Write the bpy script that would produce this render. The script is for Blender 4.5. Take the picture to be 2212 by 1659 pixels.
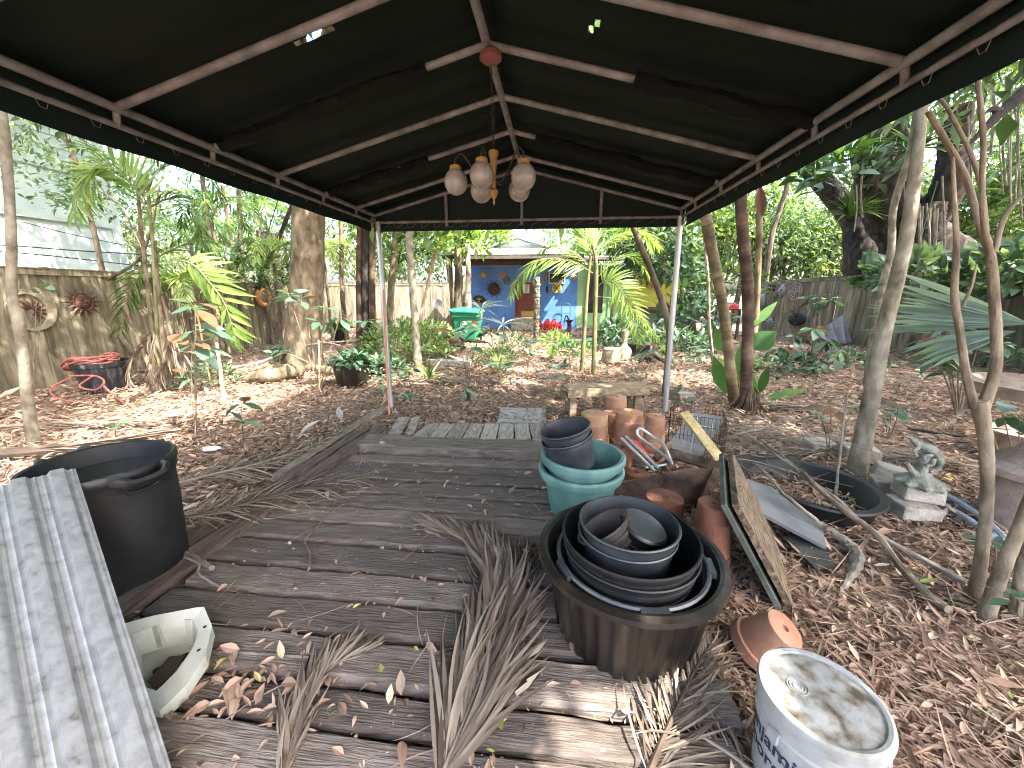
import bpy, math, random
import numpy as np
from mathutils import Matrix, Vector
random.seed(7); RS = np.random.RandomState(11)
for o in list(bpy.data.objects): bpy.data.objects.remove(o)
SC = bpy.context.scene; COL = SC.collection
rad = math.radians
# ------------------------------------------------------------------ camera
H = 1.5; FPX = 832.0; PCX, PCY = 1106.0, 829.5       # photo measured on a 2212 x 1659 frame
PITCH = math.atan2(201, FPX); YAW = rad(6.27)
cd = bpy.data.cameras.new('camera'); cam = bpy.data.objects.new('camera', cd); COL.objects.link(cam)
cam.location = (0, 0, H); cam.rotation_euler = (math.pi/2-PITCH, 0, YAW)
cd.sensor_width = 36; cd.lens = 36*FPX/2212; cd.clip_start = 0.02; cd.clip_end = 500
SC.camera = cam
# ------------------------------------------------------------------ light
SUN = np.array((0.67, -0.40, 1.0)); SUN /= np.linalg.norm(SUN)
sd = bpy.data.lights.new('sun', 'SUN'); sd.energy = 2.7; sd.angle = rad(0.55); sd.color = (1.0, 0.93, 0.82)
so = bpy.data.objects.new('sun', sd); COL.objects.link(so)
so.rotation_euler = Vector(SUN).to_track_quat('Z', 'Y').to_euler(); so.location = (20, -12, 30)
W = bpy.data.worlds.new('World'); SC.world = W; W.use_nodes = True
wn = W.node_tree.nodes; wl = W.node_tree.links; wn.clear()
sk = wn.new('ShaderNodeTexSky'); sk.sky_type = 'NISHITA'; sk.sun_disc = False
sk.sun_elevation = math.asin(SUN[2]); sk.sun_rotation = math.atan2(SUN[0], SUN[1])
sk.air_density = 0.9; sk.dust_density = 5.0; sk.ozone_density = 0.4
bg = wn.new('ShaderNodeBackground'); bg.inputs[1].default_value = 0.15
wo = wn.new('ShaderNodeOutputWorld'); wl.new(sk.outputs[0], bg.inputs[0]); wl.new(bg.outputs[0], wo.inputs[0])
SC.view_settings.view_transform = 'Standard'; SC.view_settings.look = 'None'
SC.view_settings.exposure = 3.35; SC.view_settings.gamma = 1.0
SC.cycles.filter_width = 1.1; SC.cycles.max_bounces = 7; SC.cycles.diffuse_bounces = 4; SC.cycles.glossy_bounces = 3
SC.cycles.transmission_bounces = 4; SC.cycles.transparent_max_bounces = 8
SC.cycles.caustics_reflective = False; SC.cycles.caustics_refractive = False
# ------------------------------------------------------------------ pixel -> place
CP = np.array((0, 0, H))
FWD = np.array((-math.sin(YAW)*math.cos(PITCH), math.cos(YAW)*math.cos(PITCH), -math.sin(PITCH)))
RGT = np.array((math.cos(YAW), math.sin(YAW), 0)); UPV = np.cross(RGT, FWD)
def ray(x, y): return FWD*FPX + RGT*(x-PCX) - UPV*(y-PCY)
def G(x, y, z=0.0):
    d = ray(x, y); return CP + d*((z-H)/d[2])
def at(x, y, Y):
    d = ray(x, y); return CP + d*(Y/d[1])
def atx(x, y, X):
    d = ray(x, y); return CP + d*(X/d[0])
def dep(x, y, z):                                     # point at camera depth z
    return CP + ray(x, y)/FPX*z
def depth(p): return float((np.asarray(p)-CP) @ FWD)
def pxf(p, w): return w*depth(p)/FPX                  # for flat things facing the camera's way
def px(p, w):
    z = depth(p); h = float((np.asarray(p)-CP) @ RGT); return w*z/FPX*z/math.hypot(z, h)                   # pixel width -> metres at p
A = lambda *p: np.array(p, float)
def nrm(v):
    v = np.asarray(v, float); return v/(np.linalg.norm(v, axis=-1, keepdims=True)+1e-9)
def U(a, b, n=None): return RS.uniform(a, b, n)
# ------------------------------------------------------------------ materials
MATS = {}
def _nt(name):
    m = bpy.data.materials.new(name); m.use_nodes = True; nt = m.node_tree
    return m, nt, nt.nodes['Principled BSDF'], nt.nodes['Material Output']
def c4(c): return (c[0], c[1], c[2], 1)
def ramp(nt, cols, interp='LINEAR'):
    r = nt.nodes.new('ShaderNodeValToRGB'); e = r.color_ramp.elements; r.color_ramp.interpolation = interp
    if not isinstance(cols[0][0], (tuple, list)): cols = [(i/max(1, len(cols)-1), c) for i, c in enumerate(cols)]
    else: cols = [(p, c) for c, p in cols]
    while len(e) < len(cols): e.new(0.5)
    for k, (p, c) in enumerate(cols): e[k].position = p; e[k].color = c4(c)
    return r
def mat(name, cols, rough=.75, scale=4., det=6, st=(1, 1, 1), bump=.25, bscale=None, metal=0, spec=.4, var=.0, vcols=None, dist=0., lo=.3, hi=.7, bst=None):
    """noise -> ramp colour, noise bump, optional per-piece variation from the 'var' attribute"""
    if name in MATS: return MATS[name]
    m, nt, b, out = _nt(name); N = nt.nodes.new; L = nt.links.new
    tc = N('ShaderNodeTexCoord'); mp = N('ShaderNodeMapping'); mp.inputs['Scale'].default_value = st
    oi = N('ShaderNodeObjectInfo'); ad = N('ShaderNodeVectorMath'); ad.operation = 'ADD'
    L(tc.outputs['Object'], ad.inputs[0]); L(oi.outputs['Random'], ad.inputs[1]); L(ad.outputs[0], mp.inputs[0])
    n = N('ShaderNodeTexNoise'); n.inputs['Scale'].default_value = scale; n.inputs['Detail'].default_value = det
    n.inputs['Distortion'].default_value = dist; L(mp.outputs[0], n.inputs[0])
    mr = N('ShaderNodeMapRange'); mr.inputs[1].default_value = lo; mr.inputs[2].default_value = hi; L(n.outputs[0], mr.inputs[0])
    r = ramp(nt, cols); L(mr.outputs[0], r.inputs[0]); colout = r.outputs[0]
    if var or vcols:
        at_ = N('ShaderNodeAttribute'); at_.attribute_name = 'var'
        if vcols:
            rv = ramp(nt, vcols); L(at_.outputs['Fac'], rv.inputs[0])
            mx = N('ShaderNodeMix'); mx.data_type = 'RGBA'; mx.blend_type = 'MULTIPLY'; mx.inputs[0].default_value = 1
            L(colout, mx.inputs[6]); L(rv.outputs[0], mx.inputs[7]); colout = mx.outputs[2]
        else:
            hs = N('ShaderNodeHueSaturation'); m2 = N('ShaderNodeMapRange')
            m2.inputs[3].default_value = 1-var; m2.inputs[4].default_value = 1+var
            L(at_.outputs['Fac'], m2.inputs[0]); L(m2.outputs[0], hs.inputs['Value']); L(colout, hs.inputs['Color']); colout = hs.outputs[0]
    L(colout, b.inputs['Base Color'])
    b.inputs['Roughness'].default_value = rough; b.inputs['Metallic'].default_value = metal
    b.inputs['Specular IOR Level'].default_value = spec
    if bump:
        bn = N('ShaderNodeTexNoise'); bn.inputs['Scale'].default_value = bscale or scale*3; bn.inputs['Detail'].default_value = 5
        if bst:
            mp2 = N('ShaderNodeMapping'); mp2.inputs['Scale'].default_value = bst; L(ad.outputs[0], mp2.inputs[0]); L(mp2.outputs[0], bn.inputs[0])
        else: L(mp.outputs[0], bn.inputs[0])
        bp = N('ShaderNodeBump'); bp.inputs['Strength'].default_value = bump; bp.inputs['Distance'].default_value = .02
        L(bn.outputs[0], bp.inputs['Height']); L(bp.outputs[0], b.inputs['Normal'])
    MATS[name] = m; return m
def leafm(name, cols, trans=.4, rough=.45, spec=.4, tint=(1.12, 1.15, .6), sat=.88):
    """leaf: colour per leaf from 'var', part of the light goes through"""
    if name in MATS: return MATS[name]
    m, nt, b, out = _nt(name); N = nt.nodes.new; L = nt.links.new
    a_ = N('ShaderNodeAttribute'); a_.attribute_name = 'var'; r = ramp(nt, cols); L(a_.outputs['Fac'], r.inputs[0])
    tc = N('ShaderNodeTexCoord'); n = N('ShaderNodeTexNoise'); n.inputs['Scale'].default_value = 9; n.inputs['Detail'].default_value = 4; L(tc.outputs['Object'], n.inputs[0])
    mr = N('ShaderNodeMapRange'); mr.inputs[3].default_value = .65; mr.inputs[4].default_value = 1.35; L(n.outputs[0], mr.inputs[0])
    hs = N('ShaderNodeHueSaturation'); hs.inputs['Saturation'].default_value = sat; L(mr.outputs[0], hs.inputs['Value']); L(r.outputs[0], hs.inputs['Color'])
    L(hs.outputs[0], b.inputs['Base Color']); b.inputs['Roughness'].default_value = rough; b.inputs['Specular IOR Level'].default_value = spec
    if trans:
        t = N('ShaderNodeBsdfTranslucent'); mx = N('ShaderNodeMix'); mx.data_type = 'RGBA'; mx.blend_type = 'MULTIPLY'; mx.inputs[0].default_value = 1
        L(hs.outputs[0], mx.inputs[6]); mx.inputs[7].default_value = c4(tint); L(mx.outputs[2], t.inputs[0])
        ms = N('ShaderNodeMixShader'); ms.inputs[0].default_value = trans; L(b.outputs[0], ms.inputs[1]); L(t.outputs[0], ms.inputs[2]); L(ms.outputs[0], out.inputs[0])
    MATS[name] = m; return m
def flat(name, c, rough=.5, metal=0, spec=.5):
    return mat(name, [tuple(x*.82 for x in c), tuple(min(1, x*1.12) for x in c)], rough=rough, scale=7, bump=.06, metal=metal, spec=spec)
# ------------------------------------------------------------------ mesh builder
def frame(d, up=(0, 0, 1)):
    d = nrm(d); up = np.asarray(up, float)
    if abs(d @ nrm(up)) > .98: up = A(1, 0, 0) if abs(d[0]) < .9 else A(0, 1, 0)
    s = nrm(np.cross(d, up)); return d, s, np.cross(s, d)
def rotm(rx=0, ry=0, rz=0):
    from mathutils import Euler
    return np.array(Euler((rad(rx), rad(ry), rad(rz))).to_matrix())
class MB:
    def __init__(s): s.v = []; s.f = []; s.a = []; s.n = 0
    def add(s, v, faces, a=None):
        v = np.asarray(v, float).reshape(-1, 3); k = len(v)
        s.v.append(v); s.a.append(np.full(k, random.random() if a is None else a) if np.isscalar(a) or a is None else np.asarray(a, float))
        for f in (faces if isinstance(faces, list) else [faces]):
            f = np.asarray(f, int); s.f.append((f.reshape(1, -1) if f.ndim == 1 else f)+s.n)
        s.n += k; return s
    def box(s, c, size, rot=None, jit=0, a=None):
        x, y, z = np.asarray(size)/2
        v = A(-x,-y,-z, x,-y,-z, x,y,-z, -x,y,-z, -x,-y,z, x,-y,z, x,y,z, -x,y,z).reshape(8, 3)
        if jit: v = v + U(-jit, jit, (8, 3))
        if rot is not None: v = v @ rot.T
        return s.add(v+np.asarray(c), np.array([[0,3,2,1],[4,5,6,7],[0,1,5,4],[1,2,6,5],[2,3,7,6],[3,0,4,7]]), a)
    def beam(s, p0, p1, w, h, up=(0, 0, 1), seg=1, jit=0., a=None, ch=0.):
        """rectangular timber with chamfered edges; seg+jit roughen it"""
        p0 = np.asarray(p0, float); p1 = np.asarray(p1, float); d, sd_, u = frame(p1-p0, up)
        c = ch or min(w, h)*.09
        o = A(-w/2+c,-h/2, w/2-c,-h/2, w/2,-h/2+c, w/2,h/2-c, w/2-c,h/2, -w/2+c,h/2, -w/2,h/2-c, -w/2,-h/2+c).reshape(8, 2)
        vs = []
        for i in range(seg+1):
            t = i/seg; q = o + (U(-jit, jit, (8, 2)) if jit else 0)
            vs.append(p0+(p1-p0)*t + q[:, :1]*sd_ + q[:, 1:]*u + (d*U(-jit, jit) if jit else 0))
        f = [[i*8+k, i*8+(k+1) % 8, (i+1)*8+(k+1) % 8, (i+1)*8+k] for i in range(seg) for k in range(8)]
        return s.add(np.concatenate(vs), [np.array(f), np.arange(8)[::-1], np.arange(8)+seg*8], a)
    def tube(s, pts, r, n=8, cap=True, wob=0., a=None, squash=None):
        pts = np.asarray(pts, float); m = len(pts); r = np.full(m, r) if np.isscalar(r) else np.interp(np.linspace(0, 1, m), np.linspace(0, 1, len(r)), r)
        T = nrm(np.gradient(pts, axis=0)); _, sd_, u = frame(T[0]); vs = []
        th = np.arange(n)/n*2*math.pi
        for i in range(m):
            sd_ = nrm(sd_-T[i]*(sd_ @ T[i])); u = np.cross(T[i], sd_)
            rr = r[i]*(1+(U(-wob, wob, n) if wob else 0)); uu = u*(squash or 1)
            vs.append(pts[i]+np.outer(np.cos(th)*rr, sd_)+np.outer(np.sin(th)*rr, uu))
        i, k = np.meshgrid(np.arange(m-1), np.arange(n), indexing='ij'); k2 = (k+1) % n
        f = np.stack([i*n+k, i*n+k2, (i+1)*n+k2, (i+1)*n+k], -1).reshape(-1, 4); fl = [f]
        if cap: fl += [np.arange(n)[::-1], np.arange(n)+(m-1)*n]
        return s.add(np.concatenate(vs), fl, a)
    def lathe(s, prof, c=(0, 0, 0), n=32, M=None, fl=None, cap0=False, cap1=False, a=None):
        prof = np.asarray(prof, float); m = len(prof); th = np.arange(n)/n*2*math.pi
        r = prof[:, :1]*np.ones((1, n)); z = prof[:, 1:2]*np.ones((1, n))
        if fl is not None: r = r*(1+fl(th[None, :], np.arange(m)[:, None]))
        v = np.stack([r*np.cos(th), r*np.sin(th), z], -1).reshape(-1, 3)
        if M is not None: v = v @ np.asarray(M).T
        i, k = np.meshgrid(np.arange(m-1), np.arange(n), indexing='ij'); k2 = (k+1) % n
        f = np.stack([i*n+k, i*n+k2, (i+1)*n+k2, (i+1)*n+k], -1).reshape(-1, 4); fs = [f]
        if cap0: fs.append(np.arange(n)[::-1])
        if cap1: fs.append(np.arange(n)+(m-1)*n)
        return s.add(v+np.asarray(c), fs, a)
    def grid(s, P, a=None, close=False):
        P = np.asarray(P, float); m, n = P.shape[:2]; i, k = np.meshgrid(np.arange(m-1), np.arange(n-1), indexing='ij')
        return s.add(P.reshape(-1, 3), np.stack([i*n+k, i*n+k+1, (i+1)*n+k+1, (i+1)*n+k], -1).reshape(-1, 4), a)
    def prism(s, out, O, X, Y, th, a=None):
        """2-D outline extruded by th along X x Y"""
        out = np.asarray(out, float); n = len(out); X = nrm(X); Y = np.asarray(Y, float); Y = nrm(Y-X*(X @ Y)); Z = np.cross(X, Y)
        b = np.asarray(O)+out[:, :1]*X+out[:, 1:]*Y; v = np.concatenate([b, b+Z*th]); k = np.arange(n); k2 = (k+1) % n
        return s.add(v, [k[::-1], k+n, np.stack([k, k2, k2+n, k+n], -1)], a)
    def leaves(s, P, D, N, L, Wd, k=3, fold=.2, droop=.15, shape='lens', a=None, peak=.4, curl=0.):
        """many leaves at once: bases P, directions D, normals N, lengths L, widths Wd"""
        P = np.asarray(P, float).reshape(-1, 3); n = len(P)
        if n == 0: return s
        D = nrm(np.broadcast_to(D, (n, 3))); N = np.broadcast_to(N, (n, 3)); Sd = nrm(np.cross(D, N)); N = np.cross(Sd, D)
        L = np.broadcast_to(L, n); Wd = np.broadcast_to(Wd, n); t = np.linspace(0, 1, k+1)
        if shape == 'lens': w = np.where(t < peak, np.sin(t/peak*math.pi/2), np.cos((t-peak)/(1-peak)*math.pi/2)); w = np.clip(w, .06, 1)
        elif shape == 'strap': w = np.clip(np.minimum(1, t*6+.35)*np.minimum(1, (1-t)*2.2+.03), .05, 1)
        else: w = np.sqrt(np.clip(1-(2*t-1)**2, .02, 1))
        dr = np.broadcast_to(droop, n)
        c = P[:, None]+D[:, None]*(L[:, None]*t)[..., None]-N[:, None]*(dr[:, None]*L[:, None]*t**2)[..., None]
        if np.any(curl): c = c+Sd[:, None]*(np.broadcast_to(curl, n)[:, None]*L[:, None]*t**2)[..., None]
        hw = (Wd[:, None]*.5*w)[..., None]
        if fold is None: cols = [c-Sd[:, None]*hw, c+Sd[:, None]*hw]
        else: cols = [c-Sd[:, None]*hw+N[:, None]*hw*fold, c, c+Sd[:, None]*hw+N[:, None]*hw*fold]
        q = len(cols); V = np.stack(cols, 2)                              # n,k+1,q,3
        i, j, h = np.meshgrid(np.arange(n), np.arange(k), np.arange(q-1), indexing='ij'); b = i*(k+1)*q+j*q+h
        F = np.stack([b, b+1, b+q+1, b+q], -1).reshape(-1, 4)
        av = U(0, 1, n) if a is None else np.broadcast_to(a, n)
        return s.add(V.reshape(-1, 3), F, np.repeat(av, (k+1)*q))
    def build(s, name, m, org=(0, 0, 0), smooth=True):
        V = np.concatenate(s.v)-np.asarray(org); me = bpy.data.meshes.new(name)
        me.vertices.add(len(V)); me.vertices.foreach_set('co', V.astype(np.float32).ravel())
        lp = np.concatenate([f.ravel() for f in s.f]); tot = np.concatenate([np.full(len(f), f.shape[1]) for f in s.f])
        me.loops.add(len(lp)); me.loops.foreach_set('vertex_index', lp.astype(np.int32)); me.polygons.add(len(tot))
        me.polygons.foreach_set('loop_start', (np.cumsum(tot)-tot).astype(np.int32))
        me.polygons.foreach_set('use_smooth', np.full(len(tot), smooth)); me.update(calc_edges=True)
        me.attributes.new('var', 'FLOAT', 'POINT').data.foreach_set('value', np.concatenate(s.a).astype(np.float32))
        if smooth and len(tot) < 15000: me.set_sharp_from_angle(angle=rad(38))
        me.materials.append(m)
        o = bpy.data.objects.new(name, me); COL.objects.link(o); return o
def path(pts, n=24):
    """smooth curve through points"""
    p = np.asarray(pts, float); m = len(p)
    if m < 3: return np.linspace(p[0], p[-1], n)
    q = np.vstack([2*p[0]-p[1], p, 2*p[-1]-p[-2]]); out = []
    for t in np.linspace(0, m-1-1e-6, n):
        i = int(t); u = t-i; a, b, c, d = q[i:i+4]
        out.append(.5*(2*b+(c-a)*u+(2*a-5*b+4*c-d)*u*u+(3*b-a-3*c+d)*u**3))
    return np.array(out)
# ------------------------------------------------------------------ things
ORG = {}
def tag(o, label=None, cat=None, group=None, kind=None):
    if label: o['label'] = label
    if cat: o['category'] = cat
    if group: o['group'] = group
    if kind: o['kind'] = kind
    return o
def thing(name, label, cat, loc, group=None, kind=None):
    o = bpy.data.objects.new(name, None); COL.objects.link(o); o.location = tuple(float(x) for x in loc); o.empty_display_size = .1
    ORG[o.name] = np.asarray(loc, float); return tag(o, label, cat, group, kind)
def part(mb, name, m, parent, smooth=True, label=None):
    g = ORG[parent.name]; o = mb.build(name, m, g, smooth); o.parent = parent; ORG[o.name] = g
    if label: o['label'] = label
    return o
def solo(mb, name, m, label, cat, loc, group=None, kind=None, smooth=True):
    o = mb.build(name, m, loc, smooth); o.location = tuple(float(x) for x in loc); ORG[o.name] = np.asarray(loc, float)
    return tag(o, label, cat, group, kind)
def copy_tree(o, parent=None):
    c = o.copy(); COL.objects.link(c)
    if parent: c.parent = parent
    for ch in list(o.children): copy_tree(ch, c)
    return c
# ================================================================== palette
SOIL = mat('soil', [(.06,.04,.03), (.19,.13,.098), (.32,.235,.18)], rough=.95, scale=22, det=9, bump=.7, bscale=60, lo=.3, hi=.72)
LITTER = leafm('litter', [((.045,.028,.02), 0), ((.12,.076,.054), .18), ((.245,.16,.115), .4), ((.38,.262,.195), .6), ((.49,.37,.285), .8), ((.55,.46,.34), .91), ((.38,.33,.08), .972), ((.16,.24,.05), 1)], trans=.12, rough=.75, spec=.25, tint=(1.1,.9,.6), sat=1.)
PLANK = mat('plank', [(.075,.058,.048), (.138,.113,.097), (.205,.175,.155)], rough=.88, scale=3.2, det=10, st=(2.2,13,10), bump=.65, bscale=6, bst=(1.8,24,14), var=.34, dist=.5, lo=.22, hi=.75)
PLANKY = mat('plank_y', [(.04,.027,.022), (.09,.065,.055), (.15,.115,.10)], rough=.88, scale=3.2, det=10, st=(18,1.4,12), bump=.8, bscale=6, bst=(24,1.2,14), var=.25, dist=.6)
GREYB = mat('grey_board', [(.15,.13,.11), (.29,.265,.235), (.39,.365,.33)], rough=.85, scale=4, det=9, st=(20,1.6,10), bump=.45, bst=(26,1.2,10), var=.25, dist=.4)
FENCE = mat('fence_wood', [(.055,.045,.029), (.155,.13,.084), (.255,.222,.158)], rough=.85, scale=2.6, det=9, st=(5,5,.6), bump=.4, bst=(26,26,1), var=.32, dist=.5)
DARKF = mat('dark_fence_wood', [(.06,.054,.038), (.125,.113,.082), (.20,.185,.14)], rough=.85, scale=2.6, det=9, st=(5,5,.6), bump=.4, bst=(26,26,1), var=.3, dist=.5)
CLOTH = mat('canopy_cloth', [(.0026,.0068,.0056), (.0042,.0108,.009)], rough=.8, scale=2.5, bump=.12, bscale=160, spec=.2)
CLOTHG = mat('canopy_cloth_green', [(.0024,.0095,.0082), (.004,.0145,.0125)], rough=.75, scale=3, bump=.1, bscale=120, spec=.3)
SLEEVE = mat('canopy_sleeve', [(.0018,.0025,.0025), (.0045,.006,.0055)], rough=.85, scale=9, bump=.5, bscale=20, spec=.2)
PIPE = mat('painted_pipe', [(.10,.102,.104), (.185,.19,.194), (.26,.266,.272)], rough=.6, scale=9, det=7, bump=.12, spec=.4)
CORD = mat('cord', [(.10,.098,.095), (.16,.157,.152)], rough=.8, bump=0)
GALV = mat('galvanised_steel', [(.27,.30,.32), (.42,.45,.47), (.55,.58,.60)], rough=.42, scale=6, det=8, metal=.6, bump=.06, st=(1,1,.25))
# ================================================================== ground
def ground():
    ax = np.concatenate([np.linspace(-150, -14, 12), np.linspace(-12, 12, 97), np.linspace(14, 150, 12)])
    ay = np.concatenate([np.linspace(-80, -3, 8), np.linspace(-2, 22, 97), np.linspace(25, 220, 14)])
    X, Y = np.meshgrid(ax, ay, indexing='ij')
    Z = -.03+.016*np.sin(X*2.3+Y*1.1)*np.cos(Y*1.7-X*.6)+.01*np.sin(X*5.1)*np.sin(Y*4.7)
    m = MB(); m.grid(np.stack([X, Y, Z], -1).transpose(1, 0, 2)); return m
o = ground().build('ground', SOIL); tag(o, 'brown leaf strewn soil of the yard', 'ground', kind='structure')
def keep_off(x, y):
    return ((x > -1.86) & (x < .62) & (y > -.6) & (y < 3.5))
def litter():
    m = MB()
    for r0, r1, dens, k in ((.5, 2.4, 3300, 3), (2.4, 5, 1400, 2), (5, 9, 420, 2), (9, 19, 110, 1)):
        n = int(dens*math.radians(150)*(r1*r1-r0*r0)/2)
        r = np.sqrt(U(r0*r0, r1*r1, n)); t = U(-75, 75, n)*math.pi/180+YAW
        x = -r*np.sin(t); y = r*np.cos(t)
        q = ~keep_off(x, y) & (x > -8.1) & (y < 15.6); x, y = x[q], y[q]; n = len(x)
        a = U(0, 6.28, n); tl = U(-.35, .45, n)
        D = np.stack([np.cos(a), np.sin(a), tl*.7], -1); N = nrm(np.stack([U(-.5,.5,n), U(-.5,.5,n), np.ones(n)], -1))
        L = RS.gamma(4.5, .0082, n)+.014
        L = L*(1 if k == 3 else 1.25 if r1 < 6 else 1.6 if k == 2 else 2.0)
        m.leaves(np.stack([x, y, U(-.03, .03, n)], -1), D, N, L, L*U(.16, .40, n), k=k+1, fold=.45 if k > 1 else None, curl=U(-.3, .3, n), droop=U(-.4, .45, n), a=np.clip(RS.beta(2.0, 1.9, n)*.93+(U(0,1,n) > .965)*.3, 0, 1))
        nt = n//5; i = RS.randint(0, n, nt); a = U(0, 6.28, nt)          # fine twigs and stalks
        m.leaves(np.stack([x[i], y[i], U(-.01, .035, nt)], -1), np.stack([np.cos(a), np.sin(a), U(-.08,.12,nt)], -1), A(0, 0, 1), U(.08, .35, nt), U(.003, .007, nt), k=3, fold=None, droop=U(-.25, .25, nt), shape='strap', a=U(.3, .85, nt))
    return m
o = litter().build('leaf_litter', LITTER); tag(o, 'dry brown leaf litter covering the yard soil', 'fallen leaves', kind='stuff')
# ================================================================== deck and borders
m = MB(); y = 3.13
while y > -.7:
    w = random.uniform(.15, .215); m.beam((-1.86+random.uniform(-.03,.03), y-w/2, .025+random.uniform(-.006,.009)), (.64+random.uniform(-.03,.05), y-w/2+random.uniform(-.012,.012), .025), w-.022-random.uniform(0, .014), .06, seg=26, jit=.006, a=random.random(), ch=.013); y -= w
o = m.build('deck', PLANK, smooth=False); tag(o, 'dark weathered plank deck under the canopy', 'deck', kind='structure')
def timber(p0, p1, w, h, mm, label, name='timber', cat='timber', seg=18, jit=.006, group=None, ch=0):
    m = MB(); m.beam(p0, p1, w, h, seg=seg, jit=jit, a=.5, ch=ch); return solo(m, name, mm, label, cat, (A(*p0)+A(*p1))/2-A(0, 0, h/2), group, smooth=False)
timber((-1.84, 3.34, .05), (.9, 3.31, .05), .27, .11, PLANK, 'thick cracked dark timber closing the far end of the deck', jit=.009)
p0, p1 = A(-2.0, 1.0, .03), A(-1.83, 3.72, .03)
timber(p0+A(.02,0,.0), p1, .13, .13, PLANKY, 'dark split timber along the left edge of the plank deck, inner one', jit=.008)
timber(p0-A(.15,0,.005), p1-A(.15,0.05,.005), .12, .12, PLANKY, 'dark split timber along the left edge of the plank deck, outer one', jit=.009)
g0, g1 = G(600, 1035, .025), G(836, 880, .02)
timber(g0, g1, .1, .08, mat('sleeper_wood', [(.09,.07,.05), (.19,.155,.12), (.28,.24,.195)], rough=.9, scale=4, det=9, st=(18,1.6,10), bump=.6, bst=(26,1.2,10), dist=.4), 'pale grey sleeper leading to the foot of the left canopy post', jit=.006)
# slat walkway beyond the deck
m = MB(); tw = thing('slat_walkway', 'row of weathered grey slats laid past the far end of the deck', 'walkway', G(1000, 945))
xs = [880, 928, 965, 998, 1030, 1062, 1097, 1125, 1147]; xe = [905, 952, 985, 1012, 1046, 1075, 1104, 1130, 1151, 1168]
for i in range(8):
    a_ = (G(884+i*38, 950, .03)+G(884+i*38+36, 950, .03))/2; b_ = (G(922+i*31.5, 917, .03)+G(922+i*31.5+30, 917, .03))/2
    m.beam(a_, b_, .158, .025, seg=4, jit=.003, a=random.random())
part(m, 'slats', GREYB, tw, False)
m = MB(); m.beam(G(1000, 948, .005), G(1165, 950, .005), .05, .02); m.beam(G(1000, 925, .005), G(1160, 925, .005), .05, .02); part(m, 'bearer', GREYB, tw, False)
for a_, b_, w, l in (((852, 938), (872, 903), .13, 'loose grey board left of the slat walkway, outermost one'), ((884, 938), (899, 902), .09, 'narrow loose grey board beside the left end of the slat walkway'), ):
    timber(G(*a_, .02), G(*b_, .02), w, .025, GREYB, l, 'loose_board', 'board', seg=4, jit=.003)
for i, x in enumerate((1158, 1176)):
    timber(G(x, 953, .02), G(x+4, 938, .02), .085, .025, GREYB, ['short grey slat piece between the walkway and the teal planters', 'shortest grey slat piece, touching the teal planters'][i], 'slat_offcut', 'board', seg=3, jit=.003)
CONC = mat('concrete', [(.18,.16,.132), (.32,.292,.25), (.43,.40,.355)], rough=.92, scale=8, det=9, bump=.5, bscale=50)
SLABM = mat('slab_grey', [(.085,.083,.078), (.15,.148,.14), (.2,.198,.19)], rough=.85, scale=14, det=9, bump=.4, bscale=70)
def slab(c4p, th, label, mm=SLABM, name='paving_slab'):
    P = [G(*p, .0) for p in c4p]; m = MB(); c = sum(P)/4
    m.prism([(q-c)[:2] for q in P], c+A(0, 0, -.01), A(1,0,0), A(0,1,0), th); return solo(m, name, mm, label, 'slab', c, smooth=False)
slab([(1075, 917), (1180, 919), (1176, 887), (1082, 885)], .04, 'speckled grey slab at the end of the slat walkway', mat('pale_slab', [(.17,.17,.165), (.30,.302,.298), (.38,.385,.38)], rough=.9, scale=14, det=9, bump=.4, bscale=70))
m = MB()
for (x, y_, w, h) in ((1112, 800, 40, 11), (1165, 786, 30, 8), (1172, 757, 26, 6), (1120, 824, 36, 8)):
    P = [G(x-w/2, y_+h/2), G(x+w/2, y_+h/2), G(x+w/2-4, y_-h/2), G(x-w/2+4, y_-h/2)]; c = sum(P)/4
    m.prism([(q-c)[:2]+U(-.03,.03,2) for q in P], c+A(0,0,-.045), A(1,0,0), A(0,1,0), .045)
tag(m.build('path', SLABM, smooth=False), 'pale stepping slabs half buried in leaves', 'path', kind='structure')
# ================================================================== canopy
XL, XR, XM, ZE, ZR, YF, YN = -2.19, 1.37, -.41, 2.385, 2.855, 4.73, -1.0
CY0 = thing('canopy_shelter', 'long dark green fabric canopy on a grey pipe frame', 'canopy', (XM, 2.3, 0))
RAFT = [-.45, .15, .75, 1.34, 1.93, 2.48, 3.07, 3.68, 4.29, YF]
def slope(side, holes):
    nx, ny = 72, 228; e = XL-.03 if side < 0 else XR+.03
    t = np.linspace(0, 1, nx); yy = np.linspace(YN, YF+.03, ny)
    T, Yv = np.meshgrid(t, yy, indexing='ij'); Xv = XM+(e-XM)*T
    sag = np.min(np.abs(Yv[..., None]-np.array(RAFT)), -1); Z = ZR+.035+(ZE-ZR)*T-.07*np.clip(sag, 0, .3)*np.sin(T*math.pi)**.5+.004*np.sin(Yv*31+T*7)
    P = np.stack([Xv, Yv, Z], -1); i, k = np.meshgrid(np.arange(nx-1), np.arange(ny-1), indexing='ij')
    F = np.stack([i*ny+k, i*ny+k+1, (i+1)*ny+k+1, (i+1)*ny+k], -1).reshape(-1, 4)
    c = P.reshape(-1, 3)[F].mean(1); keep = np.ones(len(F), bool)
    for (a, b, r) in holes:
        ab = b-a; tt = np.clip(((c-a) @ ab)/(ab @ ab), 0, 1); d = np.linalg.norm(c-(a+tt[:, None]*ab), axis=1)
        keep &= d > r*(.35+.65*np.sin(tt*math.pi))*U(.75, 1.25, len(c))
    return P, F[keep]
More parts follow.
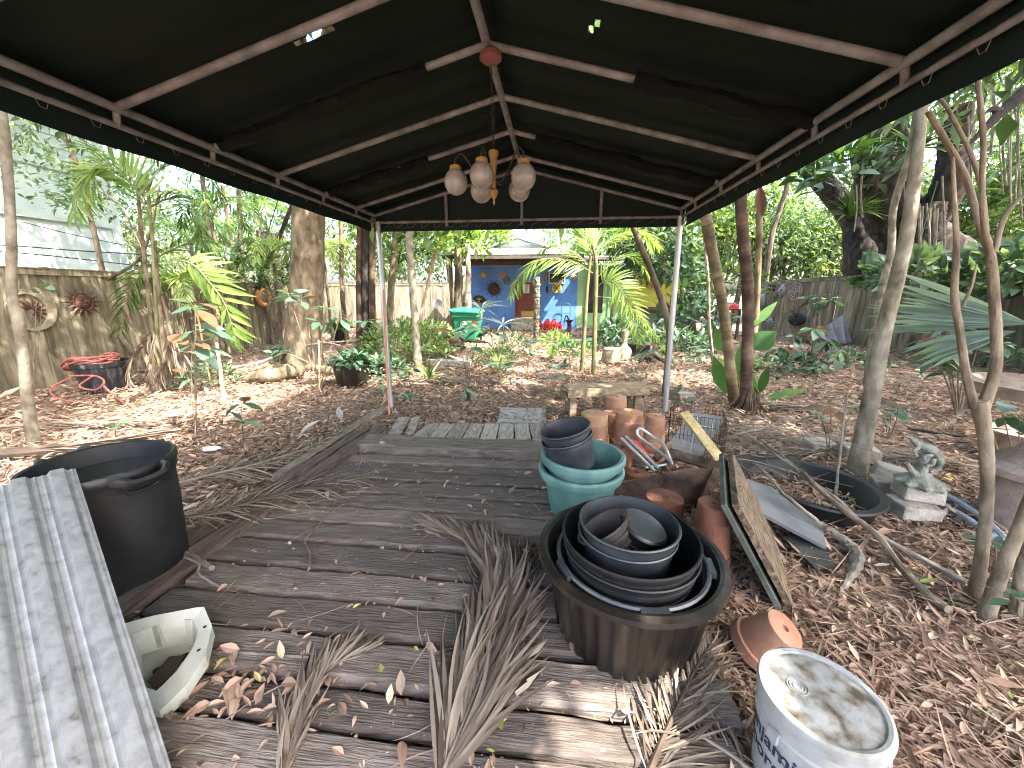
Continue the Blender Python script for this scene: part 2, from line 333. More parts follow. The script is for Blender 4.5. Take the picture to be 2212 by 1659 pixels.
def onslope(pxl, side):                               # pixel -> the canopy's own slope plane
    e = XL if side < 0 else XR; k = (ZE-ZR)/(e-XM); d = ray(*pxl)
    t = (ZR+.03-k*XM-H)/(d[2]-k*d[0]); return CP+d*t
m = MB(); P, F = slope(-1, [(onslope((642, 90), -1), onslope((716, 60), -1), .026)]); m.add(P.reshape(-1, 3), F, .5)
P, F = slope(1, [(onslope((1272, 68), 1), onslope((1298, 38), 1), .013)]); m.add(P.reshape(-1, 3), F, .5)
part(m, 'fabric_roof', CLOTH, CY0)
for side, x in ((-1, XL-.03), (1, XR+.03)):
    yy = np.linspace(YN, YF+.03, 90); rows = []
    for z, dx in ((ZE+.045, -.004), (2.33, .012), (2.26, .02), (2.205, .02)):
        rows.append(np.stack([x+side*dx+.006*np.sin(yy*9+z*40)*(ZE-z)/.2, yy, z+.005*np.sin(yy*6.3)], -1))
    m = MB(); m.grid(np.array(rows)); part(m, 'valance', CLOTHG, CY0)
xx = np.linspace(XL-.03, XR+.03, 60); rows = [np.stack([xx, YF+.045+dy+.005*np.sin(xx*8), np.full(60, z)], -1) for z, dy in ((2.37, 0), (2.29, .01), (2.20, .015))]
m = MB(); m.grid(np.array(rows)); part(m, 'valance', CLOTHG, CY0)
m = MB(); m.add([(XL-.03, YF+.026, ZE-.04), (XR+.03, YF+.026, ZE-.04), (XR+.03, YF+.026, ZE+.07), (XM, YF+.026, ZR+.075), (XL-.03, YF+.026, ZE+.07)], np.arange(5)); part(m, 'gable_panel', CLOTHG, CY0)
m = MB(); m.tube([(XM, YN, ZR-.035), (XM, YF, ZR-.035)], .024, 12); part(m, 'ridge_pole', PIPE, CY0)
for x, s in ((XL+.03, -1), (XR-.03, 1)):
    m = MB(); m.tube([(x, YN, ZE-.015), (x, YF, ZE-.015)], .021, 12); part(m, 'eave_rail', PIPE, CY0)
    m = MB(); m.tube([(x+s*.02, YN, 2.295), (x+s*.02, YF, 2.295)], .013, 10)
    for r in RAFT: m.tube([(x+s*.01, r, ZE-.03), (x+s*.02, r, 2.29)], .015, 8)
    part(m, 'lower_rail', PIPE, CY0)
    m = MB(); pts = []
    for i, yk in enumerate(np.arange(YN, YF, .2)):
        pts += [(x+s*.02, yk, 2.31), (x+s*.035, yk+.035, 2.262), (x+s*.038, yk+.06, 2.262), (x+s*.02, yk+.07, 2.31)]
    m.tube(pts, .0019, 4); part(m, 'lacing', CORD, CY0)
m = MB(); m.tube([(XL+.03, YF, 2.295), (XR-.03, YF, 2.295)], .016, 10); part(m, 'lower_rail', PIPE, CY0)
m = MB(); pts = []
for i, xk in enumerate(np.arange(XL+.08, XR-.05, .165)):
    pts += [(xk, YF-.01, 2.31), (xk+.01, YF+.03, 2.235), (xk+.05, YF+.03, 2.24)] if i < 10 else [(xk, YF-.01, 2.31), (xk, YF+.03, 2.24)]
m.tube(pts, .0032, 4); part(m, 'lacing', CORD, CY0)
for r in RAFT:
    for e in (XL+.03, XR-.03):
        m = MB(); m.tube([(XM, r, ZR-.03), (e, r, ZE-.01)], .0195, 12); part(m, 'rafter', PIPE, CY0)
def raf(e, r, t): return A(XM+(e-XM)*t, r, ZR-.03+(ZE-.01-ZR+.03)*t)
for e, r, t0, t1 in ((XL+.03, 2.48, .20, .97), (XR-.03, 2.48, .46, 1.), (XL+.03, 3.68, .42, .97), (XR-.03, 3.68, .12, .97)):
    pts = path([raf(e, r, t)+A(0, random.uniform(-.008,.008), -.008+random.uniform(-.008,.006)) for t in np.linspace(t0, t1, 9)], 40)
    m = MB(); m.tube(pts, [.036, .04, .034, .045, .05, .036, .044, .03], 9, wob=.16); part(m, 'rafter_sleeve', SLEEVE, CY0, label='ragged black fabric sleeve wrapped on a rafter')
for x in (964, 1127, 1298):
    p = at(x, 455, YF); z1 = ZR-.03-(abs(p[0]-XM)/1.75)*(ZR-ZE); m = MB(); m.tube([(p[0], YF, 2.24), (p[0], YF, z1)], .018, 9); part(m, 'gable_strut', PIPE, CY0)
for a_, b_ in (((-2.13, 4.72, 2.3), (-2.10, 4.62, -.05)), ((1.345, 4.72, 2.3), (1.42, 4.86, -.05)), ((XL+.04, -.9, 2.3), (XL+.04, -.9, -.05)), ((XR-.04, -.9, 2.3), (XR-.04, -.9, -.05))):
    m = MB(); m.tube([a_, b_], .031, 14); part(m, 'post', GALV, CY0)
# ------------------------------------------------------------------ chandelier
GLOBE = mat('frosted_globe', [(.17,.158,.14), (.27,.26,.24), (.33,.32,.30)], rough=.28, scale=14, det=8, st=(1,1,.35), bump=.25, bscale=40, spec=.5)
YEL = flat('aged_yellow_metal', (.33,.205,.06), .55); ROSE = mat('faded_red_metal', [(.14,.045,.032), (.24,.10,.075)], rough=.6, scale=12); IRON = flat('dark_iron', (.03,.027,.025), .6, .3)
c0 = at(1065, 350, 2.47)
CH = thing('chandelier', 'old yellow chandelier with five dirty glass globes hanging from the canopy ridge', 'chandelier', c0)
rz = at(1060, 125, 2.45); m = MB(); m.lathe([(.0, .045), (.03, .045), (.058, .02), (.062, -.005), (.045, -.02), (0, -.028)], rz, 22); part(m, 'ceiling_rose', ROSE, CH)
m = MB(); top = rz+A(0, 0, -.03); bot = at(1066, 322, 2.47)
for i in range(17):
    c = top+(bot-top)*(i+.5)/17; th = np.linspace(0, 2*math.pi, 13); q = .5*np.linalg.norm(bot-top)/17*1.25
    e1 = A(1, 0, 0) if i % 2 else A(0, 1, 0); m.tube(c+np.outer(np.cos(th)*.007, e1)+np.outer(np.sin(th)*q, A(0, 0, 1)), .0016, 5, cap=False)
m.tube(path([top, (top+bot)/2+A(.012, .01, 0), bot], 20), .002, 5); part(m, 'chain', IRON, CH)
b0 = at(1066, 326, 2.47)
m = MB(); m.lathe([(.0, 0), (.028, 0), (.03, -.012), (.021, -.045), (.014, -.12), (.01, -.14)], b0, 20); part(m, 'stem', YEL, CH)
hub = b0+A(0, 0, -.15); m = MB(); m.lathe([(0, .02), (.018, .012), (.02, -.01), (.012, -.03), (.01, -.05), (.024, -.06), (.026, -.075), (.014, -.1), (.004, -.11), (.008, -.125), (0, -.145)], hub, 18); part(m, 'finial', YEL, CH)
for gx, gy, gr, gY in ((985, 393, 26, 2.36), (1041, 378, 27, 2.27), (1131, 382, 27.5, 2.29), (1040, 412, 24, 2.62), (1122, 410, 23.5, 2.66)):
    g = at(gx, gy, gY); r = px(g, gr); ph = np.linspace(.32, math.pi, 16)
    m = MB(); m.lathe([(r*.97*math.sin(p), r*1.03*math.cos(p)) for p in ph], g, 28); part(m, 'globe', GLOBE, CH)
    m = MB(); m.lathe([(.0, r*1.28), (r*.3, r*1.27), (r*.47, r*1.2), (r*.5, r*.93), (r*.46, r*.9)], g, 22); part(m, 'collar', YEL, CH)
    t = g+A(0, 0, r*1.27); m = MB(); m.tube(path([hub, hub+(t-hub)*.35+A(0, 0, -.035), hub+(t-hub)*.8+A(0, 0, .07), t+A(0, 0, .03), t], 18), .005, 6); part(m, 'arm', IRON, CH)
# ================================================================== fences
def fence(pts, h, mm, label, bw=.142, cap=True, name='fence', lean=.0, gap=.004, group=None):
    pts = [np.asarray(p, float) for p in pts]; F = thing(name, label, 'fence', (*pts[0][:2], 0), group)
    m = MB(); ml = MB(); mp = MB()
    for a, b in zip(pts[:-1], pts[1:]):
        d = (b-a)[:2]; Lg = np.linalg.norm(d); d = d/Lg; nv = A(d[1], -d[0], 0)
        if nv @ (CP-a) < 0: nv = -nv
        hh = (a[2], b[2]); n = int(Lg/bw)
        for i in range(n):
            t = (i+.5)/n; hgt = hh[0]+(hh[1]-hh[0])*t+random.uniform(-.012, .012)-(0 if not cap else .05)
            p = A(*(a[:2]+d*Lg*t), 0); tl = random.uniform(-.008, .008)
            m.beam(p+nv*(dn := random.choice((0, .02))+random.uniform(0, .004))-A(0, 0, .05), p+nv*dn+A(d[0]*tl, d[1]*tl, hgt), bw+.012, .018, up=nv, a=random.random(), ch=.003)
        for zf in (.25, .75):
            ml.beam(A(*a[:2], hh[0]*zf)-nv*.04, A(*b[:2], hh[1]*zf)-nv*.04, .04, .09)
        if cap: ml.beam(A(*a[:2], hh[0]-.045)+nv*.028, A(*b[:2], hh[1]-.045)+nv*.028, .03, .09, seg=6, jit=.004); ml.beam(A(*a[:2], hh[0]+.012), A(*b[:2], hh[1]+.012), .11, .022, seg=6, jit=.003)
        for i in range(int(Lg/2.4)+1):
            p = a+(b-a)*min(1, i*2.4/Lg); mp.beam(A(p[0], p[1], -.2)-nv*.09, A(p[0], p[1], (hh[0]+.02))-nv*.09, .09, .09)
    part(m, 'boards', mm, F, False); part(ml, 'rails', mm, F, False); part(mp, 'posts', mm, F, False); return F
FXL = -8.25
fence([A(FXL, -1.5, 1.86), A(FXL, 9.4, 1.83)], 1.85, FENCE, 'brown board fence along the left boundary, hung with sun plaques')
fence([A(FXL-.1, 9.4, 1.7), A(FXL-.25, 15.2, 1.78)], 1.8, FENCE, 'brown board fence continuing past the lattice panel behind the thick tree')
fence([A(FXL-.25, 15.2, 1.82), A(-4.0, 17.9, 1.82)], 1.8, DARKF, 'darker board fence across the far left corner beside the blue house')
fr = [G(1632, 716), G(1742, 729), G(1838, 741)]
hs = [at(1632, 612, fr[0][1])[2], at(1742, 601, fr[1][1])[2], at(1838, 596, fr[2][1])[2]]
fence([A(*p[:2], h) for p, h in zip(fr, hs)], 1.8, mat('pale_fence_wood', [(.09,.07,.045), (.23,.185,.125), (.36,.30,.215)], rough=.85, scale=2.6, det=9, st=(5,5,.6), bump=.4, bst=(26,26,1), var=.3, dist=.5), 'weathered board fence at the far right hung with masks and sun ornaments', bw=.12, cap=True)
fq = A(9.45, 10.6, 1.95)
fence([A(*fr[2][:2], hs[2]+.06), fq], 1.9, FENCE, 'short stretch of rough fence boards behind the grey tarpaulin', bw=.16, cap=False)
fence([fq, A(9.1, 3.0, 1.95), A(9.0, -.5, 1.95)], 1.95, DARKF, 'dark mossy board fence along the right boundary behind the fan palm', bw=.15)
# lattice panel left of the thick tree
LATT = FENCE
lp = [atx(590, 735, FXL+.12), atx(642, 735, FXL+.12)]; lt = [atx(590, 505, FXL+.12), atx(642, 505, FXL+.12)]
m = MB(); y0, y1 = lp[0][1], lp[1][1]; z1 = lt[0][2]
for s_ in (1, -1):
    for k in np.arange(-3.4, 4.6, .13):
        pts = []
        ya, za, yb, zb = y0, k if s_ > 0 else k+(y1-y0), y1, k+(y1-y0) if s_ > 0 else k
        if max(za, zb) < 0 or min(za, zb) > z1: continue
        f = lambda z: (z-za)/(zb-za)
        ta, tb = 0., 1.
        for zc in (0, z1):
            t = f(zc)
            if 0 < t < 1:
                if (za < zc) == (zc == 0): ta = max(ta, t)
                else: tb = min(tb, t)
        if tb-ta > .02: m.beam(A(FXL+.12+s_*.006, ya+(yb-ya)*ta, za+(zb-za)*ta), A(FXL+.12+s_*.006, ya+(yb-ya)*tb, za+(zb-za)*tb), .035, .011, up=(1, 0, 0), a=random.random())
L_ = thing('lattice_panel', 'diagonal wooden lattice panel standing between fence and thick tree', 'lattice', (FXL+.12, (y0+y1)/2, 0)); part(m, 'lattice_strips', FENCE, L_, False)
m = MB(); m.beam((FXL+.12, y0, 0), (FXL+.12, y0, z1), .05, .05); m.beam((FXL+.12, y1, 0), (FXL+.12, y1, z1), .05, .05); m.beam((FXL+.12, y0, z1), (FXL+.12, y1, z1), .05, .05, up=(1,0,0)); part(m, 'lattice_frame', FENCE, L_, False)
# ================================================================== white building on the left
WH = mat('white_siding', [(.42,.51,.51), (.53,.62,.62), (.58,.66,.66)], rough=.75, scale=1.5, det=8, bump=.12, var=.06)
bx = -10.2; by1 = atx(272, 560, bx)[1]
B = thing('white_building', 'pale aqua white neighbouring building rising above the left fence', 'building', (bx-3, by1-5, 0))
m = MB(); m.box((bx-3, by1-6, 4.2), (5.98, 12, 8.4)); part(m, 'wall', WH, B, False)
m = MB(); z = 3.9
while z < 8.2: m.beam((bx+.012, by1-12, z+.1), (bx+.012, by1-.0, z+.1), .02, .205, a=random.random()); m.beam((bx+.02, by1-12, z), (bx+.02, by1, z), .03, .02); z += .22
part(m, 'siding', WH, B, False)
m = MB(); m.box((bx+.03, by1-.08, 4.2), (.06, .16, 8.4)); part(m, 'corner_board', WH, B, False)
m = MB(); m.box((bx+.25, by1-6, 8.45), (7, 12.6, .1)); m.box((bx+.02, by1-6, 2.95), (.05, 12, .12)); part(m, 'trim', WH, B, False)
WIRE = flat('black_cable', (.012,.012,.013), .6)
def wire(pts, r, label, name='cable', n=40, mm=WIRE, cat='cable'):
    m = MB(); m.tube(path(pts, n), r, 6); return solo(m, name, mm, label, cat, pts[0])
wire([atx(-40, 527, -9.4), atx(60, 533, -9.4), atx(160, 541, -9.4), atx(262, 547, -9.4), atx(330, 552, -9.4)], .012, 'black cable crossing low in front of the white building, upper of the pair')
wire([atx(-40, 541, -9.5), atx(60, 548, -9.5), atx(160, 558, -9.5), atx(300, 574, -9.5)], .011, 'black cable sagging in front of the white building, lower of the pair')
wire([atx(50, 480, -9.5), atx(150, 505, -9.5), atx(270, 530, -9.5)], .008, 'thin black cable high across the white building siding')
# ================================================================== house at the back
HY = 16.0
def hx(x): return at(x, 650, HY)[0]
def hz(y, Y=HY): return at(1130, y, Y)[2]
BLUE = mat('blue_stucco', [(.075,.19,.52), (.105,.25,.62), (.13,.28,.66)], rough=.8, scale=1.6, det=8, bump=.15, bscale=30)
GRN = mat('mint_paint', [(.24,.43,.20), (.31,.51,.26)], rough=.6, scale=2, bump=.04); YELW = mat('yellow_paint', [(.46,.43,.06), (.58,.55,.10)], rough=.7, scale=1.5, bump=.05)
DOORM = mat('red_brown_paint', [(.165,.036,.028), (.22,.05,.038)], rough=.5, scale=3, bump=.03); BRASS = flat('dull_brass', (.42,.28,.09), .4, .7)
GLASS = mat('dark_glass', [(.012,.014,.014), (.03,.035,.033)], rough=.08, scale=2, bump=0, spec=.7); TRIM = flat('pale_trim', (.62,.62,.58), .6)
ROOFD = mat('dark_roof_wood', [(.05,.04,.035), (.12,.095,.08)], rough=.8, scale=5, st=(1,8,8), bump=.3); TIN = mat('blue_white_tin', [(.45,.55,.62), (.6,.68,.72)], rough=.4, scale=3, bump=.05, metal=.2)
HS = thing('painted_house', 'low house painted blue, mint green and yellow at the back of the yard', 'house', (hx(1200), HY, 0))
x0, xd0, xd1, x1, x2, x3 = hx(1018), hx(1112), hx(1160), hx(1246), hx(1352), hx(1510); zt = hz(574)
m = MB(); zd = hz(608)
m.box(((x0+xd0)/2, HY+.15, zt/2-.1), (xd0-x0, .3, zt+.2)); m.box(((xd1+x1)/2, HY+.15, zt/2-.1), (x1-xd1, .3, zt+.2)); m.box(((xd0+xd1)/2, HY+.15, (zt+zd)/2), (xd1-xd0-.004, .296, zt-zd))
m.box((x0+.15, HY+2.3, zt/2-.1), (.3, 4, zt+.2)); part(m, 'blue_wall', BLUE, HS, False)
m = MB(); m.box((x0/2+x1/2, HY-.01, zt+.035), (x1-x0, .4, .09)); part(m, 'wall_plate', TRIM, HS, False)
zs = hz(686)
D_ = MB(); D_.box(((xd0+xd1)/2, HY+.13, (zs+zd)/2), (xd1-xd0-.1, .05, zd-zs-.02)); dr = part(D_, 'door', DOORM, HS, False)
m = MB(); dw = xd1-xd0-.1
for cx in (-.25, .25):
    for z0, z1_ in ((.62, .74), (.16, .52), (.80, .93)):
        zc = zs+(zd-zs)*(z0+z1_)/2; m.box(((xd0+xd1)/2+cx*dw*.86, HY+.1, zc), (dw*.32, .02, (zd-zs)*(z1_-z0)*.9)) if z0 != .62 else None
part(m, 'door_panels', DOORM, dr, False)
m = MB(); m.box(((xd0+xd1)/2+dw*.12, HY+.095, zs+.14), (dw*.7, .012, .22)); part(m, 'kick_plate', BRASS, dr, False)
m = MB(); m.lathe([(0, 0), (.03, 0), (.035, .03), (.02, .05), (0, .055)], (xd0+.13, HY+.1, (zs+zd)/2+.05), 12, M=rotm(90, 0, 0)); part(m, 'door_knob', TRIM, dr)
m = MB()
for xx_ in (xd0+.025, xd1-.025): m.box((xx_, HY+.06, (zs+zd)/2), (.05, .14, zd-zs))
part(m, 'door_frame', DOORM, HS, False)
m = MB(); m.box(((xd0+xd1)/2, HY-.25, zs/2-.05), (xd1-xd0+.2, .5, zs+.1-.16)); m.box(((xd0+xd1)/2, HY-.16, zs-.08), (xd1-xd0+.12, .36, .12)); part(m, 'door_step', CONC, HS, False)
m = MB(); m.box(((x1+x2)/2, HY+.15, zt/2-.1), (x2-x1-.004, .304, zt+.2)); part(m, 'green_wall', GRN, HS, False)
gx0, gx1, gz0, gz1 = hx(1268), hx(1302), hz(675), hz(590)
m = MB()
for (a, b, c, d) in ((gx0-.12, gx0, 0.1, gz1+.12), (gx1, gx1+.12, .1, gz1+.12), (gx0, gx1, gz1, gz1+.12), (gx0, gx1, gz0-.5, gz0)): m.box(((a+b)/2, HY-.02, (c+d)/2), (b-a-.002, .05, d-c))
gd = part(m, 'green_door', GRN, HS, False)
m = MB(); m.box(((gx0+gx1)/2, HY-.008, (gz0+gz1)/2), (gx1-gx0, .012, gz1-gz0)); part(m, 'glass_pane', GLASS, gd, False)
m = MB(); m.box((hx(1316), HY-.03, zt/2), (.1, .06, zt)); m.box((x2, HY-.02, zt/2), (.08, .07, zt)); part(m, 'green_trim', GRN, HS, False)
zl = hz(664)
m = MB(); m.box(((x2+x3)/2, HY+.15, (zt+.15+zl)/2), (x3-x2-.004, .29, zt-zl+.15)); part(m, 'yellow_wall', YELW, HS, False)
m = MB(); m.box(((x2+x3)/2, HY+.2, zl/2-.05), (x3-x2-.004, .2, zl+.1)); part(m, 'lower_wall', mat('grey_green_wall', [(.2,.24,.18), (.3,.34,.26)], rough=.8, scale=3), HS, False)
m = MB(); m.box(((x2+x3)/2+.2, HY-.05, zl), (x3-x2+.4, .5, .1)); part(m, 'ledge', ROOFD, HS, False)
# porch roof
px0, px1, pz = at(955, 552, 13.6)[0], at(1262, 552, 13.6)[0], at(1100, 551, 13.6)[2]
m = MB(); m.beam((px0, 14.9, pz+.12), (px1, 14.9, pz+.12), 2.7, .05, up=(0, -.06, 1)); part(m, 'porch_roof', TIN, HS, False)
m = MB()
for t in np.linspace(px0+.15, px1-.1, 9): m.beam((t, 13.62, pz+.02), (t, 16.1, pz+.1), .06, .14)
m.beam((px0, 13.6, pz-.02), (px1, 13.6, pz-.02), .06, .2, seg=8, jit=.006); m.beam((px0, 15.2, pz-.16), (px1, 15.2, pz-.16), .1, .16, seg=8, jit=.006)
m.beam((hx(1018), 15.86, zt+.22), (hx(1250), 15.86, zt+.22), .1, .24, seg=8, jit=.01); part(m, 'porch_beams', ROOFD, HS, False)
m = MB()
for xk in (976,): q = at(xk, 650, 13.9); m.beam((q[0], 13.9, -.1), (q[0], 13.9, pz), .12, .12, seg=8, jit=.006)
part(m, 'porch_post', FENCE, HS, False)
m = MB(); m.beam((hx(1262), HY+.9, zt+.35), (hx(1520), HY+.9, zt+.35), 3.2, .05, up=(0, -.12, 1)); m.beam((hx(1250), HY-.55, zt+.18), (hx(1515), HY-.55, zt+.18), .05, .14, seg=8, jit=.006); part(m, 'roof', ROOFD, HS, False)
# gabled house farther back
gy = 23.0; P = [at(*p, gy) for p in ((1035, 548), (1118, 517), (1215, 548))]
GH = thing('gabled_house', 'cream gabled house with blue white metal roof behind the blue house', 'house', (P[1][0], gy+4, 0)); CREAM = mat('cream_wall', [(.6,.57,.48), (.7,.67,.57)], rough=.8, scale=1.5, bump=.04)
zb = P[0][2]
m = MB(); m.prism([(P[0][0], 0), (P[2][0], 0), (P[2][0], zb), (P[1][0], P[1][2]), (P[0][0], zb)], (0, gy+8, 0), A(1, 0, 0), A(0, 0, 1), 8); part(m, 'wall', CREAM, GH, False)
m = MB()
for a, b in ((P[0], P[1]), (P[2], P[1])):
    e = a+(a-b)*.06; m.beam((e+b)/2*0+A(*(e[:2]), e[2])+A(0, 3.7, .08), b+A(0, 3.7, .08), 8.9, .06, up=nrm(np.cross(b-a, A(0,1,0)))*(1 if np.cross(b-a, A(0,1,0))[2] > 0 else -1))
part(m, 'roof', TIN, GH, False)
m = MB(); v0, v1 = at(1146, 524, gy), at(1170, 541, gy)
for k in range(7): m.box(((v0[0]+v1[0])/2, gy-.03, v0[2]+(v1[2]-v0[2])*(k+.5)/7), (v1[0]-v0[0], .03, .05), rot=rotm(30, 0, 0))
part(m, 'gable_vent', TRIM, GH, False)
e0, e1 = at(1030, 549, 20), at(1225, 549, 20); m = MB(); m.beam((e0[0], 21.4, e0[2]+.3), (e1[0], 21.4, e0[2]+.3), 3.0, .05, up=(0, -.17, 1)); part(m, 'porch_roof', TIN, GH, False)
# ================================================================== foreground things
BLK = mat('black_plastic', [(.005,.005,.0055), (.009,.009,.010), (.02,.02,.021)], rough=.5, scale=5, det=9, bump=.12, bscale=30, spec=.45)
BLKD = mat('dusty_black_plastic', [(.006,.005,.004), (.017,.013,.0095), (.06,.045,.030)], rough=.42, scale=7, det=10, st=(1.3,1.3,.3), bump=.15, bscale=24, spec=.45, lo=.35, hi=.75)
BLKG = mat('blue_grey_plastic', [(.02,.023,.027), (.034,.039,.044), (.06,.066,.072)], rough=.38, scale=6, det=8, bump=.05, spec=.5)
BLKL = mat('grey_scuffed_plastic', [(.035,.038,.042), (.055,.06,.064), (.11,.115,.12)], rough=.35, scale=6, det=8, bump=.05, spec=.55)
TEAL = mat('teal_plastic', [(.075,.165,.155), (.11,.225,.21), (.20,.32,.285)], rough=.55, scale=5, det=9, bump=.08, st=(1,1,.5), spec=.4)
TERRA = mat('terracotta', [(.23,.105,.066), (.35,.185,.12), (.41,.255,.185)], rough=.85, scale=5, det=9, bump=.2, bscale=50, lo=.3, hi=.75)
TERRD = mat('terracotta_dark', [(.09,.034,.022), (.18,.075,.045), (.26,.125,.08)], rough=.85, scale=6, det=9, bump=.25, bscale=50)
TERRM = mat('terracotta_mossy', [(.33,.18,.11), (.36,.23,.145), (.25,.24,.07), (.11,.13,.028)], rough=.9, scale=5, det=8, bump=.25, bscale=50, lo=.38, hi=.75)
TERRW = mat('terracotta_limed', [(.27,.10,.055), (.33,.165,.11), (.40,.35,.31), (.47,.44,.41)], rough=.9, scale=5, det=9, bump=.25, bscale=50, lo=.32, hi=.55)
WATER = mat('dark_water', [(.008,.010,.009), (.02,.022,.018)], rough=.03, scale=6, bump=.02, bscale=4, spec=.8)
ZINC = mat('corrugated_zinc', [(.15,.145,.135), (.25,.258,.258), (.29,.30,.302), (.33,.343,.347)], rough=.34, scale=22, det=12, st=(1.2,1.2,1), bump=.1, bscale=40, metal=.35, spec=.5, dist=.4, lo=.27, hi=.62)
WPL = mat('weathered_white_plastic', [(.16,.155,.11), (.33,.34,.295), (.43,.445,.41)], rough=.5, scale=6, det=9, bump=.06, lo=.25, hi=.6)
PAILW = mat('white_pail', [(.15,.145,.125), (.29,.30,.297), (.35,.362,.362)], rough=.42, scale=7, det=10, bump=.06, lo=.28, hi=.55)
LIDW = mat('stained_lid', [(.055,.042,.03), (.14,.122,.098), (.215,.215,.205), (.26,.268,.268)], rough=.55, scale=20, det=14, bump=.15, lo=.30, hi=.60, dist=.2)
INK = flat('dark_ink', (.015,.03,.075), .5); HOLE = flat('hole_shade', (.012,.010,.009), .9)
WOODP = mat('pale_split_wood', [(.04,.028,.018), (.12,.088,.058), (.25,.185,.115)], rough=.85, scale=4, det=9, st=(14,1.4,8), bump=.5, bst=(22,1.2,10), dist=.4)
WOODD = mat('rotten_brown_wood', [(.035,.024,.018), (.11,.075,.055), (.19,.14,.10)], rough=.92, scale=7, det=10, bump=.8, bscale=26)
WOODY = mat('pale_stake_wood', [(.36,.27,.12), (.50,.40,.2), (.56,.47,.27)], rough=.8, scale=4, det=8, st=(8,8,.8), bump=.25)
GRAYB = mat('grey_painted_board', [(.08,.085,.09), (.14,.148,.158), (.19,.2,.212)], rough=.8, scale=3, det=9, bump=.2, bscale=40)
GREENB = mat('old_green_board', [(.02,.022,.017), (.05,.057,.047), (.09,.10,.085)], rough=.85, scale=6, det=9, bump=.3)
TWIG = mat('twig_bark', [(.07,.05,.034), (.16,.12,.085), (.24,.195,.15)], rough=.85, scale=9, det=8, bump=.4, st=(1,1,1), bscale=40)
TWIGG = mat('grey_twig_bark', [(.10,.085,.07), (.20,.175,.145), (.28,.25,.215)], rough=.85, scale=9, det=8, bump=.4, bscale=40)
ALU = mat('aluminium_tube', [(.45,.47,.48), (.62,.64,.65)], rough=.3, scale=9, bump=.03, metal=.8)
def bands(mm, h, lo, hi, cols):                      # stains that follow the height of the thing itself
    nt = mm.node_tree; N = nt.nodes.new; L = nt.links.new; b = nt.nodes['Principled BSDF']
    tc = N('ShaderNodeTexCoord'); sp_ = N('ShaderNodeSeparateXYZ'); L(tc.outputs['Object'], sp_.inputs[0]); n = N('ShaderNodeTexNoise'); n.inputs['Scale'].default_value = 22; n.inputs['Detail'].default_value = 9; L(tc.outputs['Object'], n.inputs[0])
    a_ = N('ShaderNodeMath'); a_.operation = 'MULTIPLY_ADD'; L(n.outputs[0], a_.inputs[0]); a_.inputs[1].default_value = h*.55; L(sp_.outputs[2], a_.inputs[2])
    mr = N('ShaderNodeMapRange'); mr.inputs[1].default_value = lo*h+h*.27; mr.inputs[2].default_value = hi*h+h*.27; L(a_.outputs[0], mr.inputs[0]); r = ramp(nt, cols); L(mr.outputs[0], r.inputs[0]); L(r.outputs[0], b.inputs['Base Color'])
def clamp(m, z, j=.006):
    for v in m.v: v[:, 2] = np.maximum(v[:, 2], z+np.abs(np.sin(v[:, 0]*371+v[:, 1]*597))*j)
    return m
# ---------------------------------------------------------------- black bin full of water
bc = A(-2.20, 1.52, 0)
T = thing('black_bin', 'large round black plastic bin filled with rain water, left of the deck', 'bin', bc)
fl = lambda th, i: .006*np.sign(np.sin(th*3+.4))*((i > 1) & (i < 9))
BS = .87
m = MB(); m.lathe([(r_*BS, z_) for r_, z_ in [(0, .012), (.262, .0), (.277, .015), (.283, .1), (.286, .22), (.29, .235), (.293, .36), (.298, .375), (.301, .5), (.306, .60), (.318, .605), (.32, .64), (.326, .65), (.328, .675), (.318, .69), (.306, .685), (.300, .64), (.285, .5), (.25, .02), (0, .02)]], bc, 56, fl=fl); part(m, 'body', BLK, T)
m = MB(); m.lathe([(0, 0), (.13, .0), (.296*BS, 0)], bc+A(0, 0, .60), 40); part(m, 'water', WATER, T)
for ang in (-12, 168):
    a_ = rad(ang); d = A(math.cos(a_), math.sin(a_), 0); s_ = A(-d[1], d[0], 0); b = bc+d*.318*BS+A(0, 0, .665)
    m = MB(); m.tube(path([b-s_*.1+A(0,0,.0), b-s_*.085+d*.05, b-s_*.05+d*.065-A(0,0,.02), b+s_*.05+d*.065-A(0,0,.02), b+s_*.085+d*.05, b+s_*.1], 22), .017, 8, squash=1.6)
    m.tube(path([b-s_*.075+d*.02-A(0,0,.02), b-s_*.05+d*.012-A(0,0,.075), b+s_*.05+d*.012-A(0,0,.075), b+s_*.075+d*.02-A(0,0,.02)], 18), .01, 7); part(m, 'handle', BLK, T)
# ---------------------------------------------------------------- corrugated sheet
t0, t1, q0 = G(163, 1012, .735), G(-60, 1050, .75), G(392, 1725, .09)
wv = t1-t0; wv[2] = .02; Wd = .82; wv = nrm(wv-nrm(q0-t0)*(wv @ nrm(q0-t0))); up = nrm(np.cross(q0-t0, wv)); up = up*np.sign(up[2])
us = np.linspace(0, 1, 150); vs = np.linspace(0, 1, 14)
ph = us*Wd/.105; fr_ = ph-np.floor(ph); prof = .019*(np.clip((np.abs(fr_-.5)-.18)/.09, 0, 1)*-1+1)+.005*np.clip(1-np.abs(np.abs(fr_-.5)-.40)/.035, 0, 1)
P = np.array([[t0+(q0-t0)*v+wv*(u*Wd)+up*(p+.004*math.sin(v*5+u*9)) for u, p in zip(us, prof)] for v in vs])
m = MB(); m.grid(P); m.grid(P-up*.0015)
solo(m, 'metal_sheet', ZINC, 'ribbed galvanised roofing sheet leaning on the black water bin', 'roofing sheet', q0)
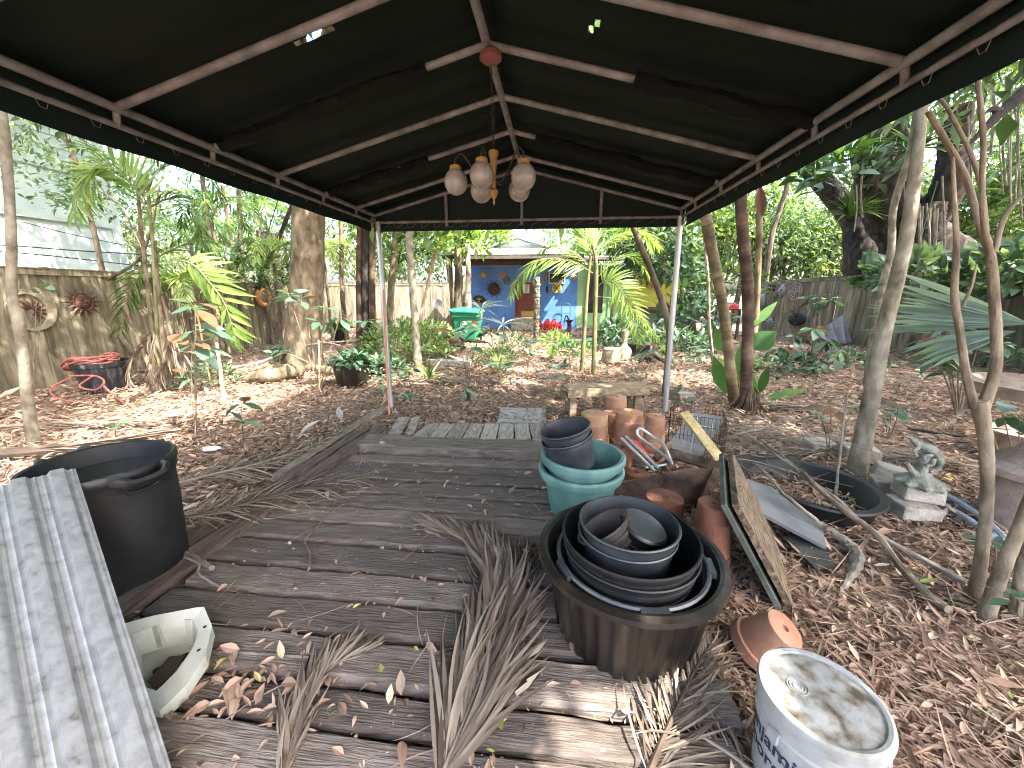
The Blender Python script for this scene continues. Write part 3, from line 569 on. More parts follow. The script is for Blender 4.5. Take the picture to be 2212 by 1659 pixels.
# ---------------------------------------------------------------- white plastic shell
SLOT_SHADE = flat('slot_shade_brown', (.05,.035,.026), .8)
O_ = [(250, 1352), (330, 1330), (425, 1312), (441, 1311), (458, 1352), (444, 1415), (400, 1482), (345, 1536), (300, 1520), (262, 1440)]
I_ = [(285, 1372), (335, 1352), (400, 1336), (418, 1338), (428, 1362), (416, 1400), (380, 1452), (338, 1492), (310, 1482), (290, 1430)]
zz = lambda x, y: .21-(y-1311)/225*.12
def shell(): 
    o = np.array([G(*p, zz(*p)) for p in O_]); i = np.array([G(*p, zz(*p)-.012) for p in I_]); c = i.mean(0); f = c+(i-c)*.86-A(0, 0, .13); f[:, 2] = np.maximum(f[:, 2], .075)
    d = o+(o-o.mean(0))*.015-A(0, 0, .05); m = MB(); n = len(o); k = np.arange(n); k2 = (k+1) % n
    v = np.concatenate([d, o, i, f]); fs = [np.stack([k+a*n, k2+a*n, k2+(a+1)*n, k+(a+1)*n], -1) for a in range(3)]+[k+3*n]; m.add(v, fs); return m, o, i, f
m, o_, i_, f_ = shell(); T = thing('plastic_shell', 'dirty white moulded plastic shell lying beside the metal sheet', 'plastic part', o_.mean(0)*A(1, 1, 0)); part(m, 'moulding', WPL, T, False)
m = MB(); fc = f_.mean(0)
for dx, dy in ((.05, .03), (.0, -.035)): m.lathe([(0, 0), (.026, 0)], fc+A(dx, dy, .004), 16, M=np.diag((1.4, .8, 1.)))
for k in (4, 5): p = (o_[k]+i_[k])/2; m.lathe([(0, .001), (.007, .001)], p+A(0, 0, .006), 10)
part(m, 'holes', HOLE, T)  # dark discs on the surface stand for the shade inside holes
m = MB(); sq = [G(*p, .088) for p in ((318, 1474), (340, 1494), (402, 1416), (366, 1420))]; m.prism([(q-sq[0])[:2] for q in sq], sq[0], A(1,0,0), A(0,1,0), .004); part(m, 'slot_shade', SLOT_SHADE, T, False)  # dark sheet laid in for the shade of the open slot
m = MB(); m.beam(i_[1]-A(0,0,.0), f_[1]+A(0,0,.01), .012, .03); m.beam(i_[3]*.5+i_[2]*.5, f_[3]*.5+f_[2]*.5, .012, .03); part(m, 'ribs', WPL, T, False)
# ---------------------------------------------------------------- pots
def tilt(ax):                                        # matrix whose z axis is ax
    d, s, u = frame(ax, (0, 1, 0)); return np.stack([s, np.cross(d, s), d], 1)
def inv_pot(c, rt, rr, h, mm, label, name='terracotta_pot', cat='flowerpot', group=None, M=None, band=.24):
    m = MB(); b = h*band; ri = rr*.885
    m.lathe([(rr*.9, .004), (rr, 0), (rr*1.0, b*.96), (rr*.985, b), (ri, b*1.03), (rt*1.02, h*.985), (rt*.95, h), (rt*.2, h), (rt*.17, h-.012), (0, h-.014)], c, 40, M=M)
    m.lathe([(0, h-.0135), (rt*.17, h-.0135)], c, 10, M=M, a=0)
    return solo(m, name, mm, label, cat, c, group)
def pot_px(cx, yt, yb, wt, wr, mm, label, band=.24, z0=0., group=None, g=None):
    g = G(cx, yb, z0) if g is None else A(g[0], g[1], z0); g = g+A(*(nrm(g[:2])*px(g, wr)/2), 0)
    h = at(cx, yt, g[1])[2]-z0; return inv_pot(g, px(g, wt)/2, px(g, wr)/2, h, mm, label, band=band, group=group), g, h
GP = 'upturned terracotta pots in the heap'
_, g1, h1 = pot_px(1327, 856, 925, 43, 55, TERRA, 'upturned terracotta pot under the bench, farthest of the heap', band=.3)
_, g2, h2 = pot_px(1281, 892, 962, 56, 66, TERRM, 'upturned mossy orange terracotta pot left in the heap', z0=.07, band=.22)
inv_pot(g2*A(1,1,0), px(g2, 58)/2, px(g2, 68)/2, h2*.9, TERRA, 'terracotta pot nested under the mossy pot', band=.35)
bands(TERRW, .33, .1, .95, [((.30,.15,.10), 0), ((.40,.33,.29), .12), ((.44,.39,.355), .45), ((.37,.26,.19), .62), ((.34,.165,.095), .75), ((.36,.18,.105), 1)])
_, g3, h3 = pot_px(1354, 889, 966, 56, 74, TERRW, 'upturned terracotta pot crusted with white lime, middle of the heap', z0=.05, band=.12)
inv_pot(g3*A(1,1,0), px(g3, 60)/2, px(g3, 78)/2, h3*.9, TERRA, 'terracotta pot nested under the white limed pot', band=.3)
pot_px(1322, 890, 945, 44, 56, TERRA, 'upturned terracotta pot squeezed between the mossy and the limed pot')
_, g5, h5 = pot_px(1409, 897, 972, 40, 52, TERRA, 'topmost upturned pot of the terracotta stack beside the wire crate', z0=.13, band=.2)
for k, t in enumerate(('second pot down in the terracotta stack beside the wire crate', 'third pot down in the terracotta stack beside the wire crate', 'bottom pot of the terracotta stack beside the wire crate')):
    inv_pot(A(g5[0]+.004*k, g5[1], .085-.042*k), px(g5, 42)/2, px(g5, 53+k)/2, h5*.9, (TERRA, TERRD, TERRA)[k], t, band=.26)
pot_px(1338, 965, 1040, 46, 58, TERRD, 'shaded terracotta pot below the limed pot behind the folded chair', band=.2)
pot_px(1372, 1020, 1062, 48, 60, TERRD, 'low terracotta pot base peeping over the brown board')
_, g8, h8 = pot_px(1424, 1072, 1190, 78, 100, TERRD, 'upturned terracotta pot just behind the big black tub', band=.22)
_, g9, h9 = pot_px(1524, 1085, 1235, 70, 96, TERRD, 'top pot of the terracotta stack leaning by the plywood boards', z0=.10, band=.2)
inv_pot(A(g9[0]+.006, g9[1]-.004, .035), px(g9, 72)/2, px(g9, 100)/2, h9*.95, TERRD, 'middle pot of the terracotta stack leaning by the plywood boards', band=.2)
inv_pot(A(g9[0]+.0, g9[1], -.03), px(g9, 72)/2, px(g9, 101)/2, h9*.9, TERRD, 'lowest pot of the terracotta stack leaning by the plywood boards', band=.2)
b1 = G(1697, 1357, .19); b0 = b1-nrm(A(.42, -.30, .85))*.185
inv_pot(b0, .071, .104, np.linalg.norm(b1-b0), TERRA, 'tipped orange terracotta pot between the tub and the white pail', M=tilt(b1-b0))
# ---------------------------------------------------------------- big black tub and the pots inside
tc_ = A(.345, 1.5, .045)
flu = lambda th, i: .022*np.cos(th*34)*((i > 1) & (i < 6))
m = MB(); m.lathe([(0, -.01), (.285, -.01), (.297, .005), (.308, .08), (.326, .2), (.342, .30), (.345, .325), (.352, .33), (.378, .335), (.392, .35), (.388, .37), (.365, .378), (.35, .372), (.335, .34), (.30, .2), (.245, .02), (0, .02)], tc_, 238, fl=flu)
solo(m, 'planter_tub', BLKD, 'very large ribbed black planter tub holding a nest of pots', 'tub', tc_)
def open_pot(c, R_, r_, h, mm, label, rings=(), M=None, name='nursery_pot', cat='plant pot', rimw=.01, lip=.012, group=None, n=48):
    p = [(0, 0), (r_, 0), (r_+.004, .01)]
    f = lambda z: r_+(R_-r_)*z/h
    for z in rings: p += [(f(z*h)-.002, z*h-.008), (f(z*h)+.006, z*h-.004), (f(z*h)+.006, z*h+.008), (f(z*h)-.001, z*h+.012)]
    p += [(R_-.002, h-lip-.004), (R_+rimw*.6, h-lip), (R_+rimw, h-lip*.4), (R_+rimw*.6, h), (R_-.002, h-.002), (r_-.006, .012), (0, .012)]
    m = MB(); m.lathe(p, c, n, M=M); return solo(m, name, mm, label, cat, c, group)
LUG = open_pot(A(.345, 1.475, .135), .298, .225, .285, BLKL, 'grey pot with clip lugs nested low in the black tub', rings=(.84,), rimw=.014, lip=.02)
for ang in (205, 275, 350, 95):
    a_ = rad(ang); m = MB(); m.box(A(.345+.312*math.cos(a_), 1.475+.312*math.sin(a_), .41), (.022, .10, .022), rot=rotm(0, 0, ang), jit=.003); o = part(m, 'clip_lug', BLKG, LUG, False)
open_pot(A(.338, 1.465, .14), .268, .20, .33, BLK, 'wide black pot nested inside the grey lugged pot', rings=(.85, .7), rimw=.008)
open_pot(A(.334, 1.468, .195), .272, .20, .325, BLK, 'wide black pot, uppermost of the two black ones in the tub', rings=(.84, .68), rimw=.008, lip=.02)
open_pot(A(.325, 1.48, .25), .196, .15, .27, BLKG, 'blue grey round pot nested under its twin in the tub', rimw=.008)
open_pot(A(.329, 1.475, .295), .197, .15, .275, BLKG, 'blue grey round pot on top of the nest in the tub', rimw=.008)
c_ = A(.26, 1.45, .49); ax = nrm(A(-.55, -.05, .8))
open_pot(c_-ax*.05, .088, .068, .13, mat('brown_black_plastic', [(.03,.026,.023), (.07,.06,.052)], rough=.6, scale=8, bump=.1), 'small brown black pot tipped sideways inside the blue grey pot', M=tilt(ax) @ np.diag((1.25, .85, 1)), rings=(.3, .6))
c_ = A(.375, 1.475, .51); ax = nrm(A(.32, -.12, .9))
open_pot(c_-ax*.07, .092, .075, .115, BLK, 'small black pot with a lid tipped inside the blue grey pot', M=tilt(ax), rings=(.4,))
m = MB(); m.lathe([(0, .003), (.07, .002), (.092, .004), (.099, -.004), (.097, -.008)], c_+ax*.047, 36, M=tilt(ax)); solo(m, 'pot_lid', BLKG, 'round grey lid lying on the small black pot in the tub', 'lid', c_+ax*.045)
# ---------------------------------------------------------------- teal planters with black pots
tcn = (G(1168, 990, .42)+G(1342, 985, .42))/2
def teal(c, h, label, R_=.272, r_=.19):
    m = MB(); m.lathe([(0, 0), (r_, 0), (r_+.01, .015), (R_-.03, h-.075), (R_-.028, h-.07), (R_+.0, h-.062), (R_+.012, h-.035), (R_+.012, h-.012), (R_, h), (R_-.02, h-.004), (R_-.04, h-.06), (r_-.01, .02), (0, .02)], c, 56)
    return solo(m, 'teal_planter', TEAL, label, 'planter', c)
teal(A(tcn[0]-.0, tcn[1]-.01, .04), .325, 'lower teal plastic planter standing on the deck edge')
teal(A(tcn[0]+.01, tcn[1]+.01, .125), .325, 'upper teal plastic planter nested inside the other one', .268)
ax = nrm(A(-.28, -.05, 1)); bp = at(1240, 1006, tcn[1]-.03)
open_pot(bp, .165, .135, .22, BLKG, 'dark grey nursery pot leaning inside the upper teal planter', M=tilt(ax), rings=(.86,), rimw=.006)
open_pot(bp+ax*.062+A(-.0, .005, 0), .163, .133, .22, BLKG, 'dark grey nursery pot nested in the leaning one above the teal planters', M=tilt(ax+A(.02, 0, 0)), rings=(.84,), rimw=.006)
m = MB(); 
for k in range(9):
    p = G(1205+k*3, 930-k*.8, .22); m.tube(path([p, p+A(U(-.1,.05), .05, .12), p+A(U(-.1,.1), .12, U(.0,.1)), p+A(U(-.05,.1), .16, -.05)], 14), .004, 5)
solo(m, 'wire_coil', IRON, 'tangle of dark wire behind the nursery pots', 'wire', G(1215, 930))
# ---------------------------------------------------------------- bench
bl, br = G(1238, 902), G(1377, 896); bz = at(1238, 838, bl[1])[2]; d = nrm(br-bl); nv = A(-d[1], d[0], 0)
BN = thing('garden_bench', 'plain low wooden plank bench behind the terracotta pots', 'bench', (bl+br)/2); BW = mat('bench_wood', [(.10,.07,.042), (.23,.175,.115), (.34,.275,.195)], rough=.85, scale=3, det=9, st=(1.5,16,8), bump=.45, bst=(1.2,24,10))
m = MB(); e0, e1 = bl-d*.09, br+d*.10
for k in (.0, .14): m.beam(e0+nv*(k+.03)+A(0, 0, bz-.025), e1+nv*(k+.03)+A(0, 0, bz-.025), .135, .045)
m.beam(e0-nv*.05+A(0, 0, bz-.055), e1-nv*.05+A(0, 0, bz-.055), .035, .10); part(m, 'seat', BW, BN, False)
for b in (bl+nv*.03, br+nv*.03):
    m = MB(); m.beam(b-A(0,0,.05), b+A(0, 0, bz-.06), .085, .085); m.beam(b+nv*.2-A(0,0,.05), b+nv*.2+A(0, 0, bz-.06), .085, .085); part(m, 'leg', BW, BN, False)
    m = MB(); m.beam(b-d*.085+A(0, 0, bz-.12)-nv*.03, b-d*.085+A(0, 0, bz-.12)+nv*.24, .03, .09); m.beam(b+d*.085+A(0, 0, bz-.12)-nv*.03, b+d*.085+A(0, 0, bz-.12)+nv*.24, .03, .09); part(m, 'cross_brace', BW, BN, False)
# ---------------------------------------------------------------- white pail
pl = A(.79, .955, 0); PT = thing('white_pail', 'white plastic pail with a stained lid and dark lettering, bottom right', 'pail', pl)
m = MB(); m.lathe([(0, .0), (.128, 0), (.132, .01), (.143, .25), (.150, .255), (.151, .285), (.145, .29), (.145, .31), (.152, .315), (.152, .335), (.146, .34), (.148, .36), (.14, .36), (.12, .02), (0, .02)], pl, 64); part(m, 'bucket', PAILW, PT)
m = MB(); m.lathe([(.150, .335), (.157, .335), (.159, .36), (.155, .374), (.147, .3785), (.138, .376), (.135, .368)], pl, 64); part(m, 'lid_rim', PAILW, PT)
m = MB(); pr = [(0, .372), (.05, .3725), (.128, .371), (.136, .369)]; m.lathe(pr, pl, 64)
for r_ in (.026, .019, .011): m.lathe([(r_-.002, 0), (r_-.0015, .003), (r_+.0015, .003), (r_+.002, 0)], pl+A(-.055, .02, .3722), 28)
part(m, 'lid', LIDW, PT)
a0 = math.atan2(-1, -.25); hp = []
for t in np.linspace(-1.0, 1.0, 21):
    a_ = -1.75+t*1.05; hp.append(pl+A(.156*math.cos(a_), .156*math.sin(a_), .275-.1*(1-t*t)**.75))
m = MB(); m.tube(hp, .0022, 6); part(m, 'handle', IRON, PT)
for a_ in (-.7, -2.8): m = MB(); m.box(pl+A(.153*math.cos(a_), .153*math.sin(a_), .275), (.012, .03, .035), rot=rotm(0, 0, math.degrees(a_))); part(m, 'handle_lug', PAILW, PT, False)
def text_mesh(lines, size, thick=0):
    vs, fs, n = [], [], 0
    for s_, ox, oy in lines:
        cu = bpy.data.curves.new('t', 'FONT'); cu.body = s_; cu.size = size; cu.extrude = thick; cu.offset = size*.02
        ob = bpy.data.objects.new('t', cu); COL.objects.link(ob); bpy.context.view_layer.update()
        me = ob.evaluated_get(bpy.context.evaluated_depsgraph_get()).to_mesh()
        v = np.array([q.co for q in me.vertices]).reshape(-1, 3)+A(ox, oy, 0)
        for p in me.polygons: fs.append(np.array(p.vertices)+n)
        vs.append(v); n += len(v); bpy.data.objects.remove(ob); bpy.data.curves.remove(cu)
    return np.concatenate(vs), fs
v, f = text_mesh([('Benjamin', 0, 0), ('Moore', 0, -.062)], .068)
th = -3.88+v[:, 0]/.142; zz_ = .20+v[:, 1]; rr = .1318+.0112*(zz_-.01)/.24+.0012
m = MB(); m.add(np.stack([pl[0]+rr*np.cos(th), pl[1]+rr*np.sin(th), zz_], -1), f); part(m, 'lettering', INK, PT, False)
# ---------------------------------------------------------------- folded chair, stakes, boards
CHR = thing('folded_lawn_chair', 'folded aluminium lawn chair with red straps lying on the pots', 'chair', at(1400, 985, 2.95)*A(1, 1, 0))
def pz_(pts): return [at(x, y, Y) for x, y, Y in pts]
m = MB(); m.tube(path(pz_([(1342, 946, 3.05), (1376, 980, 2.92), (1414, 1018, 2.8)]), 12), .0125, 10); m.tube(path(pz_([(1352, 943, 3.08), (1386, 976, 2.95), (1422, 1012, 2.82)]), 12), .0125, 10)
m.tube(path(pz_([(1450, 1000, 2.85), (1432, 982, 2.95), (1400, 958, 3.05), (1379, 942, 3.1), (1377, 930, 3.12), (1385, 926, 3.12), (1408, 942, 3.08), (1430, 957, 3.0), (1441, 976, 2.92), (1452, 1005, 2.82)]), 40), .0125, 10)
m.tube(pz_([(1395, 1010, 2.85), (1440, 1003, 2.85)]), .011, 8); part(m, 'frame', ALU, CHR)
REDS = flat('red_strap', (.38,.03,.03), .6); m = MB()
for k in range(4): m.beam(at(1366+k*4, 947+k*3, 3.06), at(1397+k*5, 988+k*3, 2.92), .012, .003)
part(m, 'straps', REDS, CHR, False)
def pbeam(a_, b_, w, h, mm, label, name, cat='board', up=(0, 0, 1), seg=6, jit=.003):
    m = MB(); m.beam(a_, b_, w, h, up=up, seg=seg, jit=jit); return solo(m, name, mm, label, cat, (A(*a_)+A(*b_))/2*A(1, 1, 0), smooth=False)
pbeam(at(1478, 892, 3.35), at(1553, 990, 2.85), .072, .03, WOODY, 'pale yellowish wooden stake slanting up out of the junk heap', 'wooden_stake', 'stake', up=(0, -1, .3))
def ppan(pp, Y0, th, mm, label, name='board', cat='board', seg=0):
    P = [at(x, y, Y0 if len(r) == 0 else r[0]) for x, y, *r in pp]; c = sum(P)/len(P); X_ = nrm(P[1]-P[0]); Z_ = nrm(np.cross(X_, P[-1]-P[0])); Y_ = np.cross(Z_, X_)
    m = MB(); m.prism([((q-c) @ X_, (q-c) @ Y_) for q in P], c, X_, Y_, th); return solo(m, name, mm, label, cat, c*A(1, 1, 0), smooth=False)
ppan([(1303, 1082), (1512, 1125), (1535, 1012), (1490, 1012), (1440, 1020), (1395, 1030), (1350, 1038), (1318, 1047)], 2.62, .025, WOODD, 'rotten brown board standing on edge between teal planters and plywood', 'rotten_board')
pbeam(at(1448, 978, 3.0), at(1556, 1010, 2.72), .075, .035, WOODD, 'short brown batten lying across the top of the rotten board', 'batten', up=(0, -1, .5))
pbeam(at(1549, 1012, 2.6), at(1516, 1088, 2.55), .06, .03, WOODD, 'short upright batten hanging below the crosswise batten', 'batten', up=(0, -1, .1))
pbeam(at(1417, 992, 3.0), at(1445, 960, 3.15), .05, .035, WOODD, 'broken brown wood scrap beside the folded chair', 'wood_scrap', up=(0, -1, .5))
pbeam(at(1432, 1008, 2.85), at(1468, 985, 3.05), .06, .05, WOODD, 'crumbling brown wood chunk under the wire crate', 'wood_scrap', up=(0, -1, .5))
B0, T0, T1 = G(1688, 1322, 0), G(1566, 1092, .50), G(1560, 980, .50)
def leanp(off, mm, label, th=.02, cut=0):
    o = A(*off); a, b, c, dd = B0+o, B0+(T1-T0)+o, T1+o, T0+o; ce = (a+b+c+dd)/4; X_ = nrm(b-a); Y_ = nrm(dd-a); Z_ = np.cross(X_, Y_); Y2 = np.cross(Z_, X_)
    n = 16; m = MB(); e = [a+(b-a)*t for t in np.linspace(0, 1, n)]+[b+(c-b)*t for t in np.linspace(.1, 1, 8)]+[c+(dd-c)*t for t in np.linspace(.07, 1, n)]+[dd+(a-dd)*t for t in np.linspace(.1, .9, 8)]
    m.prism([((q-ce) @ X_+random.uniform(-.006, .006), (q-ce) @ Y2+random.uniform(-.004, .004)) for q in e], ce, X_, Y2, th, a=.5); return solo(m, 'plywood_board', mm, label, 'board', ce*A(1, 1, 0), smooth=False)
leanp((-.02, 0, .0), GREENB, 'dark leaning plywood board, left one of the pair', .022)
leanp((.035, .01, -.0), WOODP, 'pale split leaning plywood board with rows of nails, right one of the pair', .03)
m = MB()
for k in range(12):
    p = T0+A(.04, .01, 0)+(T1-T0)*(.05+k*.08)+nrm(B0-T0)*.03; m.tube([p, p+A(.03, -.01, .012)], .0016, 5)
solo(m, 'nail_row', IRON, 'row of bent nails along the top of the pale plywood', 'nails', T0*A(1, 1, 0))
def gpan(pp, th, mm, label, name='board', cat='board'):
    P = [G(x, y, z) for x, y, z in pp]; c = sum(P)/len(P); X_ = nrm(P[1]-P[0]); Z_ = nrm(np.cross(X_, P[-1]-P[0])); Y_ = np.cross(Z_, X_)
    if Z_[2] < 0: th = -th
    m = MB(); m.prism([((q-c) @ X_, (q-c) @ Y_) for q in P], c-Z_*th*1.0, X_, Y_, th); return solo(m, name, mm, label, cat, c*A(1, 1, 0), smooth=False)
gpan([(1626, 1098, .19), (1786, 1183, .07), (1776, 1140, .07), (1668, 1052, .16), (1600, 1030, .22)], .018, GRAYB, 'flat grey board resting on the rim of the black pond liner', 'grey_panel')
gpan([(1690, 1160, .04), (1762, 1225, .03), (1806, 1222, .03), (1780, 1190, .04), (1720, 1150, .05)], .02, GREENB, 'greenish board scrap under the grey panel', 'board_scrap')
# ---------------------------------------------------------------- wire crate
ca, cb_ = G(1441, 975, .0), G(1560, 992, .0); dv = nrm(cb_-ca); nv = A(-dv[1], dv[0], 0); wl_ = np.linalg.norm(cb_-ca); hh = at(1441, 884, ca[1]+.15)[2]; CR = thing('wire_crate', 'rusty wire mesh crate behind the wooden stake', 'crate', (ca+cb_)/2)
m = MB(); dpt = .38
for off in (0, dpt):
    for t in np.arange(0, wl_+.01, .032): p = ca+dv*t+nv*off; m.tube([p+A(0,0,0), p+A(0, 0, hh)], .0022, 4, cap=False)
    for z in np.linspace(0, hh, 5): m.tube([ca+nv*off+A(0, 0, z), cb_+nv*off+A(0, 0, z)], .0022, 4, cap=False)
for e in (ca, cb_):
    for t in np.arange(0, dpt+.01, .04): m.tube([e+nv*t, e+nv*t+A(0, 0, hh)], .0022, 4, cap=False)
    for z in np.linspace(0, hh, 5): m.tube([e+A(0, 0, z), e+nv*dpt+A(0, 0, z)], .0022, 4, cap=False)
for t in np.arange(0, dpt+.01, .13): m.tube([ca+nv*t+A(0, 0, hh), cb_+nv*t+A(0, 0, hh)], .0025, 4, cap=False)
part(m, 'wire_mesh', mat('rusty_wire', [(.035,.028,.024), (.09,.065,.05)], rough=.7, scale=20, bump=0, metal=.4), CR)
ppan([(1436, 968, 3.5), (1510, 990, 3.42), (1566, 905, 3.75), (1496, 890, 3.8)], 3.5, .012, GRAYB, 'dark grey plastic tray leaning inside the wire crate', 'tray', 'tray')
m = MB(); m.tube(pz_([(1490, 985, 3.35), (1494, 960, 3.4), (1507, 900, 3.6), (1540, 905, 3.6), (1538, 930, 3.5)]), .0035, 5); m.tube(pz_([(1505, 918, 3.5), (1538, 924, 3.5)]), .0028, 5); part(m, 'crate_door', ALU, CR)
# ---------------------------------------------------------------- pond liner
pts = [G(1586, 1000, .13), G(1910, 1085, .13)]; pc0 = (pts[0]+pts[1])/2; mj = (pts[1]-pts[0])/2; mja = np.linalg.norm(mj); mj = nrm(mj); mn = A(-mj[1], mj[0], 0)
th = np.linspace(0, 2*math.pi, 72, endpoint=False)
def ring(k, z, dr=0): 
    r = (1-.10*np.exp(-((th-4.5)/.5)**2)); return pc0+np.outer((mja*k+dr)*np.cos(th)*r, mj)+np.outer((.40*k+dr)*np.sin(th)*r, mn)+A(0, 0, z-.13)+np.outer(.008*np.sin(th*3), A(0,0,1))
rg = [ring(1, .0, -.03), ring(1, .10, .0), ring(1, .125, .03), ring(1, .14, .025), ring(1, .135, -.02), ring(.97, .11, -.03), ring(.86, -.02, -.03), ring(.80, -.06, -.04)]
m = MB(); P = np.array([np.vstack([r, r[:1]]) for r in rg]); m.grid(P); m.add(ring(.80, -.06, -.04), np.arange(72)); 
POND = solo(m, 'pond_liner', BLK, 'oval black plastic pond liner lying among the concrete blocks', 'pond liner', pc0*A(1, 1, 0))
m = MB(); n = 260; t = U(0, 6.28, n); r = np.sqrt(U(0, 1, n))*.75; m.leaves(pc0+np.outer(r*mja*np.cos(t), mj)+np.outer(r*.36*np.sin(t), mn)+A(0,0,-.17)+np.outer(U(0,.04,n), A(0,0,1)), np.stack([np.cos(t*7), np.sin(t*7), U(-.2,.3,n)], -1), A(0,0,1)+U(-.4,.4,(n,3)), U(.05,.11,n), U(.02,.04,n), k=2, fold=.3, a=U(.1,.9,n))
tag(m.build('liner_leaves', LITTER), 'brown leaves lying inside the black pond liner', 'leaves', kind='stuff')
# ---------------------------------------------------------------- poles and brush
def stick(pts, r, mm, label, name='branch', cat='branch', n=26, wob=.12, group=None, k=8):
    m = MB(); p = path(pts, n); p += U(-.3, .3, p.shape)*np.max(r)*.6; m.tube(p, r, k, wob=wob); return solo(m, name, mm, label, cat, p[0], group)
gz = lambda l: [G(x, y, z) for x, y, z in l]
stick(gz([(1638, 947, .10), (1687, 986, .17), (1739, 1027, .2), (1805, 1088, .17), (1895, 1156, .08), (1944, 1222, .04), (2000, 1281, .03), (2050, 1319, .03)]), [.012, .016, .018, .021], TWIG, 'long straight brown pole lying across the pond liner', 'pole', 'pole')
stick(gz([(1600, 930, .2), (1700, 1000, .2), (1812, 1083, .17), (1878, 1142, .09), (1979, 1201, .05), (2085, 1258, .03)]), [.009, .012, .014, .017], TWIGG, 'long pale grey pole lying beyond the brown pole', 'pole', 'pole')
stick(gz([(1640, 1010, .22), (1711, 1083, .2), (1777, 1135, .1), (1833, 1175, .06), (1850, 1205, .05), (1838, 1240, .04), (1812, 1288, .02)]), [.008, .01, .013, .03, .034, .022, .006], TWIGG, 'curved grey driftwood branch with a swollen end', n=40)
stick([G(1800, 1112, 0), dep(1808, 1040, 2.95), dep(1818, 950, 3.0), dep(1832, 843, 3.05)], [.013, .011, .008, .004], TWIGG, 'thin bare sapling stick standing beside the pond liner', 'sapling', 'sapling')
m = MB()
for k in range(26):
    a_ = G(U(1520, 1700), U(905, 1000), U(.05, .3)); an = U(-.9, .25); Ln = U(.3, .95); b_ = a_+A(math.cos(an), math.sin(an), U(-.2, .1))*Ln; b_[2] = max(.03, b_[2])
    mid = (a_+b_)/2+A(U(-.06,.06), U(-.06,.06), U(-.02,.08)); p = path([a_, mid, b_], 12); m.tube(p, [U(.003,.0075), .0018], 5, wob=.15)
    for q in range(2): s_ = p[RS.randint(3, 10)]; m.tube(path([s_, s_+A(U(-.1,.15), U(-.15,.1), U(-.03,.08)), s_+A(U(-.1,.25), U(-.25,.15), U(-.06,.06))], 8), [.003, .001], 4)
solo(m, 'brush_pile', TWIGG, 'heap of thin dry branches beside the wire crate', 'brush', G(1620, 960), kind='stuff')
stick(gz([(1556, 950, .2), (1600, 935, .3), (1650, 925, .35), (1690, 905, .45)]), [.006, .008, .005], TWIGG, 'pale forked twig reaching from the crate to the palm trunks')
# ---------------------------------------------------------------- concrete blocks
def block(x, y, s, label, rz=0, z=0., tl=(0, 0), mm=CONC, c=None):
    c = G(x, y, z) if c is None else A(c[0], c[1], z); m = MB(); m.box((0, 0, s[2]/2), s, rot=rotm(tl[0], tl[1], rz), jit=.006); o = m.build('concrete_block', mm, (0, 0, 0), False); o.location = tuple(c)
    bv = o.modifiers.new('bevel', 'BEVEL'); bv.width = .012; bv.segments = 2; return tag(o, label, 'block', 'concrete blocks round the pond liner')
block(1765, 975, (.23, .16, .11), 'concrete block alone at the far rim of the pond liner', 12, 0, (4, 0))
block(1852, 992, (.26, .18, .12), 'concrete block half hidden behind the pale leaning tree trunk', -14)
block(1922, 1032, (.2, .15, .09), 'tilted concrete block left of the lizard statue', -30, .075, (0, 8))
block(1915, 1062, (.2, .16, .1), 'dark small concrete block under the tilted one', -20)
sbx = G(1987, 1046, .20); block(0, 0, (.22, .17, .10), 'upper concrete block carrying the lizard statue', -12, .1, c=sbx)
block(0, 0, (.23, .19, .10), 'lower concrete block under the lizard statue', -6, 0, c=sbx+A(-.06, -.06, 0))
block(1478, 858, (.2, .14, .07), 'pale concrete block lying right of the canopy post', 8, 0, (0, 0))
slab([(1510, 985), (1560, 985), (1550, 968), (1515, 968)], .03, 'grey slab scrap between crate and brush pile')
# ---------------------------------------------------------------- lizard statue
STAT = mat('statue_concrete', [(.11,.112,.09), (.20,.205,.175), (.28,.285,.25)], rough=.92, scale=16, det=9, bump=.6, bscale=60)
sb = G(1987, 1046, .20); sc_ = depth(sb)/FPX; S_ = thing('lizard_statue', 'weathered concrete lizard climbing a stump on concrete blocks', 'statue', sb)
def sp(x, y, dy=0): return at(x, y, sb[1]+dy)
m = MB(); fl2 = lambda th, i: .10*np.sin(th*9+1)*(i < 4)
m.lathe([(0, 0), (.125, 0), (.132, .018), (.112, .034), (.08, .052), (.05, .075), (.038, .1)], sb, 54, fl=fl2); part(m, 'base', STAT, S_)
m = MB(); m.tube(path([sp(1985, 1035), sp(1990, 1012), sp(1996, 992), sp(1998, 980)], 12), [.05, .034, .029, .031], 12, wob=.12); m.tube(path([sp(1985, 1032), sp(1968, 1015, -.02), sp(1958, 1000, -.03)], 8), [.028, .02, .014], 9, wob=.12); part(m, 'stump', STAT, S_)
m = MB(); m.tube(path([sp(1957, 943, -.03), sp(1966, 945, -.02), sp(1976, 955, -.01), sp(1992, 964), sp(2012, 972), sp(2026, 988, .01), sp(2028, 1004, .02), sp(2020, 1016, .02), sp(2008, 1020, .0)], 40), [.005, .013, .017, .022, .031, .034, .028, .02, .015, .008], 12, wob=.1)
for a_, b_, c_2 in (((1985, 966), (1974, 975), (1982, 985)), ((2012, 984), (1996, 986), (2000, 996)), ((2018, 992), (2014, 1004), (2000, 1006))):
    m.tube(path([sp(*a_, -.03), sp(*b_, -.05), sp(*c_2, -.05)], 10), [.012, .010, .007], 8)
for t in np.linspace(0, 1, 16): p = path([sp(1970, 940), sp(1992, 952), sp(2014, 962), sp(2032, 986)], 16)[int(t*15)]; m.lathe([(.008, 0), (.001, .018)], p-A(0,0,.012), 5)
part(m, 'lizard', STAT, S_)
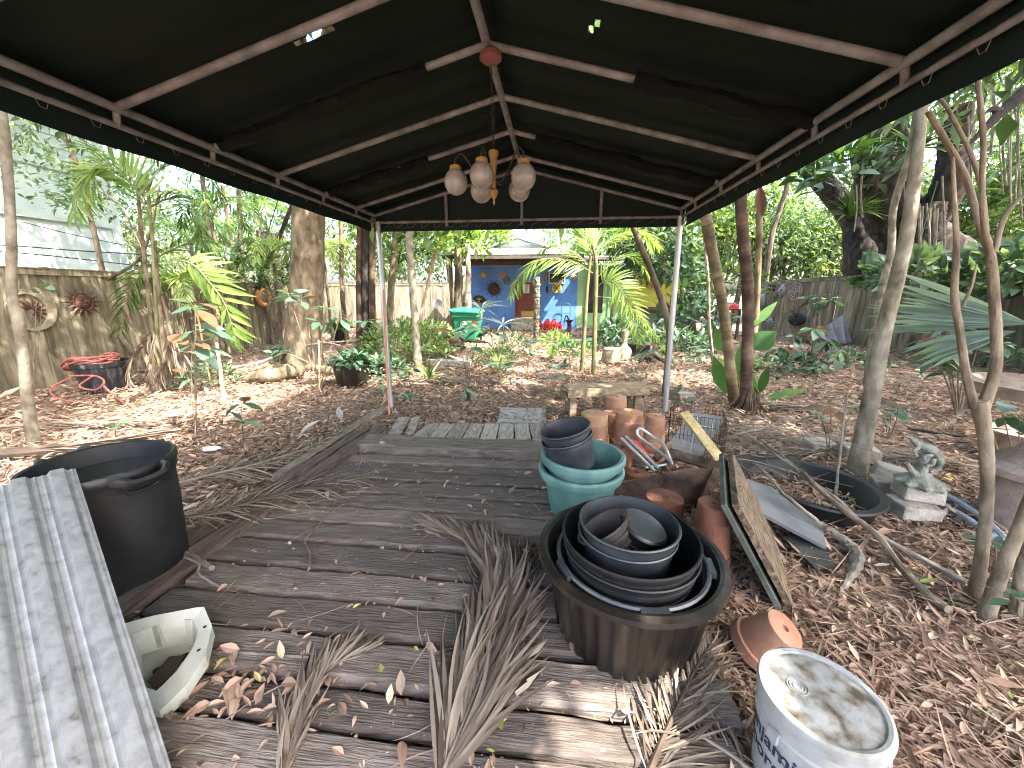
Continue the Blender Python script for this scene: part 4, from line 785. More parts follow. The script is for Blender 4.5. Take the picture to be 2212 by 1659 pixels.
# ---------------------------------------------------------------- dry fronds on the ground
DRY = leafm('dry_frond', [((.08,.055,.04), 0), ((.17,.125,.09), .35), ((.27,.21,.155), .7), ((.36,.30,.235), 1)], trans=.12, rough=.7, spec=.3, tint=(1.1,.9,.6))
def frond(pp, n, Lf, Wf, ang=50, droop=.3, up=(0, 0, 1), sides=(1, -1), lift=.25, r=(.012, .003), t0=.12, k=4, jit=.15, tipL=.35, fold=.25, curl=.18):
    """feather leaf: (midrib, leaflets) along path pp"""
    p = path(pp, 40); T = nrm(np.gradient(p, axis=0)); mr_ = MB(); mr_.tube(p, list(np.linspace(r[0], r[1], 6)), 7); ml = MB()
    for s_ in sides:
        t = np.linspace(t0, .99, n)+U(-.3, .3, n)/n; t = np.clip(t, 0, .999); f = t*39; i = f.astype(int); u = (f-i)[:, None]; i2 = np.minimum(i+1, 39)
        b = p[i]*(1-u)+p[i2]*u; Tt = nrm(T[i]*(1-u)+T[i2]*u); Sd = nrm(np.cross(Tt, up))*s_; Nn = nrm(np.cross(Sd, Tt))*s_; Nn = Nn*np.sign(Nn @ np.asarray(up))[:, None]
        a_ = np.radians(ang*(1-.45*t)+U(-9, 9, n)); D = Tt*np.cos(a_)[:, None]+Sd*np.sin(a_)[:, None]+Nn*(lift+U(-jit, jit, n))[:, None]
        q = (t-t0)/(1-t0); L = Lf*(tipL+(1-tipL)*np.sin(np.clip(q*.75+.25, 0, 1)*math.pi)**.8)*U(.85, 1.1, n)
        ml.leaves(b, D, Nn, L, Wf*U(.8, 1.2, n), k=k, fold=fold, droop=droop*U(.6, 1.4, n), peak=.35, a=U(0, 1, n), curl=-s_*curl*U(-.3, 1.6, n))
    return mr_, ml
def dry(pp, n, Lf, Wf, label, zmin=.058, z=.075, **kw):
    P = [G(x, y, z) for x, y in pp]; a_, b_ = frond(P, n, Lf, Wf, **kw); T = thing('dry_palm_frond', label, 'palm frond', P[len(P)//2]*A(1, 1, 0), 'dried palm fronds lying about')
    part(clamp(a_, zmin), 'midrib', DRY, T); part(clamp(b_, zmin, .03), 'leaflets', DRY, T); return T
dry([(945, 1700), (968, 1640), (1010, 1540), (1050, 1430), (1080, 1330), (1078, 1262), (1058, 1212), (1020, 1175), (925, 1132)], 170, .50, .017, 'big brown palm frond curving across the middle of the deck', ang=28, droop=.10, lift=.07, k=7, jit=.14, curl=.30, z=.085, r=(.009, .002), t0=.0)
dry([(605, 1700), (630, 1590), (668, 1500), (720, 1440), (770, 1415)], 75, .25, .012, 'short brown frond bundle on the deck near the metal sheet', ang=16, droop=.06, lift=.08, k=5, t0=.0, curl=.26)
dry([(1385, 1720), (1420, 1625), (1462, 1530), (1500, 1450), (1535, 1390)], 48, .32, .009, 'sunlit brown palm frond between the tub and the white pail', ang=48, droop=.25, lift=.12, k=6, jit=.2, curl=.35, z=.07, zmin=.01)
dry([(1640, 1680), (1560, 1620), (1500, 1590), (1440, 1610)], 26, .24, .008, 'shaded brown frond curled at the left foot of the white pail', ang=55, droop=.4, lift=.25, k=5, jit=.25, z=.05, zmin=.005)
dry([(360, 1050), (470, 1022), (550, 1003), (664, 967), (748, 924)], 56, .42, .014, 'dry brown frond with drooping leaflets on the soil left of the deck', sides=(-1, 1), ang=58, droop=.4, lift=.12, k=6, curl=.35, z=.07, zmin=-.0)
dry([(340, 1130), (430, 1112), (527, 1089), (630, 1060), (709, 1044), (805, 1028)], 62, .36, .012, 'dry brown frond lying over the left edge timbers of the deck', ang=56, droop=.4, lift=.15, k=6, curl=.4, z=.12, zmin=.03, jit=.3)
dry([(380, 1180), (450, 1160), (520, 1120), (600, 1090)], 34, .25, .010, 'shrivelled brown frond beside the black water bin', ang=60, droop=.6, lift=.3, k=5, z=.05, zmin=0., jit=.4)
dry([(-60, 985), (90, 972), (240, 955), (392, 926)], 30, .5, .03, 'pale fallen palm sheath behind the black water bin', ang=9, droop=.1, lift=.1, z=.05, zmin=0, r=(.05, .03))
dry([(-60, 925), (100, 915), (260, 912), (390, 900)], 44, .5, .014, 'pale dry frond lying at the foot of the left slender tree', ang=22, droop=.2, lift=.12, z=.06, zmin=0)
dry([(1990, 1000), (1900, 985), (1780, 975), (1700, 978)], 40, .4, .014, 'pinkish dry frond behind the concrete blocks', ang=28, droop=.2, lift=.15, z=.05, zmin=0)
dry([(2120, 1010), (2060, 1000), (1980, 990), (1900, 985)], 40, .45, .014, 'dry frond lying between the statue and the forked tree', ang=25, droop=.2, lift=.15, z=.05, zmin=0)
dry([(1830, 885), (1760, 880), (1700, 875), (1660, 872)], 30, .5, .016, 'pale dry frond on the soil beyond the pale leaning tree', ang=20, droop=.2, lift=.1, z=.05, zmin=0)
stick([G(*p, .07) for p in ((759, 1080), (723, 1101), (686, 1135), (666, 1158), (659, 1171), (670, 1194), (668, 1228))], [.004, .005, .007], TWIG, 'crooked dark twig lying on the deck planks', 'twig', 'twig', n=30)
stick([G(399, 1204, .12), G(430, 1218, .12), G(430, 1239, .11), G(472, 1267, .09)], [.006, .007, .006, .006], TWIGG, 'bent pale twig beside the bin at the deck edge', 'twig', 'twig', n=24)
stick([G(380, 1190, .10), G(420, 1205, .1), G(458, 1228, .1)], [.015, .014], TWIGG, 'short thick pale stick at the foot of the bin', 'twig', 'twig')
stick([G(444, 1406, .065), G(560, 1412, .065), G(672, 1420, .065)], [.006, .006], TWIGG, 'straight pale stick on the planks right of the plastic shell', 'twig', 'twig')
stick([G(480, 1560, .062), G(560, 1505, .066), G(640, 1465, .062)], [.003, .003], TWIGG, 'thin curved twig on the near deck planks', 'twig', 'twig')
stick([G(590, 1120, .07), G(670, 1106, .07), G(760, 1110, .065)], [.003, .002], TWIGG, 'hair thin straight twig across the deck seams', 'twig', 'twig')
# leaves on the deck
m = MB(); n = 190; x = U(-1.7, .6, n); y = np.where(U(0, 1, n) < .5, U(.4, 1.3, n), U(1.2, 3.3, n)); q = RS.randint(0, 2, n); 
cx = np.concatenate([x, RS.normal(-1.05, .22, 110), RS.normal(-.15, .25, 40)]); cy_ = np.concatenate([y, RS.normal(1.02, .13, 110), RS.normal(.78, .1, 40)]); k_ = (cy_ > .3) & (cx > -1.75); cx, cy_ = cx[k_], cy_[k_]; n = len(cx); a_ = U(0, 6.28, n); L = RS.gamma(6, .0064, n)+.012
m.leaves(np.stack([cx, cy_, U(.058, .075, n)], -1), np.stack([np.cos(a_), np.sin(a_), U(-.02,.4,n)], -1), A(0,0,1)+U(-.5,.5,(n,3)), L, L*U(.28,.55,n), k=4, fold=.5, curl=U(-.3,.3,n), droop=U(-.4,.6,n), a=np.where(U(0,1,n) < .9, U(.35, .8, n), U(.9, 1, n)))
n = 1500; x = U(-1.75, .6, n); y = U(.35, 3.3, n); a_ = U(0, 6.28, n); l = RS.gamma(2.2, .006, n)+.004
m.leaves(np.stack([x, y, U(.05, .062, n)], -1), np.stack([np.cos(a_), np.sin(a_), U(-.1,.3,n)], -1), A(0,0,1)+U(-.5,.5,(n,3)), l, l*U(.2,.7,n), k=2, fold=.4, a=U(.1,.95,n))
n = 130; x = U(-1.75, .6, n); y = U(.4, 3.3, n); a_ = U(0, 6.28, n)
m.leaves(np.stack([x, y, U(.056, .066, n)], -1), np.stack([np.cos(a_), np.sin(a_), U(0,.08,n)], -1), A(0,0,1), U(.08,.3,n), U(.002,.005,n), k=6, fold=None, curl=U(-.5,.5,n), droop=U(0,.1,n), shape='strap', a=U(.4,.9,n))
tag(m.build('deck_leaves', LITTER), 'dry orange brown leaves scattered on the deck planks', 'fallen leaves', kind='stuff')
# ================================================================== trees and plants
BARKP = mat('pale_smooth_bark', [(.085,.07,.048), (.20,.175,.128), (.31,.285,.225)], rough=.9, scale=9, det=11, st=(1,1,.7), bump=.6, bscale=26, dist=.4)
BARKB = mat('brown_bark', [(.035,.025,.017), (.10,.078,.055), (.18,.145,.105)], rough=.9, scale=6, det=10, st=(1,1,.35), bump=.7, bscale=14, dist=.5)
BARKF0 = mat('shaded_pale_bark', [(.06,.05,.034), (.145,.128,.095), (.22,.20,.16)], rough=.9, scale=9, det=11, st=(1,1,.7), bump=.6, bscale=26, dist=.4)  # darker copy of the pale bark, shade put into its colour
BARKD = mat('dark_bark', [(.010,.008,.007), (.035,.028,.023), (.085,.07,.058)], rough=.95, scale=7, det=10, st=(1,1,.5), bump=.9, bscale=9, dist=.6)
BARKT = mat('tan_bark', [(.055,.04,.025), (.135,.105,.068), (.22,.18,.125)], rough=.92, scale=9, det=11, st=(1,1,.5), bump=.8, bscale=24, dist=.5)
BARKF = mat('grey_tan_bark', [(.075,.058,.038), (.18,.145,.10), (.28,.24,.175)], rough=.92, scale=9, det=11, st=(1,1,.5), bump=.8, bscale=24, dist=.5)
RINGP = mat('ringed_palm_bark', [(.07,.045,.024), (.17,.125,.07), (.26,.21,.13)], rough=.85, scale=5, det=8, bump=.35, var=.35)
RINGB = mat('brown_palm_bark', [(.028,.016,.011), (.075,.045,.031), (.14,.092,.066)], rough=.88, scale=6, det=9, bump=.5, var=.3)
GSTEM = mat('green_palm_stem', [(.08,.08,.03), (.15,.15,.065), (.22,.205,.11)], rough=.6, scale=4, det=7, bump=.15, var=.2)
PALMG = leafm('palm_green', [((.025,.075,.018), 0), ((.05,.13,.022), .4), ((.10,.21,.03), .75), ((.20,.32,.05), 1)], trans=.45, rough=.38)
PALML = leafm('palm_lime', [((.10,.20,.03), 0), ((.20,.33,.05), .5), ((.34,.44,.09), 1)], trans=.5, rough=.42)
BROAD = leafm('broad_leaf', [((.035,.085,.050), 0), ((.07,.15,.09), .45), ((.13,.23,.14), .74), ((.19,.27,.12), .82), ((.12,.055,.02), .86), ((.20,.10,.04), 1)], trans=.3, rough=.32, spec=.5)
BLUEG = leafm('bluish_palm', [((.13,.20,.15), 0), ((.21,.30,.24), .6), ((.30,.40,.31), 1)], trans=.35, rough=.4)
FARG = leafm('far_foliage', [((.03,.075,.022), 0), ((.075,.15,.035), .3), ((.14,.24,.055), .58), ((.24,.34,.085), .82), ((.38,.42,.12), .95), ((.46,.42,.1), 1)], trans=.55, rough=.5)
FARB = leafm('far_foliage_cool', [((.04,.09,.05), 0), ((.09,.17,.085), .4), ((.16,.25,.125), .75), ((.25,.34,.14), 1)], trans=.5, rough=.45)
VARG = leafm('variegated_leaf', [((.06,.14,.03), 0), ((.15,.26,.05), .45), ((.32,.40,.13), .8), ((.46,.48,.2), 1)], trans=.35, rough=.45)
PADD = leafm('paddle_leaf', [((.03,.10,.02), 0), ((.065,.17,.03), .5), ((.12,.25,.045), 1)], trans=.45, rough=.35)
LIT = []                                              # ground patches kept sunny by gaps cut in the crowns: x, y, rx, ry
LIT += [(-4.5, 4.4, 1.0, .7), (-3.75, 4.3, .8, .8), (.17, .98, .27, .36), (.42, 1.24, .12, .12), (.66, 1.36, .13, .14), (.12, .72, .24, .3), (1.1, 9.6, 1.6, 1.3), (-.6, 11.6, 1.5, 1.4), (2.3, 7.2, .8, .6), (-1.6, 8.2, .9, .7), (3.4, 9.3, .9, .8), (-.6, 6.4, .5, .4), (4.9, 8.6, 1.0, .7), (-2.6, 6.4, .8, .5), (2.6, 4.4, .25, .25), (-2.8, 12.6, 1.2, .8), (5.6, 12.2, 1.4, 1.2), (4.2, 3.9, .3, .35), (2.2, 12.5, 1.3, 1.0), (-5.6, 9.0, .6, .8), (-4.6, 6.6, .7, .5)]
LITV = [(A(-3.4, 4.0, 1.75), .55), (A(-4.6, 4.3, 2.6), .5), (A(.3, 7.2, 2.0), .9), (A(1.4, 7.2, 1.6), .8), (A(2.9, 6.3, 1.0), .5), (A(2.2, 1.9, .45), .12), (A(-6, 11, 3), 1.2), (A(1.0, 15.8, 2.0), .9), (A(-2.2, 15.8, 1.4), .8)]
def sunlit(P):                                        # True where a leaf would shade one of those patches
    P = np.asarray(P); t = P[:, 2]/SUN[2]; g = P-SUN*t[:, None]; q = np.zeros(len(P), bool)
    for x, y, a, b in LIT: q |= ((g[:, 0]-x)/a)**2+((g[:, 1]-y)/b)**2 < 1
    for c, r in LITV:
        d = P-c; k = d @ SUN; q |= (k > 0.25) & (np.linalg.norm(d-k[:, None]*SUN, axis=1) < r)
    return q
def clear(P):
    P = np.asarray(P); return (P[:, 0] > XL-.25) & (P[:, 0] < XR+.25) & (P[:, 1] < YF+.3) & (P[:, 1] > -1.3) & (P[:, 2] < 3.3)
def tk(l, Y=None, lean=0.):
    """trunk given as pixels with pixel widths; base on the ground"""
    x, y, w = l[0]; b = G(x, y) if Y is None else at(x, y, Y); Yb = b[1]; P, R_ = [], []
    for i, (x, y, w) in enumerate(l):
        p = at(x, y, Yb+lean*i); P.append(p); R_.append(px(p, w)/2)
    if Y is None: P[0] = P[0]-A(0, 0, .04)
    return np.array(P), R_
def trunk_mesh(P, R_, n=14, wob=.05, seg=48, a=.5):
    m = MB(); p = path(P, seg); r = np.interp(np.linspace(0, 1, seg), np.linspace(0, 1, len(R_)), R_)
    m.tube(p, list(r), n, wob=wob, a=a); return m
def crown_mesh(c, r, n, L, clumps=40, spread=.45, k=2, fold=.25, wf=.38, keepgap=True, droop=.25):
    c = np.asarray(c, float); r = np.asarray(r, float); d = nrm(RS.normal(size=(clumps, 3))); q = c+d*r*(U(.25, 1, (clumps, 1))**.5)
    i = RS.randint(0, clumps, n); P = q[i]+RS.normal(size=(n, 3))*spread*U(.3, 1, (n, 1)); P[:, 2] = np.maximum(P[:, 2], .3)
    if keepgap: P_ = ~sunlit(P) & ~clear(P); P, i = P[P_], i[P_]; n = len(P)
    D = nrm(P-q[i])+RS.normal(size=(n, 3))*.55+A(0, 0, -.25); N = A(0, 0, 1)+RS.normal(size=(n, 3))*.55
    l = L*U(.6, 1.35, n); m = MB(); ta = U(0, 1, clumps)
    m.leaves(P, D, N, l, l*wf*U(.7, 1.3, n), k=k, fold=fold, droop=droop, a=np.clip(ta[i]*.55+U(0, .5, n), 0, 1)); return m, q
def tree(name, label, P, R_, bark, crown=None, lm=None, limbs=(), cat='tree', group=None, n=14, wob=.05, loc=None, twigs=10, **kw):
    P = np.asarray(P); T = thing(name, label, cat, P[0]*A(1, 1, 0) if loc is None else loc, group); part(trunk_mesh(P, R_, n, wob), 'trunk', bark, T)
    if len(limbs):
        for lp, lr in limbs: part(trunk_mesh(lp, lr, 10, wob, 30), 'limb', bark, T)
    if crown:
        for (c, r, nn, L) in (crown if isinstance(crown, list) else [crown]):
            cm, q = crown_mesh(c, r, nn, L, **kw)
            m = MB()
            for e in q[:twigs]:
                s_ = P[-1] if RS.rand() < .6 else P[-2]*.3+P[-1]*.7; m.tube(path([s_, (s_+e)/2+RS.normal(size=3)*.2+A(0, 0, .15), e], 10), [R_[-1]*.45, R_[-1]*.1], 6, wob=.1)
            if twigs: part(m, 'branches', bark, T)
            part(cm, 'crown', lm, T)
    return T
# ---------------------------------------------------------------- far trees (beyond fences and house)
FL_ = 'leafy green tree in the dense greenery beyond the fences and the blue house'; k = 0
far = [(-60, 9.5, 14.5, 6.5, 2.3, 3000), (330, 17, 0, 5.0, 2.2, 3000), (395, 22, 0, 4.2, 2.4, 2600), (505, 24, 0, 4.0, 2.3, 2200), (600, 20, 0, 5.4, 2.2, 2800), (705, 22, 0, 6.6, 2.3, 1800), (800, 21, 0, 3.6, 2.0, 3400), (880, 19.5, 0, 4.4, 2.2, 3800), (965, 22, 0, 5.0, 2.3, 3600), (1050, 31, 0, 6.2, 2.8, 2600), (1155, 33, 0, 6.6, 2.6, 2000), (1250, 27, 0, 6.0, 2.6, 3000), (1320, 22, 0, 4.4, 2.2, 3600), (1420, 22, 0, 4.8, 2.2, 3800), (1510, 20, 0, 4.2, 2.2, 3800), (1590, 19, 0, 4.4, 2.1, 3800), (1680, 18.5, 0, 3.6, 2.0, 4200), (1770, 18, 0, 3.6, 1.9, 4200), (1870, 19, 0, 4.6, 2.2, 3000), (1960, 17.5, 0, 3.8, 1.9, 3200), (2070, 16.5, 0, 5.0, 2.2, 3600), (2160, 15, 0, 4.4, 2.2, 3600), (2260, 13.5, 0, 5.0, 2.4, 3600), (1780, 23, 0, 8.6, 2.6, 3000), (1960, 21, 0, 9.4, 3.0, 3400), (2090, 19, 0, 9.6, 3.0, 4200), (2200, 16.5, 0, 9.4, 3.0, 4600), (1640, 24, 0, 7.4, 2.4, 2600)]
for (x, dz, _, hz_, r, n) in far:
    if x < 0: continue
    b = dep(x, 640, dz)*A(1, 1, 0); top = b+A(U(-.3,.3), U(-.3,.3), hz_*.75)
    tree('far_tree', FL_, [b, (b+top)/2+A(U(-.3,.3), 0, 0), top], [.16, .12, .07], BARKB, (b+A(0, 0, hz_), (r*1.05, r, hz_*.52), n, .27), FARG if k % 3 else FARB, group='trees beyond the fences', n=8, clumps=46, spread=.5, keepgap=False, twigs=12, fold=None); k += 1
# ---------------------------------------------------------------- named trunks, left
P, R_ = tk([(73, 958, 37), (62, 885, 32), (52, 785, 30), (41, 700, 31), (26, 638, 28), (25, 537, 27), (20, 420, 26), (10, 300, 30), (2, 235, 30), (-20, 60, 26)])
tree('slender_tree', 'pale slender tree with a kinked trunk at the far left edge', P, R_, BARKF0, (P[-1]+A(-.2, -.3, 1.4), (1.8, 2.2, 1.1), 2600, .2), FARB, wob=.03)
P, R_ = tk([(314, 800, 17), (280, 752, 16), (250, 704, 15), (226, 607, 14), (203, 500, 14), (172, 380, 14), (139, 278, 14), (110, 180, 12)])
tree('leaning_tree', 'thin grey tree leaning left in front of the white building', P, R_, BARKB, (P[-1]+A(0, 0, .5), (1.6, 1.8, 1.0), 1800, .17), FARB, limbs=[(np.array([P[3], at(300, 560, P[3][1]), at(330, 480, P[3][1]), at(345, 400, P[3][1])]), [.03, .02, .012]), (np.array([P[5], at(240, 430, P[4][1]), at(270, 460, P[4][1]), at(330, 590, P[4][1])]), [.022, .014, .01])])
for (l, lab, br) in (([(462, 640, 13), (455, 540, 12), (445, 450, 12), (436, 370, 12), (430, 250, 11)], 'thin pale trunk behind the left fence, nearer the white building', BARKP), ([(520, 690, 13), (521, 573, 12), (519, 480, 12), (516, 415, 12), (515, 300, 10)], 'thin pale trunk at the left fence, midway between white building and thick tree', BARKP), ([(738, 770, 11), (740, 640, 11), (738, 540, 11), (736, 460, 10), (735, 350, 9)], 'thin straight trunk just right of the thick tree', BARKT)):
    P, R_ = tk(l, Y=10.2 if l[0][0] < 600 else 10.8); P[0] *= A(1, 1, 0); P[0, 2] = -.05; P[0, 0] = P[1, 0]; tree('thin_tree', lab, P, R_, br, (P[-1]+A(0, 0, .6), (1.3, 1.3, .9), 1100, .2), FARG, n=9)
P, R_ = tk([(512, 742, 15), (545, 660, 12), (580, 565, 11), (612, 490, 10), (640, 420, 9)]); tree('leaning_tree', 'dark bare trunk leaning right in front of the lattice panel', P, R_, BARKD, n=9)
P, R_ = tk([(655, 792, 100), (655, 760, 88), (658, 700, 80), (662, 620, 76), (665, 540, 74), (667, 450, 72), (668, 330, 66), (668, 200, 60)])
PT_ = P
tree('thick_tree', 'thick tan tree trunk standing by the left fence', P, R_, BARKT, [(P[-1]+A(.4, .5, 2.0), (4.0, 3.6, 1.6), 3400, .3), (P[-1]+A(4.0, -.5, 1.7), (2.8, 2.6, 1.2), 1800, .3), (A(-4.2, 2.6, 6.6), (2.6, 2.6, .9), 3000, .26), (A(-2.6, 0.2, 6.4), (2.2, 2.2, .8), 1800, .26)], FARG, n=26, wob=.025, clumps=60, limbs=[(np.array([P[0]+A(0, -.25, .1), G(640, 800, .1), G(590, 806, .16), G(545, 818, .06), G(500, 828, -.05)]), [.15, .13, .15, .10, .05]), (np.array([P[0]+A(.2, -.2, .05), G(720, 802, .06), G(765, 806, -.03)]), [.10, .08, .04])])  # last two crowns added overhead to shade the left fence
for x, w, lab in ((776, 15, 'dark ringed trunk, leftmost of the cluster behind the left post'), (789, 16, 'very dark trunk in the middle of the cluster behind the left post'), (804, 14, 'brown ringed trunk, nearest to the left post in its cluster')):
    P, R_ = tk([(x, 762, w*1.3), (x+1, 700, w), (x, 600, w), (x+1, 520, w), (x+2, 440, w), (x+3, 300, w*.8)], Y=8.9); P[0, 2] = -.05; tree('palm_tree', lab, P, R_, RINGB if x != 789 else BARKD, n=10, group=None)
P, R_ = tk([(835, 700, 16), (845, 620, 15), (851, 560, 15), (856, 480, 14), (858, 380, 12)], Y=10.5); P[0] = A(P[0][0], 10.5, -.05); tree('thin_tree', 'slim leaning trunk between the left post and the smooth ringed trunk', P, R_, BARKT, (P[-1]+A(.3, .5, .5), (1.6, 1.5, 1.2), 1900, .25), FARG, n=9)
P, R_ = tk([(906, 808, 21), (902, 770, 18), (896, 690, 16), (889, 590, 16), (884, 500, 15), (880, 380, 14)]); tree('ringed_trunk', 'smooth ringed grey green trunk right of the left canopy post', P, R_, BARKP, (P[-1]+A(.2, .8, .4), (1.7, 1.4, .9), 1900, .26), FARG, n=12)
P, R_ = tk([(903, 712, 8), (912, 670, 8), (928, 600, 8), (946, 522, 8), (955, 480, 7)], Y=12.0); P[0, 2] = 0; tree('bamboo_pole', 'pale pinkish pole leaning right in front of the corner fence', P, R_, mat('pink_pole', [(.40,.27,.19), (.52,.39,.29)], rough=.7, scale=5, bump=.2), n=8, cat='pole')
# flaky trunks at the porch
for x, w, mm, lab in ((990, 20, BARKB, 'flaky brown trunk rising through the porch roof of the blue house'), (1011, 13, mat('painted_trunk', [(.28,.10,.09), (.48,.43,.36), (.6,.56,.48)], rough=.8, scale=7, st=(1,1,.4), bump=.5, lo=.36, hi=.6), 'whitewashed trunk at the left corner of the blue house')):
    P, R_ = tk([(x, 720, w), (x-1, 660, w*.9), (x+1, 600, w*.9), (x-1, 540, w*.8), (x, 470, w*.7)], Y=13.3); P[0, 2] = -.05; tree('porch_trunk', lab, P, R_, mm, (P[-1]+A(-.4, -.3, .3), (1.8, 1.0, .7), 1500, .26) if x == 990 else None, PALML, n=11, wob=.1, cat='tree')
# ---------------------------------------------------------------- named trunks, right
P, R_ = tk([(1437, 852, 17), (1442, 790, 15), (1446, 722, 15), (1436, 670, 14), (1420, 622, 14), (1398, 565, 14), (1370, 495, 14), (1340, 420, 12), (1320, 340, 10)]); tree('curved_tree', 'slim brown tree curving up left beside the right canopy post', P, R_, BARKB, (P[-1]+A(0, .6, .5), (1.6, 1.4, .8), 2000, .24), FARG, n=11)
def ringed(l, mm, lab, name='palm_tree', flare=None, lean=0., nr=34):
    P, R_ = tk(l, lean=lean); p = path(P, nr*3); r = np.interp(np.linspace(0, 1, nr*3), np.linspace(0, 1, len(R_)), R_)
    m = MB()
    for i in range(nr): q = slice(i*3, min(i*3+4, nr*3)); m.tube(p[q], list(r[q]*A(1.07, 1.0, .97, 1.0)[:len(p[q])]), 14, a=random.random(), wob=.015)
    T = thing(name, lab, 'palm tree', P[0]*A(1, 1, 0)); part(m, 'trunk', mm, T)
    if flare:
        m = MB(); b = P[0]*A(1, 1, 0)
        for k in range(46): a_ = U(0, 6.28); d = A(math.cos(a_), math.sin(a_), 0); m.tube(path([b+d*R_[0]*.8+A(0, 0, U(.14,.30)), b+d*R_[0]*1.35+A(0, 0, .09), b+d*R_[0]*U(1.6, 2.4)-A(0,0,.02)], 7), [.012, .010, .006], 5)
        part(m, 'root_skirt', mm, T)
    return T, P
T1_, PA = ringed([(1587, 868, 26), (1578, 800, 24), (1567, 700, 24), (1556, 630, 24), (1544, 570, 25), (1530, 500, 26), (1518, 420, 24), (1510, 300, 20)], RINGP, 'pale ringed palm trunk leaning left, right of the canopy post')
T2_, PB_ = ringed([(1614, 884, 38), (1612, 850, 28), (1613, 780, 27), (1616, 700, 27), (1614, 600, 28), (1606, 520, 28), (1600, 430, 28), (1592, 300, 22)], RINGB, 'dark brown palm trunk with a skirt of roots', flare=True)
P, R_ = tk([(1630, 720, 14), (1637, 600, 14), (1640, 500, 15), (1640, 420, 15), (1636, 300, 12)], Y=6.2); tree('palm_tree', 'pale palm stem rising behind the dark brown palm trunk', np.vstack([P[0]*A(1,1,0), P]), [R_[0]]+R_, RINGP, n=10, cat='palm tree')
P, R_ = tk([(1541, 782, 9), (1532, 700, 8), (1530, 620, 8), (1524, 540, 8), (1518, 440, 7)]); tree('thin_tree', 'thin whitish stem left of the pale ringed palm', P, R_, BARKP, n=8, twigs=0)
for l, lab in (([(1500, 720, 17), (1490, 640, 15), (1478, 560, 13), (1468, 500, 12), (1455, 430, 10)], 'grey trunk leaning left beyond the bird of paradise'), ([(1655, 610, 16), (1665, 520, 14), (1685, 450, 13), (1700, 400, 12), (1710, 300, 10)], 'grey trunk rising behind the masks on the far right fence')):
    P, R_ = tk(l, Y=12.5 if l[0][0] < 1600 else 16.5); P[0, 2] = -.05; tree('thin_tree', lab, P, R_, BARKB, (P[-1]+A(0, 0, .4), (1.7, 1.4, 1), 1700, .26), FARG, n=9)
P, R_ = tk([(1850, 1022, 52), (1862, 960, 46), (1884, 850, 42), (1908, 720, 40), (1938, 600, 38), (1960, 500, 36), (1976, 380, 33), (1990, 240, 30), (2000, 90, 26), (2006, -40, 22)])
tree('pale_leaning_tree', 'pale smooth tree leaning right, standing at the pond liner', P, R_, BARKP, [(P[-1]+A(1.0, -.6, 1.3), (2.8, 2.6, .9), 3600, .26), (P[-1]+A(2.5, 2.0, 1.8), (2.4, 2.2, .9), 2400, .26)], FARG, n=20, wob=.02, clumps=60)
P, R_ = tk([(1874, 830, 22), (1882, 760, 20), (1896, 676, 20), (1908, 610, 19), (1925, 540, 19), (1930, 450, 18), (1965, 330, 18), (1985, 200, 16)])
tree('pale_thin_tree', 'thinner pale tree just behind the pale leaning one', P, R_, BARKP, (P[-1]+A(.5, .5, .8), (2.0, 1.8, .9), 2600, .22), FARB, n=12, wob=.03)
P, R_ = tk([(2108, 1290, 40.0), (2120, 1200, 33.6), (2132, 1080, 32.0), (2130, 960, 36.8), (2115, 865, 44.8)]); Yf = P[0][1]
def lm_(l, dy=0): q = [at(x, y, Yf+dy*i) for i, (x, y, w) in enumerate(l)]; return np.array(q), [px(p, w)/2 for p, (_, _, w) in zip(q, l)]
tree('forked_tree', 'brown forked tree with twisting stems near the right edge', P, R_, BARKF, [(A(4.0, 1.0, 4.6), (2.4, 2.2, .9), 5200, .2), (A(5.2, -1.0, 4.8), (2.2, 2.2, .9), 3600, .2)], FARG, n=18, wob=.05, clumps=60, twigs=0,
     limbs=[lm_([(2104, 880, 27.2), (2086, 800, 22.4), (2074, 720, 21.6), (2062, 640, 20.0), (2066, 540, 17.6), (2062, 440, 12.8), (2058, 340, 9.6)]), lm_([(2124, 880, 35.2), (2150, 800, 30.4), (2152, 720, 28.8), (2146, 620, 28.8), (2138, 545, 27.2), (2112, 470, 20.8), (2085, 380, 19.2), (2040, 300, 17.6), (2005, 240, 16.0)], .015),
            lm_([(2142, 560, 20.8), (2125, 480, 16.0), (2122, 390, 15.2), (2124, 300, 16.0), (2114, 190, 14.4), (2100, 60, 12.8)], -.01), lm_([(2130, 500, 16.0), (2122, 420, 14.4), (2100, 340, 13.6), (2050, 240, 11.2), (2028, 210, 9.6)], .02), lm_([(2148, 545, 17.6), (2170, 470, 14.4), (2215, 420, 12.8), (2300, 380, 9.6)], .0), lm_([(2080, 660, 11.2), (2098, 620, 8.0), (2110, 570, 6.4)], 0)])
for l, lab, w in (([(2130, 1330, 44.8), (2165, 1230, 40.0), (2210, 1120, 36.8), (2260, 980, 33.6)], 'stout brown stem leaning right out of frame at the right edge', .04), ([(2185, 1090, 25.6), (2160, 1010, 24.0), (2140, 950, 22.4), (2128, 900, 19.2)], 'slanting brown stem joining the forked tree from the right', .03), ([(2195, 1330, 35.2), (2212, 1200, 32.0), (2240, 1050, 28.8)], 'mossy dark stem behind the stout one at the right edge', .05)):
    P, R_ = tk(l); tree('leaning_tree', lab, P, R_, BARKF, n=14, wob=w, cat='tree stem')
P = np.array([at(2092, 314, 2.2), at(2120, 285, 2.25), at(2160, 245, 2.3), at(2205, 207, 2.35), at(2260, 160, 2.4)])
tree('broken_branch', 'dark broken branch slanting across the upper right edge', P, [.004, .014, .022, .03, .03], BARKD, n=10, wob=.1, cat='branch', limbs=[(np.array([P[2], at(2145, 235, 2.28), at(2128, 245, 2.26)]), [.02, .012, .003])])
